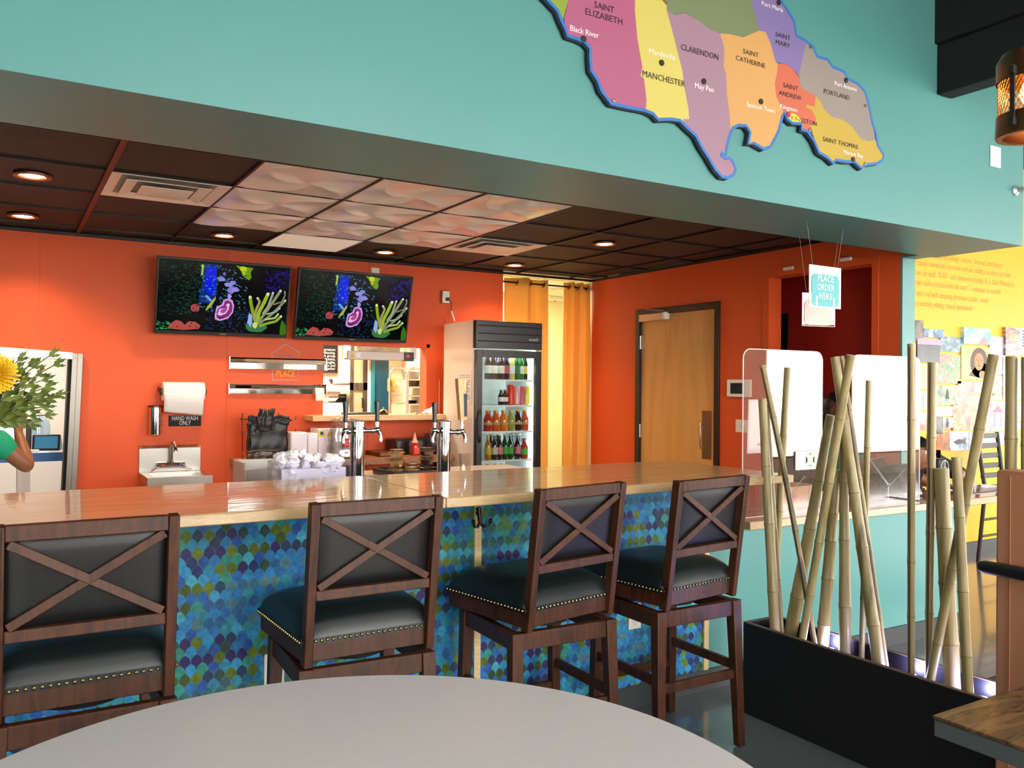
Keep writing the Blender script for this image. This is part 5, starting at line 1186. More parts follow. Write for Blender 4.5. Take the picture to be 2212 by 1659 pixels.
# steel box left of the bin
p0, p1 = along(526, 1021, 4.0), along(600, 1028, 4.0)
t = thing('steel_ice_well', 'open stainless ice well behind the bar left of the napkin bin', 'ice well', (along(568, 1025, 4.6).x, 4.48, 0)); w_ = .13; zt_ = p0.z
b = MB().box(-w_, -.02, .0, w_, 0, zt_ - .03).box(-w_, .24, 0, w_, .25, zt_).box(-w_, 0, 0, -w_ + .01, .24, zt_).box(w_ - .01, 0, 0, w_, .24, zt_ - .03).box(-w_, 0, .6, w_, .24, .61); b.build('well', STEEL, t, bevel=.002)
# prep table with the tray of pie clamshells
zp, yp = .90, 4.95
tag(MB().box(1.98, 4.62, zp - .03, 3.15, 5.32, zp).box(2.0, 4.66, 0, 2.04, 4.70, zp - .03).box(3.09, 4.66, 0, 3.13, 4.70, zp - .03).box(2.0, 5.24, 0, 2.04, 5.28, zp - .03).box(3.09, 5.24, 0, 3.13, 5.28, zp - .03).build('prep_table', M('pale_table', '#d9cfc8', .35), bevel=.003), 'pale prep table behind the bar between the beer towers and the fridge', 'table')
p0, p1 = along(822, 1015, yp), along(950, 1015, yp)
t = thing('serving_tray', 'shallow black tray holding the clear pie boxes behind the bar', 'tray', ((p0.x + p1.x) / 2 + .0, yp - .05, zp)); w_ = .19
b = MB().box(-w_, -.12, 0, w_, .22, .006)
for q in ((-w_, -.12, w_, -.112), (-w_, .212, w_, .22), (-w_, -.112, -w_ + .008, .212), (w_ - .008, -.112, w_, .212)): b.box(q[0], q[1], .006, q[2], q[3], .04)
b.build('tray', BLACKP, t, bevel=.002); tx = t.location.x
CLAM = clear('clamshell_plastic', '#f3f0ea', .12, 1.5, .22)
def clam_proto(col):
    o = bpy.data.objects.new('clamshell_box', None); COL.objects.link(o)
    pr = [(.040, 0), (.046, .028), (.058, .030), (.058, .034), (.050, .036), (.044, .052), (.0, .054)]
    MB().lathe(pr, n=8, caps=False).build('clear_shell', CLAM, o, smooth=False)
    MB().lathe([(0, .003), (.036, .003), (.042, .026), (.040, .040), (0, .044)], n=20, caps=False).build('pastry', M('pastry' + col, col, .6, var=.25, vscale=60), o)
    return o
cg, cd = clam_proto('#c89a50'), clam_proto('#4a2a1e'); f1 = f2 = True
tx = 0.
for (px, py_top, y_, col, lab) in ((855, 1012, 4.90, 'g', 'golden pastry clamshell at the bottom of the left stack'), (857, 991, 4.90, 'g', 'golden pastry clamshell in the middle of the left stack'), (857, 975, 4.90, 'g', 'golden pastry clamshell on top of the left stack'),
                             (893, 1012, 5.06, 'd', 'dark cake clamshell standing between the two stacks'), (889, 1014, 4.86, 'g', 'nearly empty clear clamshell low between the stacks'), (922, 1006, 4.97, 'd', 'dark cake clamshell at the bottom of the right stack'), (922, 992, 4.97, 'd', 'dark cake clamshell in the middle of the right stack'), (922, 976, 4.97, 'd', 'dark cake clamshell on top of the right stack')):
    if col == 'g': o = cg if f1 else copy_tree(cg); f1 = False
    else: o = cd if f2 else copy_tree(cd); f2 = False
    lv = 0 if ('bottom' in lab or 'between' in lab) else (1 if 'middle' in lab else 2)
    q = along(px, py_top, y_); o.location = (q.x, y_, zp + .007 + lv * .0545); tag(o, lab, 'food box', 'clear clamshell boxes of pastry behind the bar')
# plastic cup
p = along(1005, 1016, 4.75)
t = thing('plastic_cup', 'empty clear plastic cup behind the bar in front of the fridge', 'cup', (p.x, 4.75, zp)); hc = along(1005, 979, 4.75).z - zp; rc = .046
MB().lathe([(0, .004), (rc * .68, .004), (rc * .95, hc - .012), (rc, hc - .008), (rc * 1.08, hc - .003), (rc, hc)], n=30, caps=False).build('cup', clear('cup_plastic', '#f6f3f1', .08, 1.5, .16), t)

# ------------------------------------------------------------------ door in the right-hand wall
g = sgroup('door_1'); t = g
BIRCH = grain('birch_door', ['#c39455', '#c99b5c', '#bd8d4e', '#cda063'], (3, 3, .4), .4, nscale=2, dist=.3, coat=.3, coat_rough=.2)
fw = .055
b = MB().box(XR - .018, DY0, 0, XR + .10, DY0 + fw, DZ).box(XR - .018, DY1 - fw, 0, XR + .10, DY1, DZ).box(XR - .018, DY0 + fw, DZ - fw, XR + .10, DY1 - fw, DZ); b.build('frame', M('dark_bronze_frame', '#221a16', .45), t, bevel=.003)
leaf = MB().box(XR + .012, DY0 + fw, .01, XR + .052, DY1 - fw, DZ - fw).build('leaf', BIRCH, t, bevel=.002)
for py in (740, 930):
    p = at(1381, py, 'x', XR); MB().box(XR - .003, DY1 - fw - .018, p.z - .06, XR + .012, DY1 - fw + .006, p.z + .06).cyl((XR - .004, DY1 - fw, p.z - .06), (XR - .004, DY1 - fw, p.z + .06), .007).build('hinge', STEEL, t)
a, c = at(1380, 683, 'x', XR - .03), at(1432, 695, 'x', XR - .03)
MB().box(XR - .05, c.y, a.z - .055, XR + .012, a.y - .02, a.z + .01).build('door_closer', M('closer_tan', '#c8b49c', .35, metal=.4), t, bevel=.006); MB().box(XR - .052, c.y - .05, a.z - .05, XR + .01, c.y, a.z + .014).build('closer_cap', WHITE, t, bevel=.012)
MB().beam((XR - .04, c.y + .03, a.z + .025), (XR - .09, a.y - .16, a.z + .045), .02, .008).beam((XR - .09, a.y - .16, a.z + .045), (XR - .02, c.y + .0, DZ - .03), .018, .008).build('closer_arm', STEEL, t)
a, c = at(1515, 887, 'x', XR), at(1534, 993, 'x', XR)
MB().box(XR + .009, c.y, c.z, XR + .012, a.y, a.z).build('pull_plate', M('worn_steel', '#8f8378', .35, metal=1.), t)
zc_ = [at(1520, y_, 'x', XR - .04).z for y_ in (916, 968)]; ym = (a.y + c.y) / 2 + .02
MB().tube([(XR + .01, ym, zc_[0]), (XR - .035, ym, zc_[0]), (XR - .045, ym, zc_[0] - .012), (XR - .045, ym, zc_[1] + .012), (XR - .035, ym, zc_[1]), (XR + .01, ym, zc_[1])], .008, 12).build('pull_handle', STEEL, t)
# thermostat, light switch, wall anchors
a, c = at(1574, 820, 'x', XR), at(1625, 858, 'x', XR)
t = thing('thermostat', 'white wall thermostat with dark screen right of the wooden door', 'thermostat', (XR, (a.y + c.y) / 2, c.z)); hy = (a.y - c.y) / 2; hz_ = a.z - c.z
MB().box(-.022, -hy, 0, 0, hy, hz_).build('casing', WHITE, t, bevel=.006); MB().box(-.0235, -hy * .36, hz_ * .18, -.0215, hy * .66, hz_ * .80).build('screen', M('dark_screen', '#1c2228', .15), t)
a, c = at(1590, 906, 'x', XR), at(1616, 935, 'x', XR)
t = thing('light_switch', 'cream double light switch plate below the thermostat', 'switch', (XR, (a.y + c.y) / 2, c.z)); hy = (a.y - c.y) / 2; hz_ = a.z - c.z
MB().box(-.006, -hy, 0, 0, hy, hz_).build('plate', WHITE, t, bevel=.003)
for s_ in (-1, 1): MB().beam((-.004, s_ * .023, hz_ * .5), (-.020, s_ * .023, hz_ * .5 + .008), .008, .012).build('toggle', WHITE, t, bevel=.001)
for px, py, lab in ((1705, 580, 'small white plastic wall anchor left of the hanging sign'), (1829, 560, 'small white plastic wall anchor right of the hanging sign')):
    p = at(px, py, 'x', XR); tag(MB().box(XR - .02, p.y - .045, p.z - .012, XR, p.y + .045, p.z + .012).build('wall_clip', WHITE, bevel=.004), lab, 'wall clip')
# acrylic notice with a printed sheet on the wall behind the screens

# ------------------------------------------------------------------ island map on the teal bulkhead
def mp(X, Y, dy=0.): return at(1150 + X / 2.765, Y / 2.765, 'y', YBULK - .022 - dy)
def fix(ps, dy): return [Vector((p.x, YBULK - .022 - dy, p.z)) for p in ps]
coast = [(90, 0), (150, 65), (175, 130), (195, 170), (210, 215), (260, 230), (310, 250), (345, 290), (345, 350), (350, 420), (390, 480), (410, 540), (470, 620), (560, 640), (670, 660), (720, 680), (750, 715), (830, 712), (880, 720), (930, 770), (975, 810), (1010, 880), (1050, 940), (1090, 1010), (1130, 1055), (1165, 1062), (1200, 1045), (1212, 1010), (1195, 965), (1175, 945), (1150, 950), (1122, 925), (1128, 912), (1152, 930), (1160, 870), (1180, 800), (1195, 765), (1230, 748), (1275, 752), (1300, 790), (1288, 860), (1320, 855), (1380, 890), (1420, 875), (1445, 830), (1470, 780), (1490, 700), (1500, 670), (1520, 710), (1550, 735), (1605, 740), (1605, 775), (1640, 785), (1680, 840), (1710, 910), (1760, 940), (1795, 975), (1810, 955), (1870, 965), (1920, 965), (1965, 1005), (1985, 985), (2060, 975), (2090, 955), (2095, 925), (2060, 870), (2050, 800), (2030, 740), (2005, 620), (1985, 550), (1940, 500), (1880, 470), (1860, 430), (1790, 400), (1760, 355), (1700, 340), (1670, 275), (1610, 230), (1575, 215), (1560, 130), (1520, 60), (1480, 0), (1440, -80), (1330, -170), (1150, -220), (900, -200), (650, -260), (400, -330), (150, -320), (20, -240), (-10, -120), (40, -50)]
o_ = mp(1100, 400); t = thing('island_map', 'large painted wooden map of an island with coloured parishes on the teal bulkhead', 'map', (o_.x, YBULK, o_.z))
BLUE = M('map_blue', '#2868ac', .5); EDGE = M('map_edge', '#10131c', .6)
cp = [mp(*p) for p in coast]
MB().prism([p + Vector((0, .020, 0)) for p in cp][::-1], (0, -.018, 0), side=1).build('board', [BLUE, EDGE], t, world=True, smooth=False)
MB().ribbon([p - Vector((0, -.003, 0)) for p in cp], .0135, (0, -.0065, 0), closed=True).build('coast_line', BLUE, t, world=True, smooth=False)
MB().ribbon([p + Vector((-.006, .019, -.004)) for p in cp], .0135, (0, -.016, 0), closed=True).build('board_rim', EDGE, t, world=True, smooth=False)
regs = {
 ('lime_parish', '#7c9028'): [(40, -50), (90, 0), (150, 65), (180, 120), (215, 0), (260, -160), (400, -330), (150, -320), (20, -240), (-10, -120)],
 ('magenta_parish', '#9c5072'): [(215, 0), (188, 110), (195, 170), (210, 215), (260, 230), (310, 250), (345, 290), (345, 350), (350, 420), (390, 480), (410, 540), (470, 620), (560, 640), (675, 657), (680, 600), (665, 470), (645, 455), (655, 400), (625, 230), (610, 60), (612, 0), (600, -200), (260, -160)],
 ('yellow_parish', '#bcb058'): [(612, 0), (610, 60), (625, 230), (655, 400), (645, 455), (665, 470), (680, 600), (675, 657), (720, 678), (750, 713), (830, 711), (880, 720), (905, 746), (898, 712), (935, 712), (930, 650), (905, 520), (895, 430), (850, 250), (800, 60), (800, 30), (770, 0), (760, -180), (600, -200)],
 ('mauve_parish', '#906f82'): [(800, 60), (850, 90), (910, 75), (1000, 130), (1050, 170), (1100, 195), (1120, 200), (1145, 290), (1140, 400), (1155, 440), (1160, 560), (1175, 680), (1178, 800), (1160, 870), (1152, 930), (1175, 945), (1195, 965), (1212, 1010), (1200, 1045), (1165, 1062), (1130, 1055), (1090, 1010), (1050, 940), (1010, 880), (975, 810), (930, 770), (905, 745), (898, 712), (935, 712), (930, 650), (905, 520), (895, 430), (850, 250)],
 ('brown_parish', '#856232'): [(770, 0), (795, 28), (800, 0), (790, -180), (765, -180)],
 ('sage_parish', '#6a7755'): [(800, 0), (800, 60), (850, 92), (915, 76), (1000, 130), (1050, 170), (1100, 195), (1180, 205), (1255, 225), (1350, 185), (1335, 110), (1315, 50), (1310, 0), (1300, -170), (1150, -220), (900, -200), (790, -180)],
 ('apricot_parish', '#bc8e52'): [(1120, 200), (1180, 205), (1255, 225), (1350, 185), (1390, 190), (1420, 260), (1450, 370), (1465, 380), (1460, 430), (1445, 500), (1455, 580), (1490, 650), (1500, 672), (1490, 700), (1470, 780), (1445, 830), (1420, 875), (1380, 890), (1320, 855), (1290, 858), (1300, 790), (1275, 752), (1230, 748), (1195, 765), (1180, 800), (1175, 680), (1160, 560), (1155, 440), (1140, 400), (1145, 290)],
 ('violet_parish', '#736496'): [(1310, 0), (1315, 50), (1335, 110), (1350, 185), (1390, 190), (1420, 260), (1450, 370), (1500, 380), (1540, 400), (1590, 455), (1600, 400), (1620, 310), (1640, 250), (1610, 230), (1575, 215), (1560, 130), (1520, 60), (1480, 0), (1440, -80), (1300, -170)],
 ('coral_parish', '#b65b42'): [(1465, 385), (1500, 378), (1540, 400), (1590, 460), (1600, 520), (1630, 545), (1690, 570), (1685, 640), (1640, 625), (1630, 640), (1665, 655), (1690, 700), (1690, 750), (1650, 735), (1672, 790), (1640, 785), (1605, 775), (1605, 740), (1550, 735), (1520, 710), (1500, 672), (1455, 580), (1445, 500), (1460, 430)],
 ('grey_parish', '#857a75'): [(1640, 250), (1670, 275), (1700, 340), (1760, 355), (1790, 400), (1860, 430), (1880, 470), (1940, 500), (1985, 550), (2005, 620), (2030, 740), (2045, 825), (2010, 845), (1960, 830), (1900, 750), (1850, 715), (1790, 700), (1740, 655), (1720, 610), (1690, 570), (1630, 545), (1600, 520), (1590, 455), (1600, 400), (1620, 310)],
 ('gold_parish', '#ac9134'): [(1690, 570), (1720, 610), (1740, 655), (1790, 700), (1850, 715), (1900, 750), (1960, 830), (2010, 845), (2045, 830), (2060, 870), (2095, 925), (2090, 955), (2060, 975), (1985, 985), (1965, 1005), (1920, 965), (1870, 965), (1810, 955), (1795, 975), (1760, 940), (1710, 910), (1672, 800), (1650, 735), (1690, 750), (1690, 700), (1665, 655), (1630, 640), (1640, 625), (1685, 640)],
}
for (nm, col), ps in regs.items():
    MB().prism([mp(*p) for p in ps][::-1], (0, -.0022, 0)).build(nm, M('paint' + col, col, .55), t, world=True, smooth=False)
MB().prism([mp(*p, 0) + Vector((0, -.0022, 0)) for p in [(1515, 680), (1560, 680), (1600, 710), (1605, 740), (1550, 735), (1528, 712)]][::-1], (0, -.001, 0)).build('small_yellow_parish', M('paint#e8d040', '#e8d040', .55), t, world=True, smooth=False)
YT_ = YBULK - .0225 - .0022
BK, WHT = M('map_black', '#141210', .6), M('map_white', '#f0ece8', .6)
def mtext(s_, X, Y, X2, size, mat, nm):
    """X..X2 = width in the enlarged photo frame, Y = baseline at the left end"""
    a = mp(X, Y); c = at(1150 + X2 / 2.765, (Y) / 2.765, 'y', YT_)
    a2 = at(1150 + X / 2.765, Y / 2.765, 'y', YT_)
    MB().text(s_, (a2.x, YT_ - .0006, a2.z), (1, 0, 0), (0, 0, 1), size, width=(c.x - a2.x) * .985).build(nm, mat, t, world=True, smooth=False)
S1, S2 = .036, .031
for args in (('SAINT', 368, 44, 488), ('ELIZABETH', 313, 85, 538), ('MANCHESTER', 655, 455, 913), ('CLARENDON', 886, 296, 1112), ('SAINT', 1257, 318, 1350), ('CATHERINE', 1213, 358, 1392), ('SAINT', 1450, 215, 1540), ('MARY', 1450, 262, 1538), ('SAINT', 1496, 520, 1586), ('ANDREW', 1471, 566, 1608), ('PORTLAND', 1738, 555, 1895), ('SAINT THOMAS', 1733, 842, 1945), ('KINGSTON', 1543, 716, 1698)):
    mtext(*args, S1 if args[1] < 1200 else S2, BK, 'parish_lettering')
for args in (('Black River', 222, 182, 396), ('Mandeville', 694, 318, 852), ('May Pen', 968, 524, 1082), ('Spainish Town', 1278, 634, 1449), ('Port Maria', 1367, 30, 1496), ('Kingston', 1477, 644, 1580), ('Port Antonio', 1803, 508, 1938), ('Morant Bay', 1857, 918, 1975)):
    mtext(*args, .032 if args[1] < 1200 else .028, WHT, 'town_lettering')
for X, Y, c in ((305, 234, 0), (771, 376, 0), (1023, 487, 0), (1364, 607, 0), (1470, 16, 0), (1528, 686, 1), (1872, 480, 0), (1914, 953, 0)):
    p = at(1150 + X / 2.765, Y / 2.765, 'y', YT_); MB().lathe([(0, 0), (.0125, 0), (.0125, .004), (0, .005)], (p.x, YT_ + .0, p.z), 22, (0, -1, 0)).build('town_dot', M('dot_red', '#c02430', .4) if c else BK, t, world=True)
for X, Y in ((487, 600), (1660, 281), (1988, 632), (1654, 778), (1985, 978)):
    p = at(1150 + X / 2.765, Y / 2.765, 'y', YT_); MB().lathe([(0, 0), (.008, 0), (.008, .003), (0, .0035)], (p.x, YT_ - .001, p.z), 14, (0, -1, 0)).build('screw_head', STEEL, t, world=True)
# blank plate and pipe stub on the bulkhead
a, c = at(2139, 315, 'y', YBULK), at(2158, 363, 'y', YBULK)
tag(MB().cbox(((a.x + c.x) / 2, YBULK - .004, (a.z + c.z) / 2), (c.x - a.x + .012, .008, .118)).build('wall_plate', WHITE, bevel=.003), 'white wall plate on the teal bulkhead below the pendant lamp', 'wall plate')
p = at(2192, 412, 'y', YBULK)
t = thing('wall_pipe', 'short grey conduit stub with round flange low on the teal bulkhead', 'pipe', (p.x, YBULK, p.z))
MB().lathe([(0, 0), (.030, 0), (.030, .008), (.014, .02), (.0, .02)], (0, 0, 0), 22, (0, -1, 0)).build('flange', M('grey_galvanised', '#aab0b0', .4, metal=.5), t); MB().tube([(0, -.01, 0), (0, -.05, .002), (.03, -.065, .01), (.2, -.065, .02)], .010, 12).build('stub', M('grey_galvanised'), t)

# ------------------------------------------------------------------ pendant lamps of the dining room
COP = M('aged_copper', '#6b4428', .32, metal=.85, var=.2, vscale=12); MESH = M('lamp_gauze', '#c98a3a', .35, metal=.8)
def gauze(r, z0, z1, n=44, m_=16):
    b = MB()
    for s_ in (-1, 1):
        for k in range(n):
            b.tube([(r * math.cos(2 * PI * (k + s_ * j * .55) / n), r * math.sin(2 * PI * (k + s_ * j * .55) / n), z0 + (z1 - z0) * j / 8) for j in range(9)], .0011, 4, caps=False)
    return b
def pendant(x, y, z, lab, power):
    r, H = .082, .235
    t = thing('pendant_lamp', lab, 'pendant lamp', (x, y, z), group='copper and wire gauze pendant lamps of the dining room')
    MB().lathe([(r + .004, H * .66), (r + .004, H * .90), (r * .9, H * .99), (r * .3, H * 1.06), (0, H * 1.07)], n=40, caps=False).lathe([(r, H * .66), (r, H * .9), (r * .86, H * .97)], n=40, caps=False).build('upper_shade', COP, t)
    MB().lathe([(r - .012, 0), (r + .004, 0), (r + .006, .006), (r + .004, H * .26), (r, H * .26), (r - .004, .008), (r - .012, 0)], n=40, caps=False).build('lower_ring', COP, t)
    gauze(r - .001, H * .25, H * .67).build('wire_gauze', MESH, t)
    MB().lathe([(0, H * .38), (.02, H * .42), (.03, H * .52), (.022, H * .62), (.012, H * .72), (.012, H * .9)], n=20, caps=False).build('bulb', M('warm_bulb', '#ffc070', emit='#ffb050', es=22), t)
    for z_ in (H * .12, H * .72):
        for q in (PI, 0): MB().cbox((math.cos(q) * (r + .011), math.sin(q) * (r + .011), z_), (.018, .014, .022)).build('clamp', BLACKM, t, bevel=.002)
    MB().beam((-(r + .012), 0, H * .12), (-(r + .012), 0, H * .74), .006, .012, (0, 1, 0)).beam((r + .012, 0, H * .12), (r + .012, 0, H * .74), .006, .012, (0, 1, 0)).build('side_bar', BLACKM, t)
    MB().cyl((0, 0, H * 1.05), (0, 0, HZ - z), .004, 8).build('cord', BLACKM, t)
    lamp('pendant_light', 'POINT', (x, y, z + H * .5), power, (1, .74, .45), .03)
    return t
def pix_depth(px, py, depth): return EYE + (_F + _R * ((px - IMG_W / 2) / FPX) - _U * ((py - IMG_H / 2) / FPX)) * depth
p = pix_depth(2227, 296, 2.35)
pendant(p.x, p.y, p.z, 'copper pendant lamp with glowing wire gauze at the right edge', 18)
for k, (x_, y_) in enumerate(((-.9, .3), (-.9, -1.6), (1.3, -1.6), (3.6, -1.6))):
    pendant(x_, y_, 2.35, 'copper pendant lamp hanging over the dining tables behind the viewer', 30)
# unseen track floods, added to brighten the tables and the bulkhead
t = thing('added_track_light', 'added unseen black track of spot heads giving fill light to the dining room', 'fill light', (1.0, .6, 4.2))
MB().box(-2.6, -.02, 0, 3.6, .02, .1).build('track', BLACKM, t)
for k, x_ in enumerate((-2.2, -.8, .6, 2.0, 3.3)):
    MB().lathe([(.04, .1), (.05, -.08), (.06, -.1), (.05, -.095), (0, -.07)], (x_, 0, -.05), 20, caps=False).build('spot_head', BLACKG, t); MB().lathe([(0, -.148), (.045, -.148)], (x_, 0, 0), 16, caps=False).build('lens', M('white_lens', '#fff4e6', emit='#fff0dc', es=12), t)
    lamp('track_fill_spot', 'SPOT', (1.0 + x_, .6, 4.04), TRACK_FILL_POWER, (1, .93, .84), .12, math.radians(110), blend=.9)

# ------------------------------------------------------------------ hanging signs
ACR = clear('acrylic', '#fdfbfa', .02, 1.5, .02); ACE = M('acrylic_edge_glow', '#f2efe8', .2, emit='#f4f0e4', es=.0)  # whitish edge glow of the clear acrylic is put into the edge colour
def hang_sign(lab, TLp, TRp, BLp, y, back=False, rot=0.):
    a, c, d = at(*TLp, 'y', y), at(*TRp, 'y', y), at(*BLp, 'y', y); W = c.x - a.x; H = a.z - d.z
    if back: W, H = .215, .185
    t = thing('hanging_sign', lab, 'sign', (a.x + (c.x - a.x) / 2, y, a.z - H), rot)
    MB().box(-W / 2, -.0015, 0, W / 2, .0015, H).build('acrylic_sheet', ACR, t)
    e = MB()
    for q in ((-W / 2, 0, -W / 2 + .002, H), (W / 2 - .002, 0, W / 2, H), (-W / 2, 0, W / 2, .002), (-W / 2, H - .002, W / 2, H)): e.box(q[0], -.0018, q[1], q[2], .0018, q[3])
    e.build('sheet_edge', ACE, t)
    w_, h0, h1, r = W * .43, .006, H * .80, .03
    def rr_(y_): 
        ps = []
        for cx_, cz_, s0 in ((w_ - r, h1 - r, 0), (-w_ + r, h1 - r, 1), (-w_ + r, h0 + r, 2), (w_ - r, h0 + r, 3)):
            for k in range(6): an = (s0 + k / 5) * PI / 2; ps.append((cx_ + r * math.cos(an), y_, cz_ + r * math.sin(an)))
        return ps
    MB().prism(rr_(-.003), (0, .0012, 0)).build('printed_panel', M('sign_teal', '#4fa3a6', .5) if not back else M('sign_back', '#dcb8ac', .5), t, smooth=False)
    if not back:
        b = MB()
        for s_, fz, ww in (('PLACE', .60, .125), ('ORDER', .385, .135), ('HERE', .17, .105)): b.text(s_, (0, -.0036, H * fz * .98 + .008), (1, 0, 0), (0, 0, 1), .047, 'CENTER', width=ww)
        for s_ in (-1, 1):
            x_ = s_ * .068; b.poly([(x_ - .005, -.0036, H * .27), (x_ + .005, -.0036, H * .27), (x_ + .005, -.0036, H * .09), (x_ - .005, -.0036, H * .09)], flip=True); b.poly([(x_ - .013, -.0036, H * .09), (x_ + .013, -.0036, H * .09), (x_, -.0036, H * .03)], flip=True)
        b.build('lettering', M('sign_white'), t, smooth=False)
    for s_ in (-1, 1): MB().tube([(s_ * (W / 2 - .03), 0, H - .012), (s_ * (W / 2 - .03 + .05), 0, (ZS if y < YSOF else CEIL) - (a.z - H))], .0008, 5).build('string', M('fishing_line', '#a08070', .5), t)
    return t
hang_sign('teal hanging acrylic sign reading PLACE ORDER HERE with two arrows', (1747, 571), (1817, 581), (1747, 662), 2.90, rot=.02)
hang_sign('second hanging acrylic sign seen from its blank back, behind the teal one', (1733, 630), (1803, 636), (1733, 700), 3.15, back=True, rot=-.25)

# ------------------------------------------------------------------ clear screens on the order counter
def screen(pxl, pxr, pyt, y, lab):
    a, c = at(pxl, pyt, 'y', y), at(pxr, pyt + 12, 'y', y); W = c.x - a.x; H = a.z - CT; r = .05
    t = thing('counter_screen', lab, 'screen', ((a.x + c.x) / 2, y, CT), group='clear acrylic screens standing on the order counter')
    ps = [(-W / 2, 0, 0), (W / 2, 0, 0)]
    for cx_, s0 in ((W / 2 - r, 0), (-W / 2 + r, 1)):
        for k in range(7): an = (s0 + k / 6) * PI / 2; ps.append((cx_ + r * math.cos(an), 0, H - r + r * math.sin(an)))
    MB().prism(ps, (0, .005, 0)).build('acrylic_panel', SCR, t, smooth=False)
    MB().ribbon([Vector(p_) - Vector((0, .0005, 0)) for p_ in ps], .0035, (0, .006, 0), closed=True).build('panel_edge', ACE, t, smooth=False)
    for s_ in (-1, 1):
        x_ = s_ * (W / 2 - .10)
        MB().prism([(x_ - .0025, -.0, 0), (x_ - .0025, .005, .19), (x_ - .0025, .03, .19), (x_ - .0025, .14, .07), (x_ - .0025, .14, 0)], (.005, 0, 0)).build('foot_gusset', SCR, t, smooth=False)
        MB().box(x_ - .0028, .139, 0, x_ + .0028, .142, .07).beam((x_, .03, .19), (x_, .14, .07), .005, .002, (0, 1, 0)).build('gusset_edge', ACE, t)
    return t, W, H
SCR = clear('screen_acrylic', '#fbf6f6', .015, 1.5, .05)
s1, W1, H1 = screen(1606, 1777, 753, 3.10, 'left clear acrylic screen on the order counter with a taped sheet')
s2, W2, H2 = screen(1842, 1988, 766, 3.10, 'right clear acrylic screen on the order counter reflecting the windows')
# sheet taped behind the left screen
a, c = at(1622, 863, 'y', 3.115), at(1662, 978, 'y', 3.115)
t = thing('taped_notice', 'white paper notice taped inside the left acrylic screen', 'notice', ((a.x + c.x) / 2, 3.118, c.z)); w_ = .085; h_ = a.z - c.z
MB().grid(lambda u, v: ((u - .5) * 2 * w_ * (1 + .1 * (1 - v)), .004 * math.sin(u * 3) * (1 - v), v * h_), 8, 8).build('sheet', PAPER, t, solid=.0006)
MB().text('DEALS', (0, -.001, h_ * .36), (1, 0, 0), (0, 0, 1), .03, width=.06).text('Visit us', (-.02, -.001, h_ * .14), (1, 0, 0), (0, 0, 1), .02, shear=.3).build('lettering', M('print_black', '#18140f', .6), t, smooth=False)
MB().cbox((.055, -.0008, h_ * .66), (.03, .0008, .09)).build('picture', M('print_blue', '#3a4a7a', .6), t)
# gift certificate card
a, c = at(1720, 976, 'y', 3.09), at(1781, 1012, 'y', 3.09)
t = thing('gift_card_sign', 'small white card with a crossed emblem and the words Gift Certificate on the left screen', 'sign', ((a.x + c.x) / 2, 3.095, c.z)); w_ = (c.x - a.x) / 2; h_ = a.z - c.z
MB().box(-w_, -.002, 0, w_, .001, h_).build('card', M('bright_paper', '#f4f1f6', .7), t)
MB().text('Gift Certificate', (0, -.0024, h_ * .09), (1, 0, 0), (0, 0, 1), .017, 'CENTER', width=.075).build('lettering', M('print_grey', '#6a6a6e', .7), t, smooth=False)
zc_ = h_ * .52; F_ = -.0024
MB().poly([(-.036, F_, zc_ + .022), (-.036, F_, zc_ - .022), (-.010, F_, zc_)]).poly([(.036, F_, zc_ + .022), (.036, F_, zc_ - .022), (.010, F_, zc_)], flip=True).build('emblem_black', M('print_black'), t, smooth=False)
MB().ribbon([Vector((-.034, F_ - .0003, zc_ + .034)), Vector((.034, F_ - .0003, zc_ - .030))], .006, (0, -.0002, 0)).ribbon([Vector((.034, F_ - .0003, zc_ + .034)), Vector((-.034, F_ - .0003, zc_ - .030))], .006, (0, -.0002, 0)).build('emblem_gold', M('print_gold', '#d8c040', .6), t, smooth=False)
MB().prism([(.022 * math.cos(k * PI / 10), F_ - .0006, zc_ + .014 * math.sin(k * PI / 10)) for k in range(20)], (0, -.0003, 0)).build('emblem_disc', M('bright_paper'), t, smooth=False)
MB().text('YASO', (0, F_ - .0012, zc_ - .007), (1, 0, 0), (0, 0, 1), .022, 'CENTER', width=.046).build('emblem_name', M('print_teal', '#4a9a90', .6), t, smooth=False)
b = MB()
for k in range(7): an = PI * (k - 3) / 5 + PI / 2; b.poly([(0, F_ - .0004, zc_ + .026), (.010 * math.cos(an - .25), F_ - .0004, zc_ + .030 + .010 * math.sin(an - .25)), (.016 * math.cos(an), F_ - .0004, zc_ + .030 + .014 * math.sin(an)), (.010 * math.cos(an + .25), F_ - .0004, zc_ + .030 + .010 * math.sin(an + .25))])
b.poly([(-.016, F_, zc_ - .026), (.016, F_, zc_ - .026), (.010, F_, zc_ - .034), (-.008, F_, zc_ - .034)]); b.build('emblem_palm', M('print_green', '#4aa060', .6), t, smooth=False)

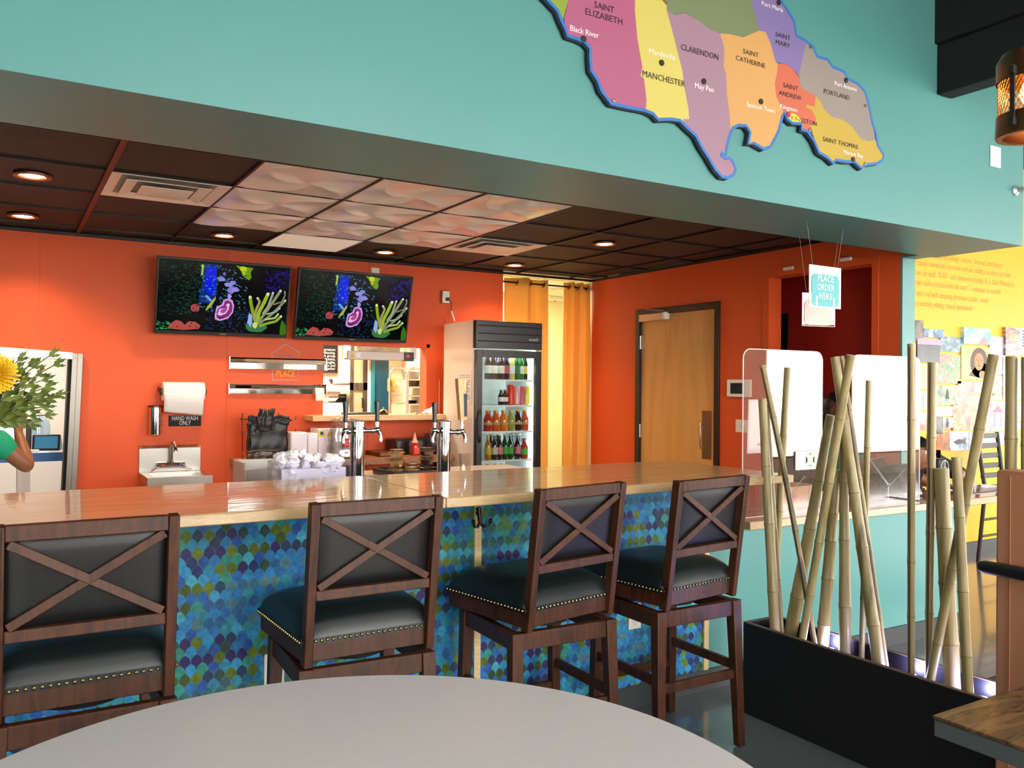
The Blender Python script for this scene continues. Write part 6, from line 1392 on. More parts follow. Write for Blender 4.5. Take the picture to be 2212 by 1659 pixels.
# objects on the order counter
def onct(px, py, z=CT): return at(px, py, 'z', z)
p = onct(1655, 1085)
t = thing('cardboard_box', 'pale cardboard box with printing behind the left screen under the bar end', 'box', (p.x + .02, 3.24, CT), .05)
MB().box(-.16, -.0, 0, .16, .16, .118).build('carton', M('kraft_board', '#c4a27c', .8), t, bevel=.002); MB().text('TAPE', (-.1, -.0008, .05), (1, 0, 0), (0, 0, 1), .03).build('lettering', M('print_red', '#a83a30', .7), t, smooth=False)
p = onct(1760, 1092)
t = thing('brochure_holder', 'clear acrylic card holder between the bamboo poles on the order counter', 'card holder', (p.x, p.y, CT), .1)
MB().box(-.055, 0, 0, .055, .003, .13).box(-.055, -.04, 0, .055, -.037, .08).box(-.055, -.037, 0, .055, 0, .003).build('holder', SCR, t); MB().box(-.055, -.041, .078, .055, -.036, .080).box(-.0555, -.04, 0, -.0535, 0, .08).box(.0535, -.04, 0, .0555, 0, .08).build('edge', ACE, t)
# point-of-sale tablet
p = onct(1935, 1068)
t = thing('tablet_register', 'black tablet register tilted on a swivel stand behind the right screen', 'tablet', (p.x, p.y + .0, CT), .35)
MB().lathe([(0, 0), (.075, 0), (.075, .010), (.05, .022), (0, .024)], n=32, caps=False).build('base', BLACKP, t); MB().beam((0, .0, .02), (-.05, .06, .14), .06, .03).build('stand_arm', BLACKP, t, bevel=.006)
b = MB(); m = T((-.05, .055, .15), rx=-.62); b.box(-.13, -.006, -.095, .13, .006, .095, m); b.build('tablet_body', M('silver_rim', '#c0c0c2', .3, metal=.7), t, bevel=.004); MB().box(-.122, -.0075, -.088, .122, -.0055, .088, m).build('tablet_screen', M('dark_screen', '#1c2228', .15), t)
p2 = onct(1888, 1060)
t = thing('card_terminal', 'large black terminal housing standing behind the tablet register', 'terminal', (p2.x - .02, 3.27, CT), .1); MB().prism([(-.14, .12, 0), (-.14, .12, .18), (-.14, .04, .20), (-.14, -.06, .02), (-.14, -.06, 0)], (.19, 0, 0)).build('housing', BLACKP, t, bevel=.012)
# glass bowl with net wrap, black logo jar, papers
p = onct(2005, 1052)
t = thing('glass_bowl', 'clear glass bowl in a pale net wrap behind the right screen', 'bowl', (p.x, p.y, CT)); MB().lathe([(0, .002), (.03, .002), (.055, .03), (.07, .075), (.072, .095), (.068, .095), (.05, .03), (0, .008)], n=28, caps=False).build('bowl', M('grey_net', '#a8a598', .5, bump=.6, bscale=40), t); MB().lathe([(.066, .088), (.066, .092), (0, .092)], n=24, caps=False).build('contents', BLACKM, t)
p = onct(2037, 1062)
t = thing('logo_canister', 'black round canister with a white ring emblem between the bamboo tops', 'canister', (p.x, p.y + .04, CT)); MB().lathe([(0, 0), (.05, 0), (.05, .21), (.046, .215), (0, .215)], n=30, caps=False).build('body', BLACKP, t)
MB().tube([(.040 * math.cos(k * PI / 14), -.052 + 0 * k, .165 + .040 * math.sin(k * PI / 14)) for k in range(28)], .0025, 6, closed=True).build('ring_emblem', M('sign_white'), t); MB().text('YASO', (0, -.0535, .150), (1, 0, 0), (0, 0, 1), .018, 'CENTER', width=.04).build('lettering', M('sign_white'), t, smooth=False)
p = onct(2046, 1090); paper_sheet('menu_card', 'narrow white printed card lying on the order counter behind the thick bamboo', (p.x - .04, p.y, CT + .0005), (1, 0, 0), (0, 1, 0), .07, .30, [(.1 + k * .12, .2, .8, .05) for k in range(7)])
p, q = onct(2105, 1066), onct(2142, 1066)
tag(MB().box(p.x - .1, p.y - .02, CT, q.x + .25, p.y + .02, CT + .003).build('menu_folder', M('grey_folder', '#6a6064', .4)), 'flat grey folder lying on the right end of the order counter', 'folder')

# ------------------------------------------------------------------ yellow room: lettering, photo prints, chair
YW = 4.41
t = thing('wall_script', 'grey script lines painted across the top of the yellow wall', 'lettering', (7.2, YW, 2.2))
SCM = M('script_grey', '#c0a04c', .7)
lines = (("It is the love of blending culture, friends and food.", 1972, 556, 2164, 575), ("We are family owned and operated, and our calling is to share our love", 1955, 572, 2181, 597), ("and all we do with YOU - our extended family. It is Our Mission to", 1950, 592, 2192, 619), ("provide you with a retreat from the usual - a sanctuary to nourish", 1952, 614, 2162, 634), ("mind and soul with amazing Jamaican cuisine, exotic", 1958, 636, 2136, 655), ("drinks, in a soothing, relaxing, tropical environment.", 1952, 655, 2100, 674))
for s_, x0, y0, x1, y1 in lines:
    a, c = at(x0, y0, 'y', YW - .001), at(x1, y1, 'y', YW - .001)
    MB().text(s_, (a.x, YW - .001, (a.z + c.z) / 2), (1, 0, 0), (0, 0, 1), .075, width=c.x - a.x, shear=.35).build('script_line', SCM, t, world=True, smooth=False)
def photo_mat(nm, cols, sc=9., dist=1., stretch=(1, 1, 1), seed=0.):
    m = bpy.data.materials.new(nm); m.use_nodes = True; nt = m.node_tree; b = nt.nodes['Principled BSDF']; b.inputs['Roughness'].default_value = .3
    tc = nt.nodes.new('ShaderNodeTexCoord'); mp_ = nt.nodes.new('ShaderNodeMapping'); mp_.inputs['Scale'].default_value = stretch; mp_.inputs['Location'].default_value = (seed, seed * 2, seed * 3)
    n = nt.nodes.new('ShaderNodeTexNoise'); n.inputs['Scale'].default_value = sc; n.inputs['Detail'].default_value = 6; n.inputs['Distortion'].default_value = dist
    r = nt.nodes.new('ShaderNodeValToRGB'); r.color_ramp.interpolation = 'LINEAR'
    while len(r.color_ramp.elements) < len(cols): r.color_ramp.elements.new(.5)
    for i, c in enumerate(cols): r.color_ramp.elements[i].position = .32 + .36 * i / (len(cols) - 1); r.color_ramp.elements[i].color = lin(c)
    nt.links.new(tc.outputs['Object'], mp_.inputs['Vector']); nt.links.new(mp_.outputs['Vector'], n.inputs['Vector']); nt.links.new(n.outputs['Fac'], r.inputs['Fac']); nt.links.new(r.outputs['Color'], b.inputs['Base Color'])
    return m
prints = [
 ((60, -60, 192, 205), 'grey street photo print at top left', ['#3a3230', '#6a5a50', '#a07a64'], 5, 1),
 ((195, 40, 445, 168), 'photo print of blue flowers in the top row beside the brown one', ['#203a5a', '#3c6a9a', '#86a6c4', '#c8d884'], 16, 0),
 ((120, 155, 390, 465), 'photo print of a dusky sky over black hills', ['#15181c', '#20262c', '#3a4048', '#9a86b0'], 4, 0),
 ((390, 130, 670, 342), 'photo print of blue-green leaves', ['#1c3844', '#3c6478', '#6a8ea4', '#a8c078'], 14, 1),
 ((678, 25, 992, 252), 'photo print of a turquoise beach raised at the top of the collage', ['#3a72b0', '#5ab4d8', '#a8e0ee', '#eef6f6'], 3, 2),
 ((645, 246, 985, 668), 'large warm portrait print in the middle of the collage', ['#b8b42a', '#d8a838'], 2, 0),
 ((985, 135, 1172, 605), 'tall lilac sea photo print right of the portrait', ['#8a94b8', '#b0aac4', '#c8c0d0'], 3, 0),
 ((1175, 28, 1345, 382), 'photo print of a crowd under a green and yellow flag', ['#3a4a8c', '#a06a5a', '#c8a48c', '#e8e0dc'], 12, 2),
 ((1345, 40, 1600, 382), 'white text page at the top right of the collage', ['#e8e4e2', '#f2f0ee'], 8, 0),
 ((350, 340, 645, 712), 'photo print of red flowers and green leaves', ['#1c4a24', '#4a8c3c', '#c83a34', '#e8ead0'], 9, 1),
 ((140, 465, 352, 778), 'beige arched doorway photo print', ['#b48c58', '#c8a468', '#e0cca0'], 3, 0),
 ((352, 710, 600, 968), 'photo print of a dark bird in green foliage', ['#1c2c20', '#4a7038', '#7ca064', '#c0d4a0'], 8, 0),
 ((600, 666, 792, 962), 'brown feathery photo print below the portrait', ['#5a3a30', '#94705c', '#c0a08c'], 14, 0),
 ((790, 666, 1040, 832), 'orange sunset photo print below the portrait', ['#e8a84a', '#f0c070', '#f4d8a0'], 2, 1),
 ((140, 778, 352, 1035), 'black and white photo print of two people', ['#4a4a4c', '#8c8a8a', '#c8c4c4'], 6, 0),
 ((790, 832, 1040, 965), 'brown striped photo print under the sunset', ['#6a5044', '#a08474', '#c8b0a0'], 5, 2),
 ((352, 966, 548, 1100), 'pink and blue sea photo print', ['#a8b4d0', '#e0c8d4', '#f0dce0'], 3, 2),
 ((545, 940, 832, 1262), 'photo print of orange and yellow fruit', ['#8c2c18', '#e0602c', '#f0a05a', '#f8e0b0'], 9, 0),
 ((830, 962, 1002, 1275), 'photo print of blue and white clothing', ['#3c5ca8', '#a8b4d8', '#ece8ec'], 7, 0),
 ((1000, 905, 1162, 1275), 'photo print of a pink-roofed beach hut', ['#e8e0e0', '#d88a98', '#f0eaec'], 5, 1),
 ((1145, 380, 1372, 905), 'photo print of palm and brown food at the right of the collage', ['#5a4a34', '#a08468', '#d8ccb8'], 7, 0),
 ((1038, 603, 1148, 908), 'narrow brown food photo print right of the sunset', ['#6a4430', '#b08868', '#ece4dc'], 9, 0),
 ((352, 1098, 422, 1312), 'small dark photo print left of the bottle print', ['#141414', '#2c2c2c', '#5a5c5c'], 9, 0),
 ((422, 1100, 547, 1242), 'photo print of a dark bottle on a beach', ['#3c4048', '#8c94a0', '#c8ccd4'], 4, 1),
 ((352, 1242, 505, 1506), 'photo print of orange and yellow flowers in the bottom row', ['#3c6428', '#d8602c', '#f0b83c'], 12, 0),
 ((505, 1262, 735, 1502), 'photo print of a fish on a white plate in the bottom row', ['#4a6ca0', '#b4c4dc', '#e8ecf2', '#4a4434'], 6, 0),
 ((735, 1275, 860, 1502), 'small blue speckled photo print at the end of the bottom row', ['#2c3c7c', '#8c9cc4', '#d8c870'], 12, 0),
 ((140, 1035, 352, 1262), 'photo print of a pink soup bowl', ['#8c4434', '#d8a088', '#f0dcd4'], 5, 0),
 ((860, 1275, 1160, 1440), 'pale washed photo print at the right of the bottom row', ['#e4e6ea', '#f2f2f4'], 4, 0),
 ((1162, 905, 1394, 1160), 'pale food photo print beside the beach hut', ['#c8a888', '#ece0d4', '#f4f0ea'], 6, 0),
 ((1162, 1160, 1420, 1250), 'turquoise pool photo print low at the right', ['#38a8c4', '#6cc8dc', '#c8ecf0'], 3, 2),
 ((1372, 382, 1640, 905), 'brown market photo print at the far right', ['#7c5c44', '#b89878', '#e0d4c4'], 7, 0),
]
for k, ((x0, y0, x1, y1), lab, cols, sc, kind) in enumerate(prints):
    thick = .03 if ('raised' in lab or 'crowd' in lab) else .012 + .002 * (k % 3)
    yf = YW - thick; q = lambda X, Y: at(1960 + X / 5.532, 700 + Y / 5.532, 'y', yf)
    a, c = q(x0, (y0)), q(x1, y1); m0 = q(x0, y1)
    t = thing('photo_print', lab + ', yellow wall', 'photo print', ((a.x + c.x) / 2, YW, c.z), group='photo prints of the wall collage')
    w_, h_ = (c.x - a.x) / 2 - .0015, (a.z + q(x1, y0 + (x1 - x0) * .13).z) / 2 - c.z - .003
    st = {0: (1, 1, 1), 1: (1, 1, 1.6), 2: (.4, 1, 2.4)}[kind]
    MB().box(-w_, -thick, 0, w_, 0, h_).build('board', photo_mat('photo_picture', cols, sc, 1., st, k * 3.7), t)
    F_ = -thick - .0008
    if lab.startswith('large warm portrait'):
        def oval(cx_, cz_, rx, rz_, n=22, ph=0.): return [(cx_ + rx * math.cos(2 * PI * i / n + ph), F_, cz_ + rz_ * math.sin(2 * PI * i / n + ph)) for i in range(n)]
        MB().poly(oval(.04 * w_ / .17, h_ * .52, w_ * .62, h_ * .46)).poly([(-w_ * .5, F_, h_ * .12), (w_ * .9, F_, 0.004), (w_ * .98, F_, h_ * .4), (w_ * .3, F_, h_ * .6)], flip=True).build('portrait_hair', M('print_darkhair', '#4a2c16', .5), t, smooth=False)
        F_ -= .0006; MB().poly(oval(w_ * .22, h_ * .55, w_ * .34, h_ * .27)).poly(oval(w_ * .45, h_ * .16, w_ * .22, h_ * .12)).build('portrait_face', M('print_skin', '#b87a3c', .5), t, smooth=False)
        F_ -= .0006; MB().poly(oval(w_ * .08, h_ * .60, w_ * .07, h_ * .015)).poly(oval(w_ * .34, h_ * .60, w_ * .07, h_ * .015)).poly(oval(w_ * .22, h_ * .42, w_ * .10, h_ * .018)).poly(oval(w_ * .22, h_ * .51, w_ * .04, h_ * .02)).build('portrait_features', M('print_darkhair'), t, smooth=False)
    if 'dusky' in lab: MB().box(-w_, F_, h_ * .76, w_, F_ + .0005, h_).build('sky_band', M('print_lilac_sky', '#a890b8', .4), t)
    if 'turquoise beach' in lab: MB().poly([(w_ * .0, F_, .001), (w_ * .96, F_, .001), (w_ * .5, F_, h_ * .55)]).build('roof_shape', M('print_roof', '#a08c8c', .5), t, smooth=False)
    if lab.startswith('photo print of a pink-roofed'): MB().poly([(-w_ * .9, F_, h_ * .62), (w_ * .9, F_, h_ * .62), (0, F_, h_ * .85)]).box(-w_ * .55, F_, h_ * .1, -w_ * .45, F_ + .0004, h_ * .62).box(w_ * .45, F_, h_ * .1, w_ * .55, F_ + .0004, h_ * .62).build('hut_shape', M('print_pink', '#d06878', .5), t, smooth=False)
    if 'a fish on' in lab: MB().poly([(-w_ * .6, F_, h_ * .45), (-w_ * .1, F_, h_ * .6), (w_ * .4, F_, h_ * .55), (w_ * .7, F_, h_ * .72), (w_ * .65, F_, h_ * .3), (w_ * .2, F_, h_ * .35), (-w_ * .3, F_, h_ * .3)], flip=True).build('fish_shape', M('print_fish', '#3c3a30', .5), t, smooth=False)
    if 'a dark bottle' in lab: MB().poly([(-w_ * .35, F_, h_ * .05), (w_ * .1, F_, h_ * .05), (w_ * .1, F_, h_ * .55), (-.02 * w_, F_, h_ * .7), (-.02 * w_, F_, h_ * .92), (-w_ * .22, F_, h_ * .92), (-w_ * .22, F_, h_ * .7), (-w_ * .35, F_, h_ * .55)]).build('bottle_shape', M('print_bottle', '#2a1c18', .5), t, smooth=False)
    if 'bird' in lab: MB().poly([(-w_ * .2, F_, h_ * .3), (w_ * .2, F_, h_ * .32), (w_ * .1, F_, h_ * .7), (-.0, F_, h_ * .85), (-w_ * .12, F_, h_ * .65)]).build('bird_shape', M('print_bird', '#14181c', .5), t, smooth=False)
    if 'flag' in lab: MB().poly([(-w_ * .5, F_, h_ * .86), (w_ * .1, F_, h_ * .55), (w_ * .5, F_, h_ * .86), (w_ * .05, F_, h_ * .70)]).build('flag_shape', M('print_flag', '#c8c02c', .5), t, smooth=False)
    if 'text page' in lab:
        b = MB()
        for i in range(6): b.box(-w_ * .8, F_, h_ * (.88 - i * .11), w_ * .5, F_ + .0004, h_ * (.92 - i * .11))
        b.build('print_lines', M('print_dark', '#3a3648', .7), t, smooth=False)
# ladder-back bar chair
yc = 4.12
t_ = at(2122, 935, 'y', yc); t2_ = at(2166, 932, 'y', yc); W = t2_.x - t_.x
t = thing('metal_chair', 'black metal ladder-back bar chair in front of the yellow wall', 'chair', (t_.x + W / 2, yc, 0))
BM = M('black_metal', '#1e1e20', .4, metal=.3); ht = t_.z; w_ = W / 2; sz = .62
for s_ in (-1, 1):
    MB().tube([(s_ * w_, .03, 0), (s_ * w_ * .92, -.02, sz), (s_ * w_, .05, ht)], .017, 10).build('rear_leg', BM, t); MB().tube([(s_ * w_, -.42, 0), (s_ * w_ * .92, -.38, sz)], .016, 10).build('front_leg', BM, t)
for k in range(5):
    z_ = ht - .03 - k * .085; MB().box(-w_, .0 + .05 * (z_ - sz) / (ht - sz) - .01, z_ - .022, w_, .0 + .05 * (z_ - sz) / (ht - sz) + .002, z_ + .022).build('slat', BM, t, bevel=.003)
MB().box(-w_ - .02, -.42, sz, w_ + .02, .0, sz + .04).build('seat', BLACKP, t, bevel=.012)
for z_ in (.22, .36):
    for y_ in (-.40, .0): MB().cyl((-w_ * .96, y_, z_), (w_ * .96, y_, z_), .01).build('rung', BM, t)
tag(MB().box(5.9, 2.2, .001, 9.0, 3.7, .012).build('floor_mat', M('charcoal_mat', '#2a2b2c', .95, bump=.4, bscale=150)), 'charcoal entrance mat on the floor of the yellow room', 'mat') if False else None
p = at(2090, 1432, 'z', .0)
tag(MB().box(4.05, 1.0, .001, 6.2, 2.42, .010).build('floor_mat', M('charcoal_mat', '#26272a', .95, bump=.4, bscale=150)), 'charcoal mat on the floor right of the planter', 'mat')

# ------------------------------------------------------------------ planter with bamboo
PXa, PXb, PYa, PYb, PH = 2.885, 3.10, .9, 2.735, .41
t = thing('planter_box', 'long low black wooden planter box at the end of the bar', 'planter', (PXa, 1.8, 0))
PLB = M('black_stain', '#0a0a0b', .6); RIM = M('worn_rim', '#5a4a3c', .5)
b = MB().box(PXa, PYa, 0, PXa + .018, PYb, PH - .004).box(PXb - .018, PYa, 0, PXb, PYb, PH - .004).box(PXa + .018, PYb - .018, 0, PXb - .018, PYb, PH - .004).box(PXa + .018, PYa, 0, PXb - .018, PYa + .018, PH - .004).box(PXa + .018, PYa + .018, .02, PXb - .018, PYb - .018, .30)
b.build('box', PLB, t, world=True); b = MB().box(PXa, PYa, PH - .004, PXa + .018, PYb, PH).box(PXb - .018, PYa, PH - .004, PXb, PYb, PH).box(PXa + .018, PYb - .018, PH - .004, PXb - .018, PYb, PH); b.build('rim', RIM, t, world=True)
# river stones
rr = random.Random(5); ST = [M('stone_a', '#8c8478', .5), M('stone_b', '#6a625a', .5), M('stone_c', '#a89c8c', .5)]
protoS = None
for k in range(34):
    x_, y_ = PXa + .05 + rr.random() * .11, PYb - .06 - k * .038
    if k < 3:
        o = MB().sphere((0, 0, 0), 1, 14, 9).build('river_stone', ST[k], None, origin=(0, 0, 0)); SRC = (locals().get('SRC') or []) + [o]
    else: o = SRC[k % 3].copy(); COL.objects.link(o)
    sx_ = rr.uniform(.026, .04); o.scale = (sx_, sx_ * rr.uniform(.7, 1), sx_ * .6); o.rotation_euler = (0, 0, rr.uniform(0, 3)); o.location = (x_, y_, .30 + sx_ * .6)
    tag(o, 'smooth river stone lying among the bamboo in the black planter', 'stone', 'river stones in the planter')
for px, py, lab in ((1790, 1398, 'small white uplight glowing in the left part of the planter'), (1966, 1462, 'small white uplight glowing under the slim upright bamboo'), (2050, 1490, 'small white uplight glowing under the thick short bamboo'), (2120, 1500, 'small white uplight glowing at the near end of the planter')):
    q = at(px, py, 'x', 3.04); y_ = q.y
    t = thing('planter_uplight', lab, 'light', (3.055, y_, .30)); MB().lathe([(0, 0), (.02, 0), (.024, .05), (.020, .055), (0, .05)], n=16, caps=False).build('housing', BLACKG, t); MB().lathe([(0, .053), (.017, .053)], n=14, caps=False).build('lens', M('cool_lens', '#c8ccff', emit='#b8bcff', es=30), t)
    lamp('uplight', 'POINT', (3.05, y_, .375), 4.5, (.42, .40, 1), .015)
# bamboo
def bam_mat():
    m = grain('bamboo_skin', ['#7c6b40', '#918052', '#a29264', '#87784a', '#624d2c'], (9, 9, .8), .42, nscale=2.2, dist=.3, detail=4, coat=.12)
    return m
BAM = bam_mat(); NODE = M('bamboo_node', '#6a5632', .6); CUT = M('bamboo_cut', '#d8cba0', .7)
GROOVE = M('bamboo_groove', '#4a3520', .7)
def bamboo(lab, top, bot, r0, r1, xo=2.985, nodes=None, bow=0., groove=False, xt=None, seed=0, bottomz=.3, dy=0.):
    """top/bot pixels; r0 top radius, r1 base radius in photo pixels; stands in the planter, rising in the plane x = xo .. xt"""
    xt = xo if xt is None else xt; rr = random.Random(seed + 50)
    A = at(*bot, 'x', xo); B = at(*top, 'x', xt); d = (B - A); k = (bottomz - A.z) / d.z; A = A + d * k
    dep = lambda p: (p - EYE).dot(_F)
    ra, rb = r1 * dep(A) / FPX, r0 * dep(B) / FPX
    t = thing('bamboo_pole', lab, 'bamboo pole', A, group='bamboo poles standing in the black planter')
    L = (B - A).length; n_seg = nodes or max(4, int(L / .26)); side = (B - A).cross(_F).normalized()
    ts = [0] + sorted((i + 1) / n_seg + rr.uniform(-.03, .03) for i in range(n_seg - 1)) + [1]
    def P(tt): return (B - A) * tt + side * bow * math.sin(tt * PI)
    path, rad = [], []
    for i in range(len(ts) - 1):
        for q in (.015, .06, .5, .94, .985):
            tt = ts[i] + (ts[i + 1] - ts[i]) * q; rr_ = ra + (rb - ra) * tt
            path.append(P(tt)); rad.append(rr_ * (1.0 if q in (.06, .94) else (.965 if q == .5 else 1.07)))
    path[-1] = P(1); rad[-1] = rb
    b = MB().tube(path, rad, 22, caps=False); b.build('culm', BAM, t, angle=60)
    dn = (P(1) - P(.98)).normalized()
    MB().tube([P(1) - dn * .004, P(1) + dn * .0005, P(1) + dn * .0005, P(1) - dn * .02], [rb * .99, rb * .99, rb * .72, rb * .72], 22, caps=False).build('cut_rim', CUT, t)
    for tt in ts[1:-1]:
        r_ = (ra + (rb - ra) * tt); dd = (P(min(1, tt + .01)) - P(tt - .01)).normalized(); MB().tube([P(tt) - dd * .004, P(tt) + dd * .0, P(tt) + dd * .004], [r_ * 1.035, r_ * 1.085, r_ * 1.035], 22, caps=False).build('node', NODE, t)
    if groove:
        vd = (EYE - (A + B) / 2).normalized(); sd = side * .45 + vd * .85
        MB().tube([P(tt) + sd * (ra + (rb - ra) * tt) * .93 for tt in (0.01, .25, .5, .75, .99)], [.0035] * 5, 6).build('groove', GROOVE, t)
    return t
bamboo('thick short bamboo pole at the far left of the planter', (1647, 862), (1674, 1360), 9, 12, 2.95, seed=1)
bamboo('thin bamboo stem right against the leftmost thick pole', (1657, 872), (1689, 1368), 4.5, 5, 2.995, seed=2)
bamboo('slim bamboo pole crossing down to the right behind the leftmost one', (1647, 790), (1759, 1392), 6.5, 6, 2.985, seed=3, groove=True, bow=-.01)
bamboo('slim bamboo pole with its top right of the leftmost group', (1701, 794), (1670, 1335), 7, 8, 3.06, seed=4)
bamboo('thick bamboo pole leaning right at the left of the crossing bundle', (1794, 897), (1706, 1376), 9, 15, 3.05, seed=5)
bamboo('bamboo pole in front of the crossing bundle, leaning right', (1838, 767), (1732, 1388), 9.5, 8.5, 2.925, seed=6, nodes=5)
bamboo('bamboo pole of the crossing bundle, leaning left and thickening downwards', (1804, 772), (1899, 1440), 9.5, 14, 2.985, seed=7)
bamboo('thin bamboo pole running along the left-leaning one of the bundle', (1818, 770), (1916, 1448), 5.5, 5.5, 3.02, seed=8, groove=True)
bamboo('short thick bamboo stump behind the front leaning pole', (1806, 1015), (1776, 1402), 10, 14, 3.055, seed=9, nodes=5)
bamboo('upright thick bamboo pole in the middle of the crossing bundle', (1822, 900), (1826, 1418), 8, 14, 3.05, seed=10)
bamboo('slim upright bamboo pole just right of the crossing bundle', (1877, 822), (1861, 1428), 6.5, 6, 3.065, seed=11)
bamboo('tallest slim upright bamboo pole in front of the teal column', (1969, 743), (1968, 1463), 8.5, 7.5, 2.97, seed=12, groove=True)
bamboo('upright bamboo pole right of the tallest one', (2014, 783), (2006, 1470), 9.5, 8, 3.04, seed=13, groove=True)
bamboo('thickest short bamboo pole, cut off at counter height', (2033, 1012), (2058, 1492), 15.5, 17, 3.045, seed=14, nodes=4)
bamboo('short bamboo pole right of the thickest one', (2066, 988), (2092, 1506), 10.5, 11, 2.925, seed=15, nodes=4)
bamboo('long bamboo pole leaning right over the short thick ones', (2147, 766), (2009, 1474), 11, 9.5, 2.98, seed=16)
bamboo('thick upright bamboo pole rising behind the orange-brown booth back', (2186, 770), (2180, 1520), 12.5, 13, 2.99, seed=17)
bamboo('bamboo pole cut by the right edge of the picture', (2216, 772), (2214, 1540), 9, 9, 2.99, seed=18)

# ------------------------------------------------------------------ flowers at the left on the bar
def leafc(b, p, d, L, up=(0, 0, 1), w=.25):
    """serrated fern leaflet"""
    p, d = Vector(p), Vector(d).normalized(); s_ = d.cross(Vector(up)); s_ = (s_ if s_.length > .1 else Vector((1, 0, 0))).normalized(); n_ = s_.cross(d); k = 6; A, B = [], []
    for i in range(k + 1):
        u = i / k; ww = w * L * math.sin(PI * min(1, u * .9 + .08)) * (1 - .45 * (i % 2)); c = p + d * L * u + n_ * .12 * L * math.sin(u * PI)
        A.append(c + s_ * ww - n_ * ww * .3); B.append(c - s_ * ww - n_ * ww * .3)
    ia, ib = b.pts(A), b.pts(B); ic = b.pts([p + d * L * i / k + n_ * .12 * L * math.sin(i / k * PI) for i in range(k + 1)])
    for i in range(k): b.face([ia[i], ia[i + 1], ic[i + 1], ic[i]]); b.face([ic[i], ic[i + 1], ib[i + 1], ib[i]])
yv = 3.02; base = at(-48, 905, 'y', yv)
t = thing('flower_bouquet', 'yellow chrysanthemum bouquet with fern leaves at the left edge on the bar', 'bouquet', (base.x - .03, yv, BT))
MB().lathe([(0, 0), (.04, 0), (.055, .06), (.045, .16), (.035, .22), (.042, .26), (.038, .26), (.03, .22), (0, .01)], n=28, caps=False).build('vase', clear('green_glass', '#cfe4d8', .03, 1.5, .1), t)
LEAF = M('fern_green', '#566420', .5, var=.35, vscale=30); STEM = M('stem_green', '#4a5a24', .5)
root = Vector((0, 0, .24)); ends = [(105, 770), (115, 790), (90, 822), (95, 838), (100, 862), (90, 880), (118, 855), (95, 897), (60, 792), (38, 780), (60, 915), (75, 870), (30, 800), (20, 905), (85, 850)]
rr = random.Random(9)
for k, (px, py) in enumerate(ends):
    e = at(px, py, 'y', yv + rr.uniform(-.09, .07)) - t.location; mid_ = (root + e) / 2 + Vector((0, 0, .02 + .03 * rr.random()))
    pts_ = [root * (1 - u) ** 2 + mid_ * 2 * u * (1 - u) + e * u * u for u in [i / 10 for i in range(11)]]
    s_ = MB().tube([Vector((0, 0, .02))] + pts_, [.0018] * 12, 6).build('stem', STEM, t)
    b = MB()
    for i in range(4, 11, 2):
        d = (pts_[min(10, i + 1)] - pts_[i - 1]).normalized(); L_ = .074 * (1 - .05 * i)
        for q in (-1, 1):
            sd = Vector((0, 0, 1)) * q * .55 + Vector((0, rr.uniform(-.5, .5), 0)); leafc(b, pts_[i], d * 1.1 + sd, L_, (0, 1, 0), .17)
    leafc(b, pts_[-1], pts_[-1] - pts_[-3], .045, (0, 1, 0), .14); b.build('fern_leaf', LEAF, t, smooth=False)
PET = M('chrysanthemum_yellow', '#e2b81c', .6, var=.15, vscale=40)
for (px, py, r) in ((-6, 808, .062), (-40, 780, .06), (-52, 845, .06)):
    c = at(px, py, 'y', yv - .06) - t.location; b = MB(); MB().tube([(0, 0, .05), c], .002, 6).build('stem', STEM, t)
    for ring in range(7):
        ph = .2 + ring * .2; m_ = 10 + ring * 3
        for k in range(m_):
            an = 2 * PI * k / m_ + ring; d = Vector((math.sin(ph) * math.cos(an), -math.cos(ph) * .9, math.sin(ph) * math.sin(an))); s_ = d.cross(Vector((0, 1, .01))).normalized() * .005
            p0 = c + d * r * .15; p1 = c + d * r * (.9 + .12 * rr.random()); pm = (p0 + p1) / 2 + Vector((0, -.004, 0)); b.face(b.pts([p0 - s_ * .4, pm - s_, p1 - s_ * .5, p1 + s_ * .5, pm + s_, p0 + s_ * .4]))
    b.build('flower_head', PET, t, smooth=False)

# ------------------------------------------------------------------ people
def skinned(name, mat, chains, root, parent=None, sub=2):
    """chains: lists of (point, rx[, ry]); points that coincide are shared"""
    me = bpy.data.meshes.new(name); vs, rs, es, key = [], [], [], {}
    def vid(p, r):
        k_ = tuple(round(c, 4) for c in p)
        if k_ not in key: key[k_] = len(vs); vs.append(tuple(p)); rs.append(r)
        return key[k_]
    for ch in chains:
        prev = None
        for it in ch:
            i = vid(it[0], (it[1], it[2] if len(it) > 2 else it[1]))
            if prev is not None and prev != i: es.append((prev, i))
            prev = i
    me.from_pydata(vs, es, []); ob = bpy.data.objects.new(name, me); COL.objects.link(ob)
    md = ob.modifiers.new('Skin', 'SKIN'); md.use_smooth_shade = True; md.branch_smoothing = .6
    sk = me.skin_vertices[0].data
    for i, r in enumerate(rs): sk[i].radius = r; sk[i].use_root = False
    sk[key[tuple(round(c, 4) for c in root)]].use_root = True
    s_ = ob.modifiers.new('Sub', 'SUBSURF'); s_.levels = sub; s_.render_levels = sub
    dg = bpy.context.evaluated_depsgraph_get(); m2 = bpy.data.meshes.new_from_object(ob.evaluated_get(dg)); bpy.data.objects.remove(ob)
    m2.materials.clear(); m2.materials.append(mat); m2.polygons.foreach_set('use_smooth', [True] * len(m2.polygons))
    o = bpy.data.objects.new(name, m2); COL.objects.link(o)
    if parent: o.parent = parent
    return o
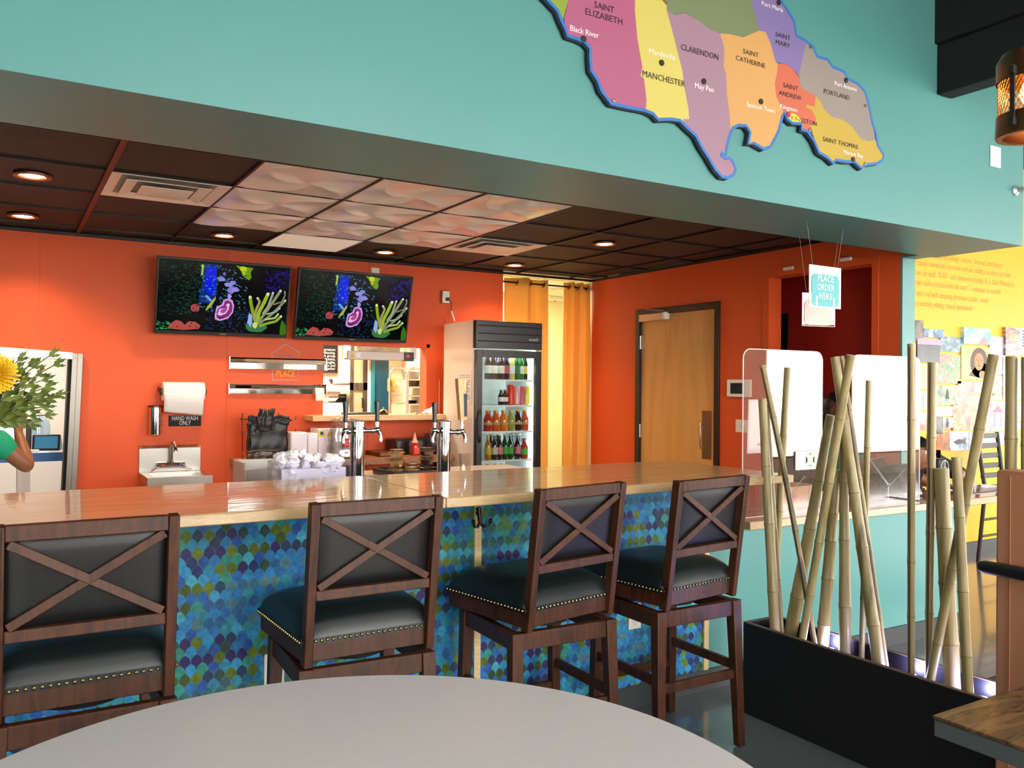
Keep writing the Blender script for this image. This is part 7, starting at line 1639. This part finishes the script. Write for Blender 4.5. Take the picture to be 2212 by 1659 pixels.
def person(lab, loc, rz, skin, shirt, hair_col, arms, hip, chest, head, feet, sleeve_len=.6, shirt2=None, hair='bun', scale=1.):
    t = thing('person', lab, 'person', loc, rz); V = Vector
    hip, chest, head = V(hip), V(chest), V(head); neck = chest + (head - chest) * .42; waist = hip.lerp(chest, .45)
    chains = [[(hip, .13, .10), (waist, .115, .085), (chest, .13, .09), (chest.lerp(neck, .62), .060, .056), (neck.lerp(head, .3), .052, .054), (head - V((0, 0, .055)), .070, .078), (head + V((0, 0, .02)), .084, .098), (head + V((0, 0, .09)), .060, .070)]]
    cloth = [[(hip - V((0, 0, .10)), .165, .135), (hip, .165, .13), (waist, .145, .115), (chest, .165, .12), (chest.lerp(neck, .45), .125, .10), (chest.lerp(neck, .75), .085, .078)]]
    for a in arms:
        sh, el, wr = V(a['sh']), V(a['el']), V(a['wr'])
        chains.append([(chest, .14, .095), (sh, .055), (sh.lerp(el, .5), .047), (el, .040), (el.lerp(wr, .4), .037), (wr, .025)])
        hd = V(a.get('hand', wr - el)).normalized(); palm = wr + hd * .055; pn = V(a.get('spread', (0, 0, 1))).normalized(); nn = hd.cross(pn).normalized(); pn = nn.cross(hd)
        chains.append([(wr, .025), (wr + hd * .03, .032, .018), (palm, .038, .018)])
        for k, L in enumerate((.070, .078, .073, .058)):
            off = pn * (.027 - .018 * k); b0 = palm + off * .9 + hd * .01; d1 = (hd + nn * .25 * a.get('curl', 1)).normalized(); d2 = (hd + nn * 1.0 * a.get('curl', 1)).normalized()
            chains.append([(palm, .038, .018), (b0, .0105), (b0 + d1 * L * .45, .0085), (b0 + d1 * L * .45 + d2 * L * .5, .007)])
        chains.append([(wr + hd * .03, .032, .018), (wr + hd * .035 + pn * .032, .011), (wr + hd * .065 + pn * .052 + nn * .01, .009), (wr + hd * .09 + pn * .055 + nn * .02, .0075)])
        c2 = sh.lerp(el, a.get('sleeve', sleeve_len)) if a.get('sleeve', sleeve_len) <= 1 else el.lerp(wr, a['sleeve'] - 1)
        ch = [(chest, .165, .12), (sh, .080), ]
        if a.get('sleeve', sleeve_len) > 1: ch += [(el, .056)]
        ch += [(c2, .062 if a.get('sleeve', sleeve_len) <= 1 else .048)]
        cloth.append(ch)
    for f in feet:
        kn, an = hip.lerp(V(f), .5) + V((0, .03, 0)), V(f)
        chains.append([(hip, .13, .10), (hip.lerp(kn, .25) + V(((f[0] - hip.x) * .5, 0, 0)), .085), (kn, .058), (kn.lerp(an, .4), .055), (an, .035), (an + V((0, .10, -.045)), .032)])
    skinned('body', skin, chains, hip, t)
    skinned('shirt', shirt, cloth, hip, t)
    tr = []
    for f in feet:
        kn, an = hip.lerp(V(f), .5) + V((0, .03, 0)), V(f); tr.append([(hip, .142, .112), (hip.lerp(kn, .25) + V(((f[0] - hip.x) * .5, 0, 0)), .095), (kn, .068), (kn.lerp(an, .4), .063), (an + V((0, 0, .03)), .05)])
    skinned('trousers', M('dark_trousers', '#23242c', .8), tr, hip, t)
    for f in feet: MB().sphere((f[0], f[1] + .06, f[2] - .045), 1, 14, 8, (.045, .13, .045)).build('shoe', BLACKP, t)
    # face and hair
    H = head
    MB().sphere(H + V((0, .080, -.008)), 1, 10, 8, (.012, .016, .020)).build('nose', skin, t)
    for s_ in (-1, 1):
        MB().sphere(H + V((s_ * .03, .070, .022)), .0095, 12, 8).build('eye', M('eye_white', '#e8e4dc', .2), t); MB().sphere(H + V((s_ * .03, .0765, .022)), .0045, 8, 6).build('iris', M('iris_dark', '#1c100a', .2), t)
        MB().sphere(H + V((s_ * .076, .0, .005)), 1, 10, 8, (.010, .018, .028)).build('ear', skin, t); MB().tube([H + V((s_ * .045, .076, .045)), H + V((s_ * .03, .083, .05)), H + V((s_ * .015, .082, .046))], .0035, 6).build('brow', hair_col, t)
    MB().tube([H + V((-.022, .078, -.042)), H + V((0, .086, -.044)), H + V((.022, .078, -.042))], [.003, .007, .003], 8).build('mouth', M('lip', '#8a3c34', .4), t)
    hb = MB()
    def hf(u, v):
        th, ph = u * 2 * PI, v * PI * .68; d = V((math.sin(ph) * math.sin(th), math.sin(ph) * math.cos(th), math.cos(ph)))
        front = max(0, d.y); r = 1.0 - .0 * front
        z = d.z * .098 + .028; lim = .05 + .0 * front
        p = V((d.x * .092, d.y * .105 - .012, z))
        if front > .2 and p.z < .055 + .03 * (1 - front): p.z = .055 + .03 * (1 - front); p.y = min(p.y, .082)
        return H + p * (1 + .02 * math.sin(u * 40) * math.sin(v * 9))
    hb.grid(hf, 40, 16)
    if hair == 'long': hb.sphere(H + V((0, -.05, -.12)), 1, 18, 12, (.10, .055, .19))
    else: hb.sphere(H + V((0, -.11, .04)), .05, 14, 10)
    hb.build('hair', hair_col, t, angle=80)
    return t
HAIRB = M('black_hair', '#0e0a08', .45, bump=.5, bscale=120)
# left: back view, right arm bent; placed by elbow (70,1010) and hand
yp_ = 5.0; E_ = at(62, 1012, 'y', yp_); Hn = at(40, 925, 'y', yp_ + .12); Sh = at(8, 948, 'y', yp_ + .02)
ox = Sh.x - .19
person('person in a bright green t-shirt seen from behind at the left edge, arm bent up', (ox, yp_, 0), 0, M('brown_skin', '#8a5638', .5), M('green_cotton', '#12966a', .8, bump=.1, bscale=60), HAIRB,
       [dict(sh=(.155, 0, Sh.z + .0), el=(E_.x - ox, .0, E_.z), wr=(Hn.x - ox, .14, Hn.z - .03), hand=(-.2, .1, .6), spread=(1, 0, .2), sleeve=.62),
        dict(sh=(-.165, 0, Sh.z), el=(-.24, .02, Sh.z - .28), wr=(-.12, .22, Sh.z - .16), hand=(.5, .3, .4), spread=(0, 0, 1), sleeve=.62)],
       (0, 0, .86), (0, 0, 1.24), (0, .03, 1.44), [(.09, 0, .08), (-.09, 0, .08)], hair='bun')
# right: behind the order counter, head and green shirt between the two screens
hp = at(1806, 895, 'y', 3.68); sx_ = at(1832, 1000, 'y', 3.68).x
ox, oy = sx_ - .085, 3.68
person('person with dark hair and green shirt standing behind the order counter between the clear screens', (ox, oy, 0), PI, M('dark_skin', '#5c3622', .5), M('dark_green_cotton', '#0f6a48', .8), HAIRB,
       [dict(sh=(-.15, 0, 1.13), el=(-.20, .06, .90), wr=(-.10, .17, .90), hand=(.4, .3, -.1), spread=(0, 0, 1), sleeve=.6),
        dict(sh=(.15, 0, 1.13), el=(.19, .05, .90), wr=(.10, .17, .90), hand=(-.4, .3, -.1), spread=(0, 0, 1), sleeve=.6)],
       (0, 0, .80), (0, .0, 1.07), (-(hp.x - ox), .02, 1.325), [(.09, 0, .08), (-.09, 0, .08)], hair='long')
# second: leaning over the right end of the counter, mostly behind the right screen
hn = onct(2103, 1058); ox, oy = 5.74, 3.78
L2 = lambda x, y, z: (-(x - ox), -(y - oy), z)
e_ = at(2076, 1024, 'y', 3.46); s_ = at(2012, 988, 'y', 3.60)
person('person in a black jacket leaning over the right end of the counter, hand on it', (ox, oy, 0), PI, M('brown_skin'), M('black_jacket', '#0d0c0e', .85), HAIRB,
       [dict(sh=L2(s_.x, s_.y, s_.z - .03), el=L2(e_.x, e_.y, e_.z), wr=L2(hn.x + .0, hn.y + .10, CT + .085), hand=(.02, .5, -.35), spread=(1, 0, 0), curl=.35, sleeve=1.05),
        dict(sh=L2(s_.x - .34, 3.52, 1.02), el=L2(s_.x - .42, 3.42, .88), wr=L2(s_.x - .30, 3.30, .84), hand=(-.2, .4, -.1), spread=(1, 0, 0), curl=.3, sleeve=1.1)],
       (0, -.12, .80), L2(s_.x - .22, 3.58, 1.00), L2(s_.x - .52, 3.36, 1.04), [(.09, -.08, .08), (-.09, -.08, .08)], hair='bun')
